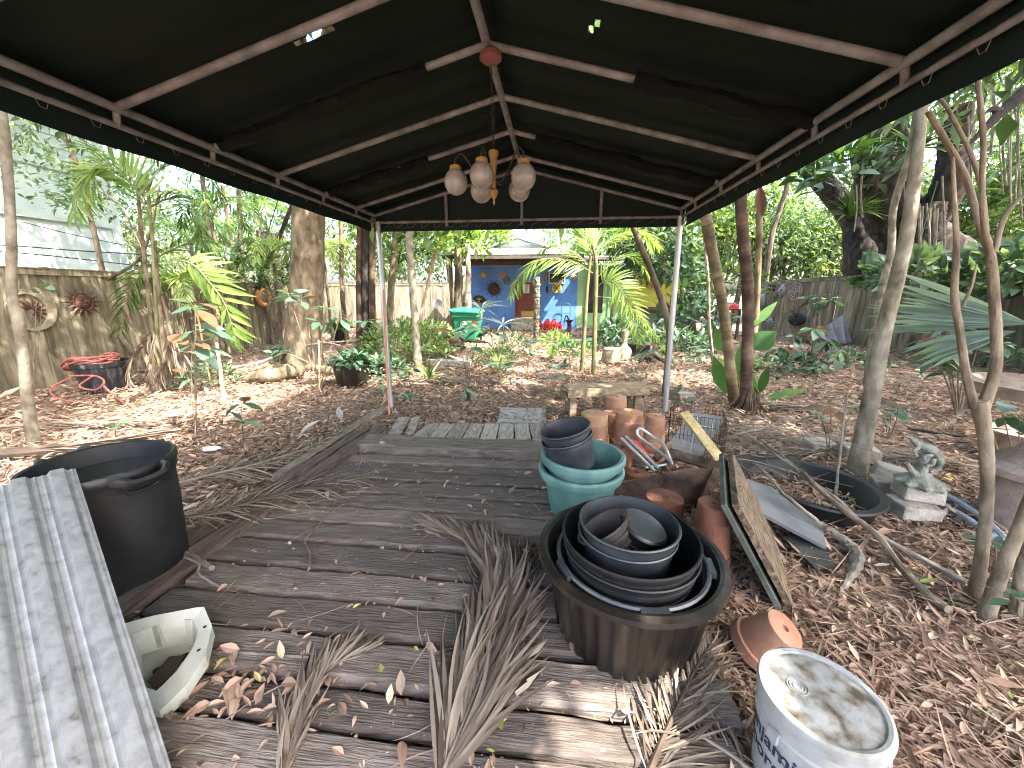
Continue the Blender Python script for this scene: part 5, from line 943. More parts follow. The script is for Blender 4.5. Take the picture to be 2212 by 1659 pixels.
# banyan
bY = 12.6; P = np.array([at(2045, 700, bY)*A(1,1,0)-A(0,0,.2), at(2030, 600, bY), at(1993, 545, bY), at(1948, 490, bY), at(1915, 430, bY), at(1905, 370, bY), at(1908, 300, bY), at(1915, 200, bY)])
BAN = tree('banyan_tree', 'huge dark banyan with thick limbs beyond the right fence', P, [1.05, .95, .78, .64, .62, .58, .52, .44], BARKD, [(P[-1]+A(1.0, -1.5, 1.8), (4.2, 3.6, 1.5), 5200, .28), (A(12.5, 6.0, 8.5), (4.0, 4.0, 1.4), 5200, .3), (A(11.0, 1.5, 8.0), (3.4, 3.6, 1.3), 4200, .3)], FARG, n=22, wob=.07, clumps=70, twigs=14,
     limbs=[(np.array([at(1885, 700, bY+1.6)*A(1,1,0), at(1875, 610, bY+1.6), at(1864, 560, bY+1.6), at(1850, 490, bY+1.6), at(1818, 440, bY+1.6), at(1772, 388, bY+1.6), at(1735, 350, bY+1.6), at(1690, 300, bY+1.6)]), [.9, .66, .52, .36, .32, .30, .26, .2]), (np.array([at(1915, 430, bY), at(1885, 405, bY-.2), at(1862, 372, bY-.3), at(1850, 320, bY-.3)]), [.3, .24, .2, .15]),
            (np.array([at(1930, 500, bY), at(1975, 505, bY), at(2010, 470, bY-.5), at(2050, 400, bY-1), at(2062, 330, bY-1), at(2070, 230, bY-1)]), [.45, .4, .36, .34, .3, .28]), (np.array([at(1990, 560, bY-1), at(1995, 500, bY-1), at(2010, 440, bY-1)]), [.4, .42, .3])])
m = MB()
for x, y0, y1 in [(1985, 440, 600), (1993, 445, 610), (2001, 440, 590), (2009, 450, 620), (2018, 440, 600), (2025, 450, 640), (1975, 430, 560), (2035, 380, 560), (2092, 250, 400), (2160, 230, 420), (2168, 230, 400), (2176, 225, 430), (2184, 220, 440), (2192, 215, 430), (2200, 215, 470), (1862, 380, 470), (1850, 400, 500), (1950, 300, 480), (2060, 180, 340), (2140, 120, 330)]:
    m = MB(); Y_ = U(8.5, 11.5); a_ = at(x, y0, Y_); b_ = at(x+U(-8, 8), y1, Y_); m.tube(path([a_, (a_+b_)/2+A(U(-.06,.06), 0, 0), b_], 10), U(.010, .022), 5); part(m, 'aerial_root', BARKP, BAN)

# unseen tree behind the camera and overhead crowns, added to shade the yard
for x, y, h_, cr, lab in ((6.2, -2.2, 5.6, [(A(6.0, -1.6, 6.2), (3.0, 2.6, 1.0), 4200, .27), (A(7.6, 2.2, 6.6), (2.6, 2.6, 1.0), 3400, .27)], 'unseen broad tree added right of the yard to shade it, crown over the right fence'), (5.2, 6.4, 5.8, [(A(5.2, 5.6, 6.4), (2.6, 2.4, 1.0), 2000, .27), (A(2.0, 5.6, 6.8), (2.6, 2.0, .9), 1500, .27), (A(5.5, 9.6, 7.2), (2.8, 2.2, 1.0), 1600, .27)], None)):
    if lab: tree('added_shade_tree', lab, [A(x, y, -.1), A(x+.1, y+.1, h_*.5), A(x, y, h_)], [.16, .13, .09], BARKB, cr, FARG, clumps=60)
    else:
        for c, r, n_, L in cr: cm, q = crown_mesh(c, r, n_, L, clumps=60); part(cm, 'crown', FARG, T2_)  # broadleaf crowns added to the palm to shade the yard
# ---------------------------------------------------------------- palms
def palm_fronds(T, specs, mm, stem=GSTEM):
    for pp, n, L, w, kw in specs:
        a_, b_ = frond(pp, n, L, w, **kw); fr_ = part(b_, 'frond', mm, T); o = part(a_, 'midrib', stem, fr_)
def pp(l, Y, dy=0): return [at(x, y, Y+dy*i) for i, (x, y) in enumerate(l)]
g_ = G(340, 835); Yp = g_[1]
AR = thing('dying_palm', 'clump of thin palm stems with green and dead fronds by the left fence', 'palm tree', g_*A(1, 1, 0))
for l in ([(352, 855), (338, 760), (322, 650), (312, 560), (303, 470), (296, 400)], [(346, 850), (340, 720), (335, 600), (330, 520), (322, 440), (318, 370)], [(362, 830), (352, 740), (346, 660), (340, 600), (335, 520)], [(340, 845), (318, 780), (292, 720), (270, 660)], [(370, 845), (375, 760), (362, 690), (350, 640)]):
    q = pp(l, Yp); q[0][2] = 0; part(trunk_mesh(np.array(q), [.038, .03, .024, .018], 9, .04), 'stem', BARKT if l[0][0] != 346 else GSTEM, AR)
palm_fronds(AR, [(pp([(335, 560), (370, 540), (430, 520), (480, 545)], Yp, -.05), 26, .4, .03, dict(ang=50, droop=.35)),
   (pp([(318, 440), (280, 380), (220, 330), (160, 320)], Yp, .05), 26, .5, .03, dict(ang=50, droop=.4)), (pp([(318, 420), (340, 370), (390, 340), (440, 360), (470, 420)], Yp, .1), 30, .6, .032, dict(ang=50, droop=.4)), (pp([(345, 560), (310, 585), (278, 640), (262, 720)], Yp, .1), 28, .5, .022, dict(ang=45, droop=.3)), (pp([(320, 450), (370, 430), (420, 470), (440, 540)], Yp, .12), 28, .5, .03, dict(ang=50, droop=.4))], PALMG)
palm_fronds(AR, [(pp([(330, 480), (290, 405), (240, 360), (197, 364), (172, 410), (160, 470)], Yp-.1, -.12), 42, .55, .034, dict(ang=62, droop=.3, lift=-.05, up=(0, -.8, .6))), (pp([(380, 560), (417, 572), (448, 604), (483, 652), (502, 705), (508, 740)], Yp-.6), 19, .42, .062, dict(ang=58, droop=.25, lift=-.1, sides=(-1, 1), up=(0, -1, .2)))], PALML)
q = pp([(345, 690), (322, 735), (300, 770), (285, 800), (290, 840)], Yp-.2)
for l, n in (([(345, 690), (318, 740), (288, 772), (278, 812), (290, 862)], 22), ([(350, 700), (368, 760), (350, 800), (340, 850)], 22), ([(352, 690), (372, 740), (385, 800)], 18), ([(340, 700), (330, 780), (322, 850)], 18), ([(362, 770), (395, 760), (400, 800)], 16)):
    a_, b_ = frond(pp(l, Yp-.25), n, .3, .03, ang=16, droop=.2, lift=.1, jit=.4); part(b_, 'dead_frond', DRY, AR)
g_ = G(1278, 806); Yq = g_[1]
AP = thing('young_palm', 'young feather palm with two thin stems and arching bright fronds before the blue house', 'palm tree', g_*A(1, 1, 0))
for l, w in (([(1282, 806), (1284, 740), (1286, 660), (1288, 600), (1287, 560), (1280, 530)], 9), ([(1256, 800), (1262, 720), (1267, 640), (1272, 585), (1276, 555)], 8)):
    q = pp(l, Yq); q[0][2] = -.02; part(trunk_mesh(np.array(q), [px(g_, w)/2*1.2, px(g_, w)/2, px(g_, w)/2*.7], 9, .03), 'stem', GSTEM, AP)
ud = dict(droop=.35, k=4, r=(.009, .003))
palm_fronds(AP, [(pp([(1280, 590), (1250, 572), (1217, 562), (1170, 562), (1130, 588), (1102, 640)], Yq, -.06), 30, .46, .036, dict(ang=60, lift=-.1, up=(0, -.5, 1), **ud)), (pp([(1289, 620), (1310, 606), (1330, 614), (1356, 648), (1375, 697), (1383, 740)], Yq, -.05), 40, .42, .030, dict(ang=66, lift=.1, up=(0, -1, .2), **ud)),
   (pp([(1282, 570), (1275, 535), (1262, 500), (1240, 480)], Yq, .08), 26, .45, .036, dict(ang=45, lift=.1, up=(0, -1, .3), **ud)), (pp([(1285, 560), (1310, 525), (1345, 505), (1390, 505), (1420, 530)], Yq, .1), 30, .45, .032, dict(ang=55, lift=0, **ud)), (pp([(1283, 580), (1240, 545), (1200, 530), (1170, 540)], Yq, .12), 28, .42, .036, dict(ang=55, lift=0, **ud)), (pp([(1290, 640), (1340, 650), (1390, 690), (1425, 740), (1440, 760)], Yq, .1), 28, .36, .03, dict(ang=50, lift=0, **ud)), (pp([(1290, 600), (1330, 560), (1370, 560), (1410, 600)], Yq, .2), 28, .4, .03, dict(ang=55, **ud))], PALML)
# palms beyond the left fence
for x, y, Y_, n in ((585, 600, 12.5, 6), (520, 520, 13.5, 7), (440, 640, 13.0, 5), (410, 520, 12.0, 6), (560, 470, 14.5, 7), (1480, 560, 14.0, 6), (480, 400, 13.5, 6)):
    c = at(x, y, Y_); T = thing('feather_palm', 'dark feather palm crown rising behind the left fence' if x < 1000 else 'feather palm crown above the yellow wall of the house', 'palm tree', c*A(1, 1, 0), 'feather palms behind the left fence' if x < 1000 else None)
    part(trunk_mesh(np.array([c*A(1, 1, 0)-A(0,0,.1), c*A(1, 1, .5), c]), [.09, .07, .06], 9), 'trunk', BARKB, T)
    for i in range(n+2):
        a_ = i*6.28/(n+2)+U(-.3, .3); d = A(math.cos(a_), math.sin(a_), 0); Lf = U(1.1, 1.6)
        b_, l_ = frond([c, c+d*Lf*.35+A(0, 0, .45), c+d*Lf*.75+A(0, 0, .45), c+d*Lf+A(0, 0, .05)], 26, .5, .035, ang=50, droop=.35, k=3, fold=None, r=(.018, .005)); part(l_, 'frond', PALMG, T)
# fan palm right
FP = thing('fan_palm', 'grey green fan palm leaf spreading from the right edge', 'fan palm', G(2300, 900)*A(1, 1, 0)); fc = at(2225, 700, 3.0)
def fan(c, R_, a0, a1, n, nrm_, mm, T, w, droop=.12, mn=.8):
    X_ = nrm(np.cross((0, 0, 1), nrm_)); Y_ = np.cross(nrm_, X_); an = np.radians(np.linspace(a0, a1, n)); D = np.outer(np.cos(an), X_)+np.outer(np.sin(an), Y_)
    m = MB(); m.leaves(np.repeat([c], n, 0), D+RS.normal(size=(n, 3))*.015, np.asarray(nrm_), R_*U(mn, 1.05, n), w, k=7, fold=.55, droop=droop*U(.2, 1.8, n), peak=.5, a=U(0, 1, n)); part(m, 'leaf_fan', mm, T)
nv = nrm(CP-fc+A(0, 0, 1.0)); Xc = nrm(np.cross((0, 0, 1), nv)); sgn = 180 if Xc @ RGT > 0 else 0
fan(fc, .86, sgn-27, sgn+9, 16, nv, BLUEG, FP, .048, .08); fan(fc+A(.05, .12, -.06), .55, sgn+8, sgn+40, 7, nrm(nv+A(.1, 0, .5)), BLUEG, FP, .06, .3)
m = MB(); b_ = G(2330, 880); m.tube(path([b_, (b_+fc)/2+A(.1, 0, .1), fc], 10), .014, 7); part(m, 'stalk', GSTEM, FP)
# ---------------------------------------------------------------- broad-leaved seedlings
def whorl(c, n, L, mm=None, ax=(0, 0, 1), el=(-.35, .5), wf=.42, fold=.12, dr=.28, m=None, av=None):
    m = m or MB(); a_ = np.arange(n)*2.4+U(-.3, .3, n); e = U(el[0], el[1], n); D = np.stack([np.cos(a_)*np.cos(e), np.sin(a_)*np.cos(e), np.sin(e)], -1)
    l = L*U(.6, 1.15, n); m.leaves(c+D*L*.12+np.outer(-np.arange(n)*L*.035, A(0,0,1)), D, A(0, 0, 1)+RS.normal(size=(n, 3))*.3, l, l*wf, k=5, fold=fold, droop=dr*U(.4, 1.6, n), peak=.5, a=(U(0, .8, n) if av is None else av)*1.0); return m
def seedling(x, y, heads, label, L, mm=BROAD, n=9, name='seedling', cat='seedling', Y=None, brown=.2, r=.006, el=(-.45, .5), g=None, group=None, wf=.42):
    b = G(x, y) if g is None else np.asarray(g, float); T = thing(name, label, cat, b*A(1, 1, 0), group); ms, ml = MB(), MB()
    for (hx_, hy) in heads:
        h = at(hx_, hy, b[1]+U(-.12, .12)); ms.tube(path([b-A(0,0,.03), (b+h)/2*A(1, 1, 1)+A(U(-.02,.02), 0, .03), h], 12), [r, r*.5], 6)
        av = np.where(U(0, 1, n) < brown, U(.86, 1, n), U(0, .8, n)); whorl(h, n, L, m=ml, el=el, av=av, wf=wf)
    part(ms, 'stem', TWIG, T); part(ml, 'leaves', mm, T); return T
seedling(422, 944, [(421, 655), (424, 705), (415, 740)], 'tall seedling with big drooping green leaves in the sunlit strip', .27, n=7)
seedling(531, 978, [(521, 868), (524, 910)], 'dark leaved seedling left of the pale sleeper', .17, n=7, brown=.3)
seedling(250, 948, [(250, 915)], 'small fresh green seedling behind the water bin', .13, n=7, brown=0)
seedling(690, 838, [(622, 632), (650, 645), (690, 690), (735, 680), (790, 690), (700, 665)], 'branching shrub with large grey green leaves before the thick tree', .26, n=6, name='shrub', cat='shrub', brown=.18, r=.009)
seedling(60, 700, [(95, 610), (80, 625)], 'few pale green leaves on a twig beside the left slender tree', .2, n=4, brown=0, g=G(70, 880))
seedling(549, 1003, [(546, 985)], 'yellow green sprout beside the dry frond', .07, n=5, brown=0)
seedling(1010, 832, [(985, 715), (1012, 700), (1040, 705), (1060, 712), (1008, 745)], 'seedling with brown backed leaves in front of the green bin', .30, n=6, brown=.45)
seedling(1006, 862, [(1004, 838)], 'small dark drooping seedling in the middle of the litter', .20, n=6, el=(-1.1, -.2), brown=.3)
seedling(1082, 828, [(1062, 790), (1085, 785)], 'low seedling with dark pointed leaves beside the stepping slabs', .24, n=6, brown=.4)
seedling(1196, 840, [(1186, 795), (1192, 812)], 'dark green seedling right of the stepping slabs', .22, n=7, brown=.2)
seedling(1478, 884, [(1478, 866)], 'small blue green seedling beside the pale concrete block', .16, n=6, brown=.1)
seedling(1745, 800, [(1690, 745), (1720, 720), (1760, 705), (1790, 730), (1815, 755), (1745, 755), (1700, 775), (1770, 775)], 'bushy shrub with drooping dark green and brown leaves before the grey tarpaulin', .33, n=10, name='shrub', cat='shrub', el=(-1.0, .2), r=.012, brown=.25)
seedling(1770, 690, [(1745, 640), (1770, 635), (1790, 645), (1760, 655)], 'shrub top with shiny leaves above the grey tarpaulin', .32, n=7, name='shrub', cat='shrub', el=(-.8, .4), g=G(1770, 748), brown=.15)
seedling(2070, 900, [(2030, 720), (2060, 700), (2020, 770), (2050, 800), (2095, 740), (2040, 745), (2085, 790), (2120, 720), (2190, 760), (2160, 740)], 'large shrub with long bluish leaves between fan palm and forked tree', .25, n=8, name='shrub', cat='shrub', r=.01, brown=.15)
seedling(1920, 950, [(1925, 890), (1940, 880), (1905, 900)], 'sparse seedling with one yellow leaf right of the pale leaning tree', .16, n=5, brown=.3)
seedling(2200, 960, [(2165, 890), (2200, 895), (2215, 930)], 'broad dark leaf shrub before the birdbath', .26, n=4, g=G(2210, 1060), brown=.1)
seedling(1815, 905, [(1770, 895), (1795, 880)], 'seedling with brown curled leaves by the block at the pond liner', .17, n=4, brown=.7, g=G(1790, 985))
seedling(2200, 1330, [(2195, 1290), (2215, 1270)], 'small blue green shoot at the foot of the right edge stems', .12, n=5, brown=0)
seedling(2150, 1230, [(2140, 1165), (2165, 1190)], 'light green shoot among the forked tree stems', .12, n=4, brown=0)
# ---------------------------------------------------------------- paddle-leaved plants
def paddle(x, y, leaves, label, mm=PADD, w=.5, g=None):
    b = G(x, y) if g is None else np.asarray(g, float); T = thing('paddle_plant', label, 'bird of paradise', b*A(1, 1, 0)); ms = MB()
    for (x0, y0, x1, y1, wp, dy) in leaves:
        p0 = at(x0, y0, b[1]+dy); p1 = at(x1, y1, b[1]+dy*1.3); ms.tube(path([b, (b+p0)/2+A(0, 0, .05), p0], 10), [.014, .008], 6)
        D = p1-p0; Lq = np.linalg.norm(D); m = MB(); m.leaves([p0], D, nrm(CP-p0+A(U(-.3,.3), 0, .8)), Lq, px(p0, wp), k=9, fold=.12, droop=.06, peak=.45, a=U(0, 1)); part(m, 'leaf', mm, T)
    part(ms, 'stalks', GSTEM, T); return T
paddle(1600, 850, [(1622, 755, 1678, 715, 52, .0), (1625, 705, 1680, 650, 22, .2), (1575, 760, 1545, 710, 44, -.1), (1568, 850, 1542, 770, 34, -.25), (1590, 850, 1600, 740, 30, .1), (1650, 870, 1700, 845, 20, -.2), (1640, 850, 1660, 790, 22, -.2), (1660, 860, 1745, 840, 22, -.15), (1635, 860, 1620, 800, 16, -.3), (1630, 720, 1640, 660, 24, .3)], 'bright green paddle leaved plant between the two palm trunks')
paddle(1495, 745, [(1500, 690, 1545, 640, 26, 0), (1490, 690, 1460, 640, 24, .1), (1482, 640, 1475, 560, 26, .3), (1510, 640, 1530, 560, 22, .5), (1480, 720, 1445, 690, 22, -.2), (1510, 715, 1560, 690, 20, -.2), (1490, 720, 1520, 735, 22, -.4), (1470, 725, 1440, 745, 20, -.3), (1500, 610, 1490, 530, 24, .6)], 'large bird of paradise clump in front of the lattice beyond the right post')
paddle(1310, 745, [(1318, 735, 1310, 690, 24, 0), (1305, 740, 1285, 680, 14, 0), (1325, 740, 1345, 700, 14, 0)], 'glossy dark leaved plant behind the stone urns', BROAD)
# ---------------------------------------------------------------- bushes, straps, ferns
def bush(x, y, r, h_, n, L, mm, label, wf=.45, name='bush', cat='bush', g=None, z=0., bough=False):
    b = G(x, y) if g is None else np.asarray(g, float); u = nrm(RS.normal(size=(n, 3))); u[:, 2] = np.abs(u[:, 2]); P = b+u*A(r, r, h_)*U(.45, 1, (n, 1))**.6+A(0, 0, .02+z)
    l = L*U(.6, 1.3, n); m = MB(); m.leaves(P, u+RS.normal(size=(n, 3))*.6+A(0, 0, .1), A(0, 0, 1)+u*.6+RS.normal(size=(n, 3))*.4, l, l*wf, k=3, fold=.2, droop=.3, a=U(0, .85, n))
    if bough:
        for q in range(9): e = P[RS.randint(0, n)]; m.tube(path([b-A(0, 0, h_*.1), (b+e)/2+A(0, 0, .08), e], 8), [.006, .002], 4, a=.0)
        m.tube(path([b-A(0, 0, h_*.1), b+A(.15, .15, .9), b+A(.5, .5, 2.2)], 10), [.008, .014], 5, a=.0)
    return solo(m, name, mm, label, cat, b, None)
bush(875, 772, 1.15, .85, 1500, .13, VARG, 'pale variegated ivy mound right of the left canopy post')
bush(930, 745, .8, .7, 600, .14, VARG, 'variegated ivy mound beside the green bin')
bush(830, 815, .5, .35, 320, .12, BROAD, 'low dark leafy clump at the foot of the smooth ringed trunk')
bush(1110, 765, .55, .5, 500, .12, FARB, 'feathery green bush left of the totem pole', .25)
bush(1345, 750, .9, .75, 650, .2, BROAD, 'dark glossy bush behind the stone urns', .4)
bush(1235, 765, .5, .35, 300, .13, PALMG, 'low green bush at the foot of the young palm', .3)
bush(1200, 748, .5, .4, 300, .15, PALML, 'lime green tuft right of the stepping slabs', .22)
bush(1070, 785, .5, .3, 260, .12, FARG, 'low fern like clump left of the stepping slabs', .25)
bush(455, 825, .5, .35, 420, .08, FARB, 'low fine leaved clump below the dying palm')
bush(1450, 765, 1.0, .6, 420, .25, BROAD, 'leafy dark clump at the foot of the curved tree', .3)
bush(1690, 800, .6, .3, 220, .15, BROAD, 'low leafy clump left of the bushy shrub')
bush(1850, 790, .5, .25, 180, .14, BROAD, 'low leafy clump at the pale thin tree')
bush(2205, 640, 1.0, .8, 380, .3, FARB, 'drooping split leaf climber on the right fence', .5, g=A(8.2, 5.2, 1.9), z=.1)
bush(2030, 600, .9, .9, 420, .3, FARB, 'monstera like climber hanging on the right fence', .55, g=A(8.6, 8.6, 1.4), z=.1)
bush(640, 770, .5, .3, 180, .14, BROAD, 'small leafy weed clump at the root of the thick tree')
bush(1590, 800, .4, .3, 140, .14, PALML, 'small lime weed clump behind the palm trunks', .3)
def straps(x, y, n, L, mm, label, w=.02, g=None, z=0., dr=.5, name='strap_plant', cat='plant'):
    b = (G(x, y) if g is None else np.asarray(g, float))+A(0, 0, z); a_ = U(0, 6.28, n); e = U(.5, 1.45, n); D = np.stack([np.cos(a_)*np.cos(e), np.sin(a_)*np.cos(e), np.sin(e)], -1)
    m = MB(); m.leaves(b+D*.03, D, A(0, 0, 1), L*U(.6, 1.1, n), w, k=6, fold=.25, droop=dr*U(.4, 1.4, n), shape='strap'); return solo(m, name, mm, label, cat, b)
straps(866, 720, 34, .95, VARG, 'spiky striped strap leaved plant behind the left post', .035)
straps(1078, 802, 26, .38, PALML, 'small light green strap plant left of the slabs', .03)
straps(928, 820, 24, .5, VARG, 'pale strap leaved plant beside the fallen beam', .03)
straps(1190, 775, 22, .45, PALML, 'bright tuft of strap leaves on the path edge', .03)
def umbrella(x, y, hx_, hy, n, L, label, Y=None):
    b = G(x, y) if Y is None else at(x, y, Y)*A(1, 1, 0); h = at(hx_, hy, b[1]); T = thing('umbrella_palm', label, 'plant', b); m = MB(); m.tube(path([b, (b+h)/2+A(.05, 0, 0), h], 10), .012, 6); part(m, 'stem', GSTEM, T)
    a_ = np.arange(n)*6.28/n+U(-.1, .1, n); D = np.stack([np.cos(a_), np.sin(a_)*.8, U(-.1, .75, n)], -1); m = MB(); m.leaves(np.repeat([h], n, 0), D, A(0, 0, 1)+U(-.2,.2,(n,3)), L*U(.8, 1.15, n), .05, k=5, fold=.25, droop=.35, a=U(.35, 1, n)); part(m, 'leaves', BLUEG, T)
umbrella(1068, 775, 1040, 668, 17, .85, 'umbrella palm with radiating pale leaves beside the green bin', 9.5)
umbrella(1086, 765, 1086, 702, 12, .6, 'smaller umbrella palm in front of the door step', 9.5)
# low weeds scattered
m = MB()
for k in range(420):
    r = U(5.2, 15); t = YAW+math.radians(U(-52, 52)); b = A(-r*math.sin(t), r*math.cos(t), 0)
    if (abs(b[0]+.4) < .5 and b[1] < 9) or b[0] < -7.9 or (b[0] < -2.6 and b[1] < 6.5) or b[1] > 15.2 or (b[0] > .8 and U(0, 1) < .5): continue
    n = RS.randint(5, 12); a_ = U(0, 6.28, n); e = U(.2, 1.2, n); D = np.stack([np.cos(a_)*np.cos(e), np.sin(a_)*np.cos(e), np.sin(e)], -1); l = U(.06, .19)*U(.6, 1.2, n); m.leaves(b+D*.03, D, A(0, 0, 1), l, l*U(.2, .4), k=3, fold=.2, droop=.4, a=U(.0, .8, n))
tag(m.build('weeds', BROAD), 'small green weeds scattered over the litter', 'weeds', kind='stuff')
# epiphytes on the banyan and climbers
for x, y, Y_, n, L, lab in ((1835, 470, 11.6, 44, .8, 'dark strap leaved epiphyte hanging from the banyan limb'), (1765, 400, 11.8, 26, .7, 'epiphyte tuft on the left limb of the banyan'), (1975, 330, 10.5, 40, .8, 'bluish leaf tuft high on the banyan trunk behind the pale leaning tree'), (1880, 350, 11.6, 26, .8, 'small epiphyte on the upper banyan trunk')):
    straps(0, 0, n, L, PALMG if x != 1975 else FARB, lab, .11, g=at(x, y, Y_), dr=.7, name='epiphyte', cat='epiphyte')
# more of the dense planting
for x, y, hs_, L, lab, kw in ((962, 768, [(945, 720), (965, 715), (985, 725)], .3, 'tall seedling with dark pointed leaves left of the green bin', dict(brown=.4)), (1140, 792, [(1130, 745), (1150, 740), (1140, 760)], .24, 'seedling with drooping leaves at the middle of the path', dict(brown=.35)), (1232, 792, [(1225, 745), (1240, 735), (1232, 760)], .25, 'dark glossy seedling left of the young palm', dict(brown=.2)), (1405, 800, [(1395, 760), (1415, 755), (1405, 740)], .26, 'glossy seedling right of the stone urns', dict(brown=.2)), (880, 830, [(872, 800), (890, 795)], .2, 'dark leaved seedling at the foot of the smooth ringed trunk', dict(brown=.2)), (1290, 850, [(1285, 825), (1298, 828)], .13, 'tiny seedling on the litter above the bench', dict(brown=.2)), (600, 800, [(590, 760), (612, 755), (600, 775)], .2, 'light green seedling before the lattice panel', dict(brown=0)), (420, 850, [(400, 800), (432, 790), (418, 815)], .2, 'broad leaved seedling at the foot of the dying palm', dict(brown=.2))):
    seedling(x, y, hs_, lab, L, n=7, **kw)
for x, y, Y_, r, h_, n, L, mm, lab in ((1050, 520, 12.2, .8, .6, 340, .26, PALML, 'bright lime climber hanging above the porch roof of the blue house'), (1000, 545, 11.5, .8, .8, 320, .24, PALML, 'lime leafed branch left of the porch roof'), (1345, 545, 12.5, 1.3, .8, 520, .24, FARG, 'pale green bough above the mint green door'), (1430, 545, 11.5, 1.1, .8, 480, .26, FARB, 'cool green bough hanging before the yellow wall'), (860, 560, 10.8, 1.0, 1.2, 420, .24, FARG, 'light green bough between the left post and the corner fence'), (1290, 515, 14, .8, .5, 300, .22, FARG, 'fine leafed bough before the gabled roof'), (250, 470, 7.4, .9, 1.0, 520, .13, FARB, 'small leafed twigs across the white building'), (60, 430, 5.6, .7, 1.0, 380, .11, FARB, 'sparse small leafed twigs behind the left slender tree'), (560, 620, 9.2, .9, .9, 380, .2, FARG, 'light green bush reaching over the left fence'), (1560, 640, 12.5, 1.2, 1.0, 520, .22, FARG, 'leafy bush between the ringed palm and the dark table'), (1385, 610, 12.5, .8, .7, 260, .3, BROAD, 'dark drooping leaves in front of the left part of the yellow wall'), (1455, 600, 11.2, .7, .8, 200, .34, BROAD, 'dark drooping leaves in front of the right part of the yellow wall'), (1842, 400, 11.3, 1.2, .6, 110, .38, BROAD, 'clump of large climbing leaves on the banyan limbs'), (1775, 370, 11.5, .9, .6, 120, .4, PALMG, 'bright climbing leaves on the left banyan limb'), (1960, 620, 9.5, .9, .7, 260, .34, FARB, 'pale climbing leaves on the fence under the banyan'), (1490, 700, 11, 1.0, .9, 360, .26, BROAD, 'big leaved clump right of the curved tree')):
    bush(0, 0, r, h_, n, L, mm, lab, .4, name='leafy_bough', cat='foliage', g=at(x, y, Y_), bough=x not in (250, 60))  # loose hanging boughs of leaves, not bushes rooted in the soil
for x, y, Y_, nn, Lq in ((455, 470, 8.6, 8, 1.3), (590, 560, 9.6, 7, 1.2), (395, 640, 7.3, 7, .9), (700, 560, 10.5, 7, 1.2), (1330, 540, 11.2, 7, 1.3)):
    c = at(x, y, Y_); T = thing('feather_palm', {455: 'arching feather palm filling the gap right of the white building', 590: 'feather palm with arching fronds before the lattice panel', 395: 'small feather palm right of the dying palm stems', 700: 'feather palm fronds right of the thick tree', 1330: 'feather palm arching behind the young palm'}[x], 'palm tree', c*A(1, 1, 0))
    part(trunk_mesh(np.array([c*A(1, 1, 0)-A(0,0,.1), c*A(1, 1, .5), c]), [.05, .04, .035], 9), 'trunk', BARKB, T)
    for i in range(nn):
        a_ = i*6.28/nn+U(-.3, .3); d = A(math.cos(a_), math.sin(a_), 0); Lf = Lq*U(.8, 1.15)
        b_, l_ = frond([c, c+d*Lf*.35+A(0, 0, .38), c+d*Lf*.75+A(0, 0, .30), c+d*Lf+A(0, 0, -.15)], 30, .42, .032, ang=52, droop=.35, k=3, r=(.014, .004)); fo = part(l_, 'frond', PALMG if i % 3 else PALML, T); part(b_, 'midrib', GSTEM, fo)
# ================================================================== ornaments, pots, yard things
RUST = mat('rusty_metal', [(.03,.013,.010), (.075,.034,.024), (.14,.066,.046)], rough=.65, scale=12, det=8, bump=.4, metal=.25); PEWT = mat('pewter', [(.20,.20,.20), (.36,.36,.36)], rough=.5, scale=14, bump=.3, metal=.5)
GOLD = mat('gold_paint', [(.42,.27,.06), (.62,.44,.14)], rough=.45, scale=9, bump=.2, metal=.2); ORNG = mat('orange_clay', [(.45,.17,.06), (.6,.27,.11)], rough=.7, scale=9, bump=.3); CLAYB = mat('sand_clay', [(.15,.125,.085), (.25,.21,.15)], rough=.85, scale=10, bump=.3)
STONE = mat('carved_stone', [(.12,.105,.07), (.23,.205,.145), (.31,.285,.215)], rough=.9, scale=14, det=9, bump=.5, bscale=60); REDP = mat('red_plastic', [(.50,.012,.02), (.66,.03,.04)], rough=.4, scale=3, bump=.03); BINM = mat('green_bin_plastic', [(.008,.12,.06), (.014,.19,.10)], rough=.45, scale=2.5, bump=.05); IROND = flat('black_iron', (.02,.02,.022), .55, .3); WHITEP = flat('white_paint', (.75,.75,.73), .5); PURP = flat('violet_glaze', (.07,.05,.22), .4)
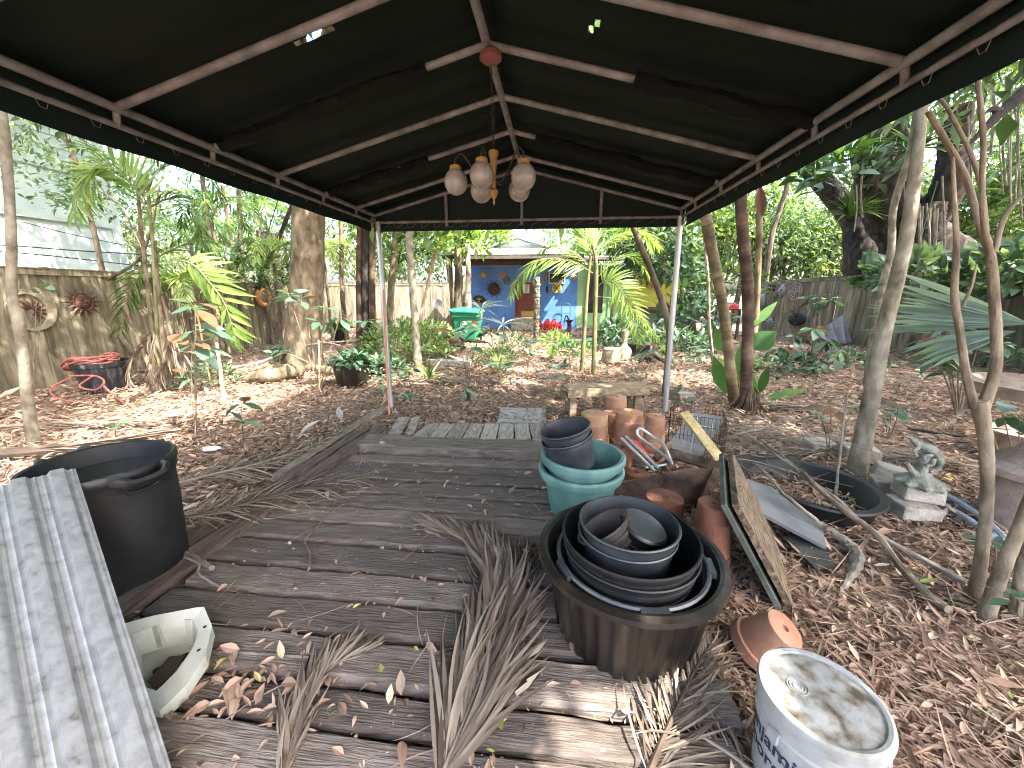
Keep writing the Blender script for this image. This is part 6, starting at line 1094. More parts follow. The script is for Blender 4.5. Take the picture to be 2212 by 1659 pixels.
def sunpl(c, n, r, nr, rl, mf, mr_, label, face=True, ring=None, wavy=.0, name='sun_plaque', cat='sun plaque', alt=.7, ringm=None):
    n = nrm(n); M = tilt(n); X_ = nrm(np.cross((0, 0, 1), n)); Y_ = np.cross(n, X_); c = np.asarray(c)+n*.012; T = thing(name, label, cat, c)
    m = MB(); m.lathe([(0, r*.34), (r*.5, r*.30), (r*.8, r*.2), (r*.95, r*.06), (r, 0)], c, 30, M=M); o = part(m, 'face', mf, T)
    if face:
        m = MB(); f = lambda u, v, h: c+X_*u*r+Y_*v*r+n*h*r
        m.tube(path([f(0, .3, .33), f(0, .0, .46), f(0, -.08, .36)], 8), [r*.05, r*.12, r*.1], 8)
        for s_ in (-1, 1): m.tube(path([f(s_*.5, .22, .27), f(s_*.3, .32, .34), f(s_*.12, .24, .34)], 8), r*.05, 6); m.lathe([(0, r*.05), (r*.09, 0)], f(s_*.3, .17, .32), 10, M=M); m.lathe([(0, r*.08), (r*.16, 0)], f(s_*.42, -.1, .27), 10, M=M)
        m.tube(path([f(-.25, -.36, .28), f(0, -.42, .33), f(.25, -.36, .28)], 10), r*.06, 7); part(m, 'relief', mf, T)
    if ring: m = MB(); th = np.linspace(0, 6.2832, 41); m.tube(c+np.outer(np.cos(th), X_)*r*1.04+np.outer(np.sin(th), Y_)*r*1.04, ring, 8, cap=False); part(m, 'ring', ringm or mr_, T)
    m = MB()
    for k in range(nr):
        a_ = k*6.2832/nr; L = rl*(1 if k % 2 == 0 else alt)*U(.9, 1.1); d = X_*math.cos(a_)+Y_*math.sin(a_); s_ = np.cross(n, d); b = c+d*r*.98; w = r*2.6/nr
        if wavy: m.tube(path([b, b+d*L*.4+s_*wavy*L, b+d*L*.75-s_*wavy*L, b+d*L+s_*wavy*L*.8], 10), [w*.8, w*.55, .002], 6)
        else: m.add([b-s_*w, b+s_*w, b+d*L, b+n*w*.9+d*L*.12, b-n*.004], [np.array([[0, 2, 3], [2, 1, 3], [1, 0, 3]])])
    if nr: part(m, 'rays', mr_, T, False)
    return T
NX = A(1, 0, 0); fx = FXL+.055
def onL(x, y): return atx(x, y, fx)
def rpx(c, w): return pxf(c, w)
c = onL(178, 652); sunpl(c, NX, rpx(c, 17), 16, rpx(c, 26), RUST, RUST, 'rust brown sun plaque with spiky rays on the left fence', ring=rpx(c, 2.5))
c = onL(66, 672); cr = rpx(c, 42); T = thing('moon_plaque', 'round crescent moon plaque behind the left slender tree', 'moon plaque', c); o = []
for a_ in np.linspace(-2.35, 2.35, 30): o.append((math.cos(a_)*cr, math.sin(a_)*cr))
for a_ in np.linspace(1.95, -1.95, 30): o.append((cr*.02+math.cos(a_)*cr*.75-cr*.15, math.sin(a_)*cr*.86))
Yw = A(0, 1, 0); m = MB(); m.prism(o, c, A(0, 1, 0), A(0, 0, 1), .035); part(m, 'crescent', CLAYB, T, False)
m = MB(); m.lathe([(0, .012), (cr*.9, .01), (cr*.92, 0)], c-A(.01, 0, 0), 36, M=tilt(NX)); part(m, 'back_plate', FENCE, T)
m = MB()
for k in range(10): a_ = -1.2+k*.42; d = A(0, math.cos(a_), math.sin(a_)); m.tube(path([c+d*cr*.15, c+d*cr*.4+A(.01, .01, .01), c+d*cr*.68], 8), [.022, .017, .005], 6)
part(m, 'sun_rays', RUST, T)
c = onL(494, 686+10)
c = onL(493, 694); sunpl(c, NX, rpx(c, 10), 10, rpx(c, 22), PEWT, PEWT, 'small pewter sun face with curling rays behind the dying palm', wavy=.14)
c = onL(518, 700); sunpl(c, NX, rpx(c, 6), 12, rpx(c, 9), RUST, RUST, 'tiny dark rusty sun beside the leaning dark trunk', face=False)
c = onL(568, 642); T = sunpl(c, NX, rpx(c, 15), 10, rpx(c, 4), CLAYB, ORNG, 'round orange clay sun and moon plaque on the fence left of the lattice', ring=rpx(c, 5), ringm=ORNG)
c = atx(606, 704, FXL+.19); T = sunpl(c, NX, rpx(c, 6), 18, rpx(c, 9), REDP, flat('blue_glaze', (.10,.12,.3), .4), 'blue and red oval sun plaque hanging on the lattice panel', face=False)
c = at(1043+4, 594, HY-.03); NYm = A(0, -1, 0)
sunpl(at(1045.7, 594, HY-.03), NYm, .10, 20, .12, GOLD, GOLD, 'small golden sun ornament high on the blue wall', alt=.75)
sunpl(at(1067, 624.5, HY-.03), NYm, .20, 20, .22, RUST, RUST, 'large dark rusty sun ornament on the blue wall', ring=.03, alt=.7)
sunpl(at(1087, 592.6, HY-.03), NYm, .10, 0, .1, ORNG, ORNG, 'round orange disc ornament on the blue wall left of the door', ring=.012, ringm=GOLD)
sunpl(at(1094, 606, HY-.03), NYm, .12, 12, .1, CLAYB, CLAYB, 'pale sun ornament half behind the palm frond near the door', alt=.8)
sunpl(at(1178, 596, HY-.03), NYm, .07, 12, .07, ORNG, GOLD, 'little orange gold sun ornament right of the door')
sunpl(at(1241, 598, HY-.03), NYm, .08, 12, .08, GOLD, GOLD, 'little golden ornament at the right end of the blue wall')
sunpl(at(1412, 612, HY-.03), NYm, .17, 18, .2, ORNG, GOLD, 'gold rayed sun ornament on the yellow wall')
# tree of life dome
c = at(1035, 654, HY-.03); T = thing('tree_ornament', 'dark half round metal tree of life ornament low on the blue wall', 'ornament', c); m = MB(); r = .30
m.prism([(math.cos(a_)*r, math.sin(a_)*r) for a_ in np.linspace(0, math.pi, 28)], c, A(1, 0, 0), A(0, 0, 1), .012); part(m, 'back_plate', IROND, T, False); m = MB()
for a_ in np.linspace(.35, 2.8, 9): d = A(math.cos(a_), 0, math.sin(a_)); m.tube(path([c-A(0,.02,0), c-A(0,.025,0)+A(0,0,.1), c-A(0,.025,0)+A(0, 0, .08)+d*.18], 8), [.018, .012, .004], 5)
part(m, 'branches', GOLD, T)
# window sign, road sign, bell, notice
c = at(1203, 601, HY-.03); T = thing('wall_chalkboard', 'dark rectangular panel in a white frame on the blue wall', 'panel', c); m = MB(); m.box(c, (.58, .03, .37)); part(m, 'panel', GLASS, T, False); m = MB()
for dx, dz, w, h in ((0, .19, .64, .03), (0, -.19, .64, .03), (.305, 0, .03, .35), (-.305, 0, .03, .35)): m.box(c+A(dx, -.012, dz), (w, .04, h))
part(m, 'frame', WHITEP, T, False); m = MB()
for k, h in enumerate((.07, .11, .09, .14)): m.box(c+A(.1+k*.045, -.018, -.17+h/2), (.03, .008, h))
part(m, 'bars', WHITEP, T, False)
c = at(1203, 622.6, HY-.03); T = thing('crossing_sign', 'round yellow railway crossing sign with black X on the blue wall', 'sign', c); m = MB(); m.lathe([(0, .012), (.19, .012), (.195, .0)], c, 36, M=tilt(NYm)); part(m, 'disc', mat('sign_yellow', [(.60,.36,.06), (.72,.48,.12)], rough=.5, scale=6, bump=.03), T); m = MB()
for s_ in (1, -1): m.box(c+A(0, -.016-.002*s_, 0), (.36, .003, .035), rot=rotm(0, 45*s_, 0))
part(m, 'cross', IROND, T, False)
v, f = text_mesh([('R', -.155, -.045), ('R', .075, -.045)], .13); m = MB(); m.add(np.stack([c[0]+v[:, 0], np.full(len(v), c[1]-.0165), c[2]+v[:, 1]], -1), f); part(m, 'letters', IROND, T, False)
c = at(1182, 618, HY-.1); T = thing('hanging_bell', 'dark bell hanging on a cord against the blue wall', 'bell', c); m = MB(); m.tube([c+A(0, 0, .55), c], .008, 5); part(m, 'cord', IROND, T); m = MB(); m.lathe([(0, 0), (.03, -.01), (.055, -.1), (.06, -.2), (.03, -.23), (.012, -.3), (0, -.31)], c, 16); part(m, 'bell', IROND, T)
c = at(1172, 606, HY-.08); T = thing('wind_chime', 'small bird shaped wind chime right of the red door', 'wind chime', c); m = MB(); m.lathe([(0, .08), (.035, .05), (.04, 0), (.01, -.05), (0, -.06)], c, 10); part(m, 'top', ORNG, T); m = MB()
for k in range(4): q = c+A(-.03+k*.02, 0, -.05); m.tube([q, q-A(0, 0, U(.15, .3))], .005, 5)
part(m, 'tubes', PEWT, T)
for x, y in ((1028, 598), (1036, 590), (1060, 590), (1075, 590), (1079, 606)):
    c = at(x, y, HY-.35); m = MB(); m.tube([c+A(0, 0, .1), c-A(0, 0, .2)], .004, 4); m.lathe([(0, .03), (.03, 0), (0, -.03)], c, 8)
    for k in range(3): m.tube([c+A(-.03+k*.03, 0, 0), c+A(-.03+k*.03, 0, -U(.2, .45))], .005, 4)
    solo(m, 'wind_chime', PEWT, 'thin wind chime hanging under the porch beam before the blue wall', 'wind chime', c, 'wind chimes under the porch beam')
c = at(1137, 624, HY+.1-.0); T = thing('door_notice', 'white printed notice taped on the red brown door', 'notice', c+A(0, -.02, 0)); m = MB(); m.box(c+A(0, -.012, 0), (.25, .004, .34)); part(m, 'paper', WHITEP, T, False); m = MB()
for k in range(8): w = U(.1, .2); m.box(c+A(0, -.0165, .14-k*.038), (w, .002, .016))
part(m, 'print', IROND, T, False)
# totem pole
b = G(1158, 738); T = thing('totem_pole', 'tall weathered carved totem pole in front of the door', 'totem pole', b); TOT = mat('totem_wood', [(.05,.04,.026), (.13,.115,.078), (.21,.205,.155)], rough=.85, scale=9, st=(1,1,.5), bump=.6); hgt = at(1158, 598, b[1])[2]; r = px(b, 7.2); seg = hgt/6
m = MB(); m.tube(path([b-A(0, 0, .1), b+A(0, 0, hgt/2), b+A(0, 0, hgt)], 20), r*.86, 14, wob=.03); part(m, 'post', TOT, T)
for k in range(6):
    z = seg*k+.04; m = MB(); y_ = -r*.82; q = b+A(0, 0, z)
    m.lathe([(r*.9, 0), (r*1.1, .03), (r*1.1, .07), (r*.9, .09)], q, 14)
    for s_ in (-1, 1): m.lathe([(0, .03), (r*.26, .0), (r*.3, -.01)], q+A(s_*r*.38, y_, seg*.66), 10, M=rotm(90, 0, 0)); m.tube(path([q+A(s_*r*.75, y_*.8, seg*.74), q+A(s_*r*.38, y_*1.1, seg*.84), q+A(0, y_*1.1, seg*.74)], 8), r*.12, 5)
    m.tube(path([q+A(0, y_*1.05, seg*.7), q+A(0, y_*1.5, seg*.48), q+A(0, y_*1.1, seg*.42)], 8), [r*.15, r*.28, r*.22], 7); m.tube(path([q+A(-r*.5, y_*.95, seg*.3), q+A(0, y_*1.2, seg*.22), q+A(r*.5, y_*.95, seg*.3)], 10), r*.13, 6)
    part(m, 'carved_face', (TOT, mat('totem_pale', [(.09,.10,.08), (.16,.175,.145)], rough=.85, scale=9, bump=.4))[k > 3], T)
# green bin
b = at(1010, 700, 11.6)*A(1, 1, 0); T = thing('wheeled_bin', 'green wheeled bin with a domed lid at the porch post', 'wheelie bin', b); w = px(at(1010, 700, 11.6), 62)/2; ht = at(1010, 668, 11.6)[2]
m = MB(); R_ = [(.70, 0.06), (.74, .1), (.90, ht*.74), (.9, ht*.78), (1.0, ht*.79), (1.0, ht*.9), (1.03, ht*.905), (1.03, ht*.93)]; P = []
for s_, z in R_: P.append([b+A(x*w*s_, y*w*.95*s_, z) for x, y in ((-1, -.85), (-.85, -1), (.85, -1), (1, -.85), (1, .85), (.85, 1), (-.85, 1), (-1, .85), (-1, -.85))])
m.grid(np.array(P)); part(m, 'body', BINM, T, False)
m = MB(); P = []
for s_, dz in ((1.08, -.03), (1.09, .0), (1.0, .045), (.6, .075), (.0, .08)): P.append([b+A(x*w*s_, y*w*s_*.97, ht*.95+dz+(x*-.02)) for x, y in ((-1, -.85), (-.85, -1), (.85, -1), (1, -.85), (1, .85), (.85, 1), (-.85, 1), (-1, .85), (-1, -.85))])
m.grid(np.array(P)); part(m, 'lid', mat('green_lid', [(.016,.20,.115), (.035,.30,.18)], rough=.4, scale=2, bump=.03), T, False)
m = MB(); e = b+A(-.03, -w*.885, ht*.55); th = np.linspace(0, 6.2832, 25); m.tube(e+np.outer(np.cos(th)*.09, A(1,0,0))+np.outer(np.sin(th)*.09, A(0, 0, 1)), .008, 5, cap=False); m.box(e, (.1, .006, .03)); m.box(e+A(0, 0, .035), (.07, .006, .02)); part(m, 'emblem', WHITEP, T, False)
for s_ in (-1, 1): m = MB(); q = b+A(s_*w*.8, w*.75, .13); th = np.linspace(0, 6.2832, 21); m.tube(q+np.outer(np.cos(th)*.1, A(0,1,0))+np.outer(np.sin(th)*.1, A(0,0,1)), .03, 8, cap=False); part(m, 'wheel', IROND, T)
# fuel cans
def can(x, y, s_, label):
    b = at(x, y, HY-.35); b[2] = max(0, .0); T = thing('fuel_can', label, 'fuel can', b, 'red fuel cans by the blue wall'); w, h = .155*s_, .36*s_
    P = [[b+A(x_*w*k, y_*w*.75*k, z) for x_, y_ in ((-1, -.6), (-.7, -1), (.7, -1), (1, -.6), (1, .6), (.7, 1), (-.7, 1), (-1, .6), (-1, -.6))] for k, z in ((.92, 0), (1, .02), (1, h*.62), (.85, h*.78), (.3, h*.95), (.2, h))]
    m = MB(); m.grid(np.array(P)); m.add(P[-1][:8], np.arange(8)); part(m, 'body', REDP, T, False); m = MB(); m.box(b+A(0, -w*.76, h*.36), (w*.8, .01, h*.32)); part(m, 'recess_shade', flat('recess_shade_red', (.2,.01,.012), .5), T, False)  # recess is a flat plate, its shade put into a darker red
    m = MB(); m.lathe([(.03, 0), (.03, .05), (0, .055)], b+A(w*.1, 0, h), 10); part(m, 'cap', IROND, T); m = MB(); m.tube(path([b+A(-w*.8, 0, h*.8), b+A(-w*.2, 0, h*1.1), b+A(w*.6, 0, h*.85)], 12), .018, 7); part(m, 'handle', REDP, T)
can(1182.5, 709, 1.0, 'red fuel can, left one of the two tall cans by the blue wall'); can(1197.5, 709, 1.0, 'red fuel can, right one of the two tall cans by the blue wall'); can(1208.5, 709, .68, 'small red fuel can nearest to the hand truck'); can(1166, 704, .8, 'red fuel can half hidden behind the totem pole')
# hand truck and pump
b = at(1221, 706, HY-.3)*A(1, 1, 0); T = thing('hand_truck', 'blue steel hand truck leaning at the blue wall', 'hand truck', b); BL = flat('blue_steel', (.02,.10,.22), .45, .3); m = MB(); zt_ = at(1221, 656, HY-.3)[2]
m.tube(path([b+A(-.17, 0, 0), b+A(-.17, .1, zt_*.85), b+A(-.14, .12, zt_*.97), b+A(0, .13, zt_), b+A(.14, .12, zt_*.97), b+A(.17, .1, zt_*.85), b+A(.17, 0, 0)], 50), .013, 8)
for z in (.3, .62): m.tube([b+A(-.17, .03, z*zt_), b+A(.17, .03, z*zt_)], .011, 7)
part(m, 'frame', BL, T); m = MB(); m.box(b+A(0, -.1, .02), (.34, .2, .01)); part(m, 'toe_plate', BL, T, False)
for s_ in (-1, 1): m = MB(); th = np.linspace(0, 6.2832, 21); m.tube(b+A(s_*.22, .06, .11)+np.outer(np.cos(th)*.08, A(0,1,0))+np.outer(np.sin(th)*.08, A(0,0,1)), .028, 8, cap=False); part(m, 'wheel', IROND, T)
b = at(1229, 712, HY-1.2)*A(1, 1, 0); T = thing('hand_pump', 'rusty brown cast iron hand pump on a stand before the blue wall', 'hand pump', b); m = MB(); m.lathe([(.0, .0), (.09, 0), (.09, .06), (.07, .1), (.07, .28), (.09, .36), (.14, .40), (.15, .44), (.02, .44)], b, 18); part(m, 'body', RUST, T); m = MB(); m.tube(path([b+A(-.02, 0, .44), b+A(-.1, 0, .6), b+A(-.16, 0, .5), b+A(-.2, 0, .2)], 16), [.03, .03, .02, .014], 8); part(m, 'handle', RUST, T)
# stone urns
def urn(x, yb, yt, w, prof, label):
    b = G(x, yb); r = px(b, w)/2; b = b+A(0, r, 0); h = at(x, yt, b[1])[2]; m = MB(); m.lathe([(p*r, z*h) for p, z in prof], b, 48, fl=lambda th, i: .02*np.cos(th*20)*((i > 2) & (i < 6))); return solo(m, 'stone_urn', STONE, label, 'urn', b)
urn(1322, 785, 751, 43, [(0, 0), (.9, 0), (1, .04), (.98, .12), (.95, .45), (.86, .75), (.8, .84), (.82, .9), (.74, .97), (.6, 1), (0, .98)], 'squat carved stone pot standing upside down by the palm')
urn(1350, 778, 712, 40, [(0, 0), (.95, 0), (1, .04), (.92, .2), (.72, .36), (.4, .45), (.3, .52), (.28, .72), (.4, .85), (.34, .97), (.1, 1), (0, 1)], 'tall bottle shaped stone urn behind the squat one')
# bins and planters on the left
HOSE = mat('red_hose', [(.30,.085,.07), (.45,.16,.13)], rough=.55, scale=9, bump=.1); BLKW = mat('water_stained_black', [(.012,.013,.014), (.03,.033,.036), (.16,.17,.18)], rough=.5, scale=6, det=8, st=(3,3,.5), bump=.1, lo=.4, hi=.72)
b = G(205, 850)+A(-.1, .25, 0); r = px(b, 134)/2; zt_ = at(205, 790, b[1]-r)[2]
m = MB(); m.lathe([(0, 0), (r*.72, 0), (r*.76, .02), (r*.93, zt_*.85), (r*1.0, zt_*.86), (r*1.02, zt_), (r*.96, zt_), (r*.9, zt_*.8), (r*.7, .03), (0, .03)], b, 44, fl=lambda th, i: .012*np.sign(np.sin(th*22))*((i > 1) & (i < 4))); solo(m, 'round_planter', BLKW, 'black round planter by the left fence with a red hose heaped on it', 'planter', b)
m = MB(); hp = []; c = b+A(-r*.5, 0, zt_+.02)
for k in range(150): a_ = k*.26; rr = r*(.95+.14*math.sin(k*.7)); hp.append(c+A(rr*math.cos(a_)*1.05, rr*.75*math.sin(a_), .05*math.sin(k*.37)+.02+max(0, -(math.cos(a_)))*-.14))
hp += [c+A(-r*1.3, -r*.6, -zt_*.8), G(118, 858, .03), G(160, 868, .03)]; m.tube(path(hp, 700), .0125, 7); m.tube(path([at(200, 812, b[1]-r*1.1), at(172, 834, b[1]-r*1.25), at(205, 842, b[1]-r*1.3), at(225, 825, b[1]-r*1.2), at(205, 812, b[1]-r*.9), at(150, 812, b[1]-r)], 40), .0125, 7)
m.tube(path([at(225, 835, b[1]-r*1.2), G(255, 862, .03), G(285, 878, .02)], 16), .0125, 7); solo(m, 'garden_hose', HOSE, 'reddish garden hose coiled over the black round planter', 'hose', b)
def potted(x, yb, yt, w, label, lm, leafn, L, plabel):
    b = G(x, yb); r = px(b, w)/2; b = b+A(0, r, 0); h = at(x, yt, b[1]-r)[2]; T = thing('potted_plant', label, 'potted plant', b); m = MB(); m.lathe([(0, 0), (r*.8, 0), (r*.82, .02), (r*.97, h*.9), (r*1.03, h*.91), (r*1.03, h), (r*.96, h), (r*.93, h*.85), (0, h*.84)], b, 36); part(m, 'pot', BLKD, T)
    n = leafn; u = nrm(RS.normal(size=(n, 3))); u[:, 2] = np.abs(u[:, 2])*.6; P = b+A(0, 0, h)+u*A(r*.95, r*.95, r*.7)*U(.4, 1.1, (n, 1)); m = MB(); l = L*U(.6, 1.3, n); m.leaves(P, u+RS.normal(size=(n, 3))*.5, A(0,0,1)+u*.5+RS.normal(size=(n, 3))*.3, l, l*.55, k=4, fold=.2, droop=.35, a=U(0, .8, n)); part(m, 'leaves', lm, T)
potted(742, 838, 792, 88, 'black plastic pot full of round leaved plants before the thick tree', BROAD, 260, .15, '')
potted(728, 742, 712, 34, 'smaller black pot with a plant behind the thin straight trunk', PALMG, 90, .2, '')
potted(800, 812, 790, 44, 'brown pot half hidden in leaves beside the left canopy post', BROAD, 120, .16, '')
# leaning orange pole, stakes, beams
m = MB(); a_ = G(841, 897); t_ = at(826, 590, a_[1]+.35); T = thing('orange_pole', 'thin orange brown pole with a black tip leaning beside the left canopy post', 'pole', a_); m.tube([a_, t_], .013, 9); part(m, 'shaft', mat('orange_pole_paint', [(.40,.15,.07), (.52,.23,.12)], rough=.5, scale=6, bump=.05), T); m = MB(); d = nrm(t_-a_); m.lathe([(.02, 0), (.023, .02), (.023, .1), (.015, .12), (0, .12)], t_, 12, M=tilt(d)); m.tube([t_+d*.1, t_+d*.5], .006, 6); part(m, 'tip', BLK, T)
stick([G(483, 873), at(476, 800, G(483, 873)[1]), at(468, 740, G(483, 873)[1])], [.022, .019, .016], WOODY, 'tan wooden stake standing in the sunlit litter', 'stake', 'stake', wob=.03)
stick([G(422, 945), at(421, 860, G(422, 945)[1]), at(421, 800, G(422, 945)[1])], [.006, .006], WOODY, 'thin bamboo cane supporting the tall seedling', 'cane', 'cane', wob=.02)
stick([G(690, 840), at(690, 780, G(690, 840)[1]), at(688, 735, G(690, 840)[1])], [.014, .011], WOODY, 'pale stick standing left of the round leaved potted plant', 'stake', 'stake', wob=.04)
q = G(930, 700); m = MB(); m.beam(at(1141-213, 730, 12.5)*A(1,1,0), at(928, 690, 12.5), .09, .09); solo(m, 'short_post', FENCE, 'short square wooden post among the variegated ivy', 'post', at(928, 730, 12.5)*A(1, 1, 0), smooth=False)
timber(G(925, 782, .06), G(1017, 786, .07), .14, .12, GREYB, 'grey fallen beam lying in the litter left of the path', 'fallen_beam', 'beam')
timber(G(955, 765, .05), G(1000, 782, .05), .08, .06, GREYB, 'thin pale plank lying behind the fallen beam', 'fallen_plank', 'board')
m = MB(); b = G(973, 752)+A(0, .1, 0); m.lathe([(0, .0), (.10, 0), (.15, .28), (.16, .28), (.16, .34), (.14, .34), (.09, .02), (0, .02)], b+A(0,0,.13), 24, M=rotm(0, 80, -20)); solo(m, 'fallen_pot', TERRD, 'terracotta pot lying on its side near the green bin', 'flowerpot', b)
P = np.array([at(500, 795, 6.3), at(560, 782, 6.6), at(640, 752, 6.9), at(690, 742, 7.0), at(770, 735, 7.1)]); stick(P, [.018, .022, .02, .012], TWIGG, 'long dry branch propped in front of the thick tree', wob=.15)
stick([at(615, 762, 6.7), at(650, 775, 6.6), at(690, 800, 6.4)], [.009, .012, .008], TWIGG, 'forked dry branch crossing the long one before the thick tree')
stick([at(690, 738, 6.8), at(730, 745, 6.8), at(760, 760, 6.6)], [.008, .006], TWIGG, 'thin dry branch bending down to the potted plant')
# right fence ornaments
e0, e1 = fr[0]*A(1, 1, 0), fr[1]*A(1, 1, 0); d = nrm(e1-e0); nf = A(d[1], -d[0], 0); nf = nf if nf @ (CP-e0) > 0 else -nf
def onR(x, y):
    dr = ray(x, y); t = ((e0+nf*.06-CP)*A(1, 1, 0)) @ nf/(dr*A(1,1,0) @ nf); return CP+dr*t
def mask(x, y, w, h, mm, label):
    c = onR(x, y); a_, b_ = pxf(c, w)/2, pxf(c, h)/2; X_ = nrm(np.cross((0, 0, 1), nf)); T = thing('wall_mask', label, 'mask', c); m = MB(); P = []
    for v in np.linspace(-1, 1, 13): P.append([c+X_*a_*u*math.sqrt(max(.02, 1-v*v*.92))*(1 if v > -.2 else 1+.4*(v+.2))+A(0, 0, b_*v)+nf*a_*.9*max(0, (1-u*u))*math.sqrt(max(.02, 1-v*v)) for u in np.linspace(-1, 1, 11)])
    m.grid(np.array(P)); part(m, 'face', mm, T); m = MB(); f = lambda u, v, k: c+X_*a_*u+A(0, 0, b_*v)+nf*a_*k
    m.tube(path([f(0, .3, .9), f(0, -.1, 1.25), f(0, -.15, .95)], 8), [a_*.12, a_*.25, a_*.2], 7)
    for s_ in (-1, 1): m.lathe([(0, a_*.15), (a_*.2, 0)], f(s_*.4, .25, .78), 9, M=tilt(nf)); m.tube([f(s_*.75, .9, .2), f(s_*.95, 1.25, .1)], a_*.15, 6)
    m.tube(path([f(-.4, -.45, .7), f(0, -.55, .85), f(.4, -.45, .7)], 8), a_*.14, 6); part(m, 'relief', mm, T)
mask(1646, 652, 17, 34, PEWT, 'long grey leafy mask, left one on the far right fence'); mask(1690, 628, 15, 28, PEWT, 'grey mask with dark side tufts on the far right fence'); mask(1660, 628, 9, 16, RUST, 'small brown mask at the top of the far right fence'); mask(1673, 640, 9, 14, CLAYB, 'small clay mask between the two grey masks'); mask(1672, 622, 8, 14, RUST, 'small dark mask over the clay mask on the far right fence')
c = onR(1718, 630); T = thing('spiral_ornament', 'pinkish ring shaped wire ornament on the far right fence', 'ornament', c); X_ = nrm(np.cross((0, 0, 1), nf)); th = np.linspace(0, 6.2832, 31); r = pxf(c, 15); m = MB(); PNK = flat('dusty_pink', (.42,.30,.28), .6)
for k in (1, .68, .36): m.tube(c+np.outer(np.cos(th)*r*k, X_)+np.outer(np.sin(th)*r*1.2*k, A(0,0,1)), .014, 6, cap=False)
part(m, 'rings', PNK, T); m = MB(); m.tube([c-X_*r, c+X_*r], .016, 6); m.tube([c-A(0,0,r*1.3), c+A(0,0,r*1.3)], .014, 6); part(m, 'cross_bars', PNK, T)
sunpl(onR(1779, 654), nf, pxf(onR(1779, 654), 8), 14, pxf(onR(1779, 654), 9), GOLD, RUST, 'orange faced sun with brown wooden rays on the far right fence', alt=.8)
sunpl(onR(1664, 694), nf, pxf(onR(1664, 694), 7), 12, pxf(onR(1664, 694), 12), PEWT, PEWT, 'pewter sun low on the far right fence above the paddle leaves')
sunpl(onR(1712, 668), nf, pxf(onR(1712, 668), 5), 10, pxf(onR(1712, 668), 8), CLAYB, CLAYB, 'small sandy sun under the pink ring ornament', wavy=.2)
c = onR(1734, 658); m = MB(); X_ = nrm(np.cross((0, 0, 1), nf)); m.tube(path([c-X_*.12-A(0,0,.12), c, c+X_*.14+A(0,0,.16)], 10), [.01, .05, .015], 8, squash=.4); solo(m, 'gecko_ornament', CLAYB, 'slim sandy gecko ornament left of the orange faced sun', 'ornament', c)
c = onR(1721, 690); T = thing('dark_plaque', 'dark oval relief plaque low on the far right fence', 'plaque', c); m = MB(); m.lathe([(0, .05), (.16, .045), (.2, .01), (.2, 0)], c, 28, M=tilt(nf) @ np.diag((1, 1.6, 1))); part(m, 'plate', IROND, T); m = MB()
for k in range(10): a_ = k*.628; m.lathe([(0, .03), (.04, 0)], c+nf*.045+X_*.1*math.cos(a_)+A(0, 0, .17*math.sin(a_)), 8, M=tilt(nf))
part(m, 'relief', IROND, T)
# tarpaulin
TARP = mat('grey_tarp', [(.15,.145,.165), (.25,.24,.27), (.32,.31,.34)], rough=.6, scale=3, bump=.2); a_, b_, c_, d_ = at(1762, 722, 12.6), at(1829, 672, 12.4), at(1834, 738, 12.3), at(1800, 748, 12.0); m = MB(); P = []
for u in np.linspace(0, 1, 30): P.append([a_*(1-u)*(1-v)+b_*u*(1-v)+c_*u*v+d_*(1-u)*v+A(0, -1, .15)*(.09*math.sin(u*17+v*3)*(.3+v)) for v in np.linspace(0, 1, 16)])
m.grid(np.array(P)); m.grid(np.array(P)+A(0, .01, 0)); solo(m, 'tarpaulin', TARP, 'grey violet tarpaulin draped against the far right fence', 'tarpaulin', A(*a_[:2], 0))
# red cover on a dark table
c = at(1581, 662, 13.2); T = thing('garden_table', 'dark table with shelves at the left end of the right fence', 'table', c*A(1, 1, 0)); m = MB(); w = px(c, 44); zt_ = at(1581, 667, 13.2)[2]; m.box(A(c[0], c[1]+.25, zt_-.03), (w, .6, .05)); part(m, 'top', ROOFD, T, False); m = MB(); m.box(A(c[0], c[1]+.25, zt_*.55), (w*.95, .5, .04)); part(m, 'shelf', ROOFD, T, False)
for sx in (-1, 1):
    for sy in (0, .5): m = MB(); m.box(A(c[0]+sx*w*.45, c[1]+sy, zt_/2-.03), (.07, .07, zt_)); part(m, 'leg', ROOFD, T, False)
m = MB(); P = []
for u in np.linspace(-1, 1, 17): P.append([A(c[0]+w*.42*u, c[1]+.25+v*.24, zt_+.0+.2*math.sqrt(max(0, 1-v*v))*(1-.25*u*u)) for v in np.linspace(-1, 1, 13)])
m.grid(np.array(P)); solo(m, 'red_cover', REDP, 'domed red plastic cover lying on the dark table', 'cover', A(c[0], c[1], zt_))
# diamond lattice on the right of the house, blue frame chairs
q0, q1 = at(1478, 700, 15.2), at(1512, 580, 15.2); T = thing('wire_lattice', 'diamond mesh screen at the right end of the yellow wall', 'screen', q0*A(1, 1, 0)); m = MB()
for k in range(-8, 14):
    for s_ in (1, -1): x0_ = q0[0]+(k*.11); pts_ = [A(x0_+s_*t*.5, 15.2+.006*s_, q0[2]+t*(q1[2]-q0[2])) for t in np.linspace(0, 1, 12)]; pts_ = [p for p in pts_ if q0[0]-.01 <= p[0] <= q1[0]+.1]; m.tube(pts_, .011, 5) if len(pts_) > 2 else None
part(m, 'strips', flat('lattice_grey', (.30,.29,.22), .7), T)
c = at(1466, 738, 12.8)*A(1, 1, 0); T = thing('iron_chair', 'black iron garden chair with violet seat behind the right post', 'chair', c); m = MB()
for k in range(9): m.tube([c+A(-.2+k*.05, .2, .45), c+A(-.2+k*.05, .25, .85)], .008, 5)
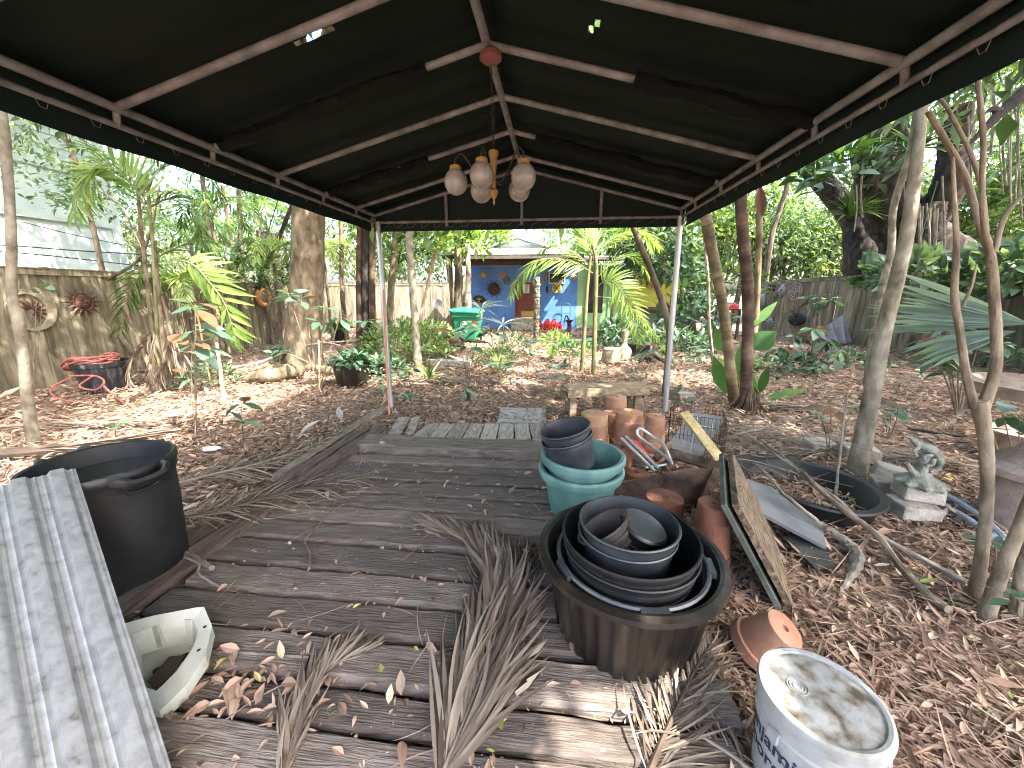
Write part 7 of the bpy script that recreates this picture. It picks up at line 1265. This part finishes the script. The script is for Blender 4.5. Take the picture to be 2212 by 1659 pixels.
m.tube(path([c+A(-.22, .2, .4), c+A(-.22, .26, .85), c+A(0, .28, .95), c+A(.22, .26, .85), c+A(.22, .2, .4)], 30), .013, 6); part(m, 'backrest', IROND, T); m = MB(); m.lathe([(0, .02), (.21, .015), (.23, 0), (.2, -.03), (0, -.03)], c+A(0, 0, .45), 24); part(m, 'seat', PURP, T)
for sx in (-1, 1):
    for sy in (-1, 1): m = MB(); m.tube(path([c+A(sx*.17, sy*.17, .43), c+A(sx*.2, sy*.2, .2), c+A(sx*.23, sy*.23, 0)], 8), .011, 6); part(m, 'leg', IROND, T)
# round dish on the corner fence
c = at(976-16+5, 660, 17.0); c = at(1008-63+0, 0, 17) if False else at(1141.5-0, 650, 17)*0+at(1142-197, 656, 16.6)
m = MB(); m.lathe([(0, .0), (.14, .015), (.2, .04), (.2, .05), (.13, .03), (0, .015)], at(1143-0, 650, 16)*0+at(1142-197, 656, 16.6), 28, M=tilt(nrm(A(.3, -1, .1)))); solo(m, 'pale_dish', PEWT, 'pale round dish hanging on the corner fence', 'dish', c)
# birdbath
bp = at(2222, 1085, 2.62); Yb = bp[1]; b = A(bp[0], Yb, 0); BATH = mat('pink_concrete', [(.15,.105,.082), (.26,.195,.16), (.33,.265,.225)], rough=.92, scale=9, det=9, bump=.45, bscale=45); T = thing('bird_bath', 'pinkish concrete bird bath with a figure at the right edge', 'bird bath', b); zz1, zz2 = at(2222, 845, Yb)[2], at(2222, 1000, Yb)[2]
sc = lambda th, i: .03*np.cos(th*16)*(i > 3)*(i < 6)
m = MB(); m.lathe([(0, 0), (.2, 0), (.21, zz2*.75), (.25, zz2*.8), (.25, zz2*.9), (.19, zz2), (0, zz2)], b, 30); part(m, 'pedestal', BATH, T)
m = MB(); m.lathe([(.19, zz2), (.18, zz2+.03), (.12, zz2+.07), (.085, zz2+.14), (.08, zz2+.17), (0, zz2+.18)], b, 40); part(m, 'foot', BATH, T)
m = MB(); m.lathe([(.1, zz2+.05), (.07, zz2+.12), (.075, zz1-.15), (.12, zz1-.09), (.3, zz1-.06), (.40, zz1-.04), (.42, zz1+.03), (.43, zz1+.035), (.39, zz1+.035), (.3, zz1-.02), (0, zz1-.03)], b, 48, fl=lambda th, i: .02*np.cos(th*18)*(i > 5)*(i < 9)); part(m, 'upper_bowl', BATH, T)
m = MB(); m.lathe([(.12, zz1-.03), (.09, zz1+.04), (.07, zz1+.12), (.14, zz1+.2), (.15, zz1+.24), (.08, zz1+.27), (.03, zz1+.33), (0, zz1+.34)], b, 26); m.tube(path([b+A(-.05, -.05, zz1+.18), b+A(-.16, -.08, zz1+.26), b+A(-.22, -.1, zz1+.23)], 10), [.03, .05, .008], 9, squash=.5); part(m, 'figure', BATH, T)
b = G(2190, 1010)+A(.3, .3, 0); m = MB(); m.lathe([(0, 0), (.16, 0), (.18, .14), (.24, .2), (.25, .24), (.22, .24), (.17, .18), (0, .17)], b, 36); solo(m, 'concrete_urn', BATH, 'low pinkish concrete urn behind the bird bath', 'urn', b)
# pipes, black hose
stick(gz([(2040, 1068, .03), (2110, 1110, .03), (2175, 1168, .03)]), [.022, .022], flat('grey_pvc', (.25,.28,.32), .5), 'grey plastic pipe behind the forked tree, upper of two', 'plastic_pipe', 'pipe', wob=0)
stick(gz([(2030, 1085, .03), (2095, 1125, .03), (2150, 1160, .03)]), [.02, .02], flat('grey_pvc', (.25,.28,.32), .5), 'grey plastic pipe behind the forked tree, lower of two', 'plastic_pipe', 'pipe', wob=0)
stick(gz([(1960, 925, .03), (2040, 938, .03), (2120, 944, .03), (2230, 946, .03)]), [.015, .015], IROND, 'thick black hose lying on the litter right of the lizard statue', 'black_hose', 'hose', wob=0)
stick([dep(1985, 780, 6.5), dep(2020, 760, 6), dep(2060, 700, 5.6), dep(2100, 650, 5.2)], [.008, .006], TWIGG, 'thin dry vine stretched before the right fence', 'vine', 'vine')
# small finds
c = at(422, 655, G(422, 945)[1]+2.2); T = thing('feeder_tray', 'flat rusty bird feeder tray on an orange stick behind the tall seedling', 'bird feeder', c*A(1, 1, 0)); m = MB(); r = px(c, 30); m.lathe([(0, .0), (r, 0), (r*1.03, .02), (r*.97, .02), (0, .008)], c, 28); part(m, 'tray', RUST, T); m = MB(); m.tube([c*A(1, 1, 0), c], .014, 7); part(m, 'stick', ORNG, T)
b = G(442, 976)+A(0, 0, .025); m = MB(); m.lathe([(0, 0), (.022, 0), (.024, .01), (.024, .11), (.012, .13), (.011, .15), (0, .15)], b, 18, M=rotm(0, 86, 12)); solo(m, 'plastic_bottle', WHITEP, 'small white plastic bottle lying in the litter left of the seedling', 'bottle', b)
for x, y, an, lab in ((672, 938, 1.1, 'curled pale palm bract lying beside the grey sleeper, nearer one'), (735, 908, 2.2, 'curled pale palm bract lying beyond the grey sleeper')):
    b = G(x, y)+A(0, 0, .03); m = MB(); m.leaves([b-A(math.cos(an), math.sin(an), 0)*.12], A(math.cos(an), math.sin(an), .25), A(0, 0, 1), .26, .075, k=9, fold=.9, droop=-.15, a=1.); solo(m, 'palm_bract', mat('pale_bract', [(.28,.25,.23), (.42,.38,.36)], rough=.7, scale=8, bump=.2), lab, 'palm bract', b)
p0, p1 = at(1640, 395, 6.0), at(1646, 468, 6.0); m = MB(); m.leaves([p0], p1-p0, nrm(CP-p0), np.linalg.norm(p1-p0), px(p0, 26), k=9, fold=.7, droop=.05, a=.5, peak=.6); solo(m, 'palm_sheath', mat('brown_sheath', [(.11,.045,.03), (.22,.11,.075)], rough=.7, scale=9, st=(1,1,.3), bump=.3), 'brown dry sheath hanging from the palm stem under the canopy edge', 'palm sheath', p0)
c = G(1152, 1203, .06); m = MB()
for k in range(46):
    q = c+A(U(-.06, .06), U(-.09, .09), U(.0, .05)); th = np.linspace(0, 6.2832, 13); e1 = nrm(RS.normal(size=3)); e2 = nrm(np.cross(e1, RS.normal(size=3))); m.tube(q+np.outer(np.cos(th)*.016, e1)+np.outer(np.sin(th)*.010, e2), .0045, 6, cap=False)
solo(m, 'rusty_chain', mat('rusty_chain', [(.03,.02,.015), (.085,.055,.042)], rough=.8, scale=30, bump=.3), 'heap of rusty chain on the deck left of the black tub', 'chain', c)
c = at(2010, 705, 7.4); T = thing('hanging_basket', 'black half bowl basket of dead stems hung on the dark right fence', 'hanging basket', c); m = MB(); r = px(c, 24); m.lathe([(0, -r*.8), (r*.5, -r*.7), (r*.85, -r*.35), (r, 0), (r*1.05, .01), (r*.95, 0), (0, -.03)], c, 26); part(m, 'bowl', IROND, T); m = MB()
for k in range(26): d = A(U(-1,1), U(-1,1), U(-.4, .9)); m.tube(path([c+d*A(.1,.1,0), c+d*.22, c+d*.34-A(0,0,.1)], 8), .004, 4)
part(m, 'dead_stems', TWIGG, T)
b = G(1395, 778); m = MB(); m.lathe([(.26, -.05), (.19, .06), (.16, .22), (.17, .36), (.1, .40), (0, .38)], b, 26, fl=lambda th, i: .14*np.sin(th*5+i)+.06*np.sin(th*11))
for k in range(9): a_ = k*.7; d = A(math.cos(a_), math.sin(a_), 0); m.tube(path([b+d*.12+A(0, 0, .15), b+d*.3+A(0, 0, .07), b+d*U(.4, .62)-A(0, 0, .03)], 8), [.05, .035, .015], 7, wob=.15)
solo(m, 'tree_stump', BARKD, 'dark rotten stump with spreading roots right of the stone urns', 'stump', b)
b = G(1372, 768)+A(0, .2, 0); m = MB(); m.lathe([(0, 0), (.26, 0), (.34, .26), (.36, .26), (.36, .3), (.32, .3), (0, .22)], b, 34); solo(m, 'black_bowl_planter', IROND, 'low black bowl planter behind the rotten stump', 'planter', b)
m = MB(); m.box(((hx(1246)+hx(1352))/2, HY-.45, .05), (hx(1352)-hx(1246), .5, .12)); solo(m, 'door_slab', SLABM, 'long pale slab along the foot of the mint green door', 'slab', ((hx(1246)+hx(1352))/2, HY-.45, 0), smooth=False)
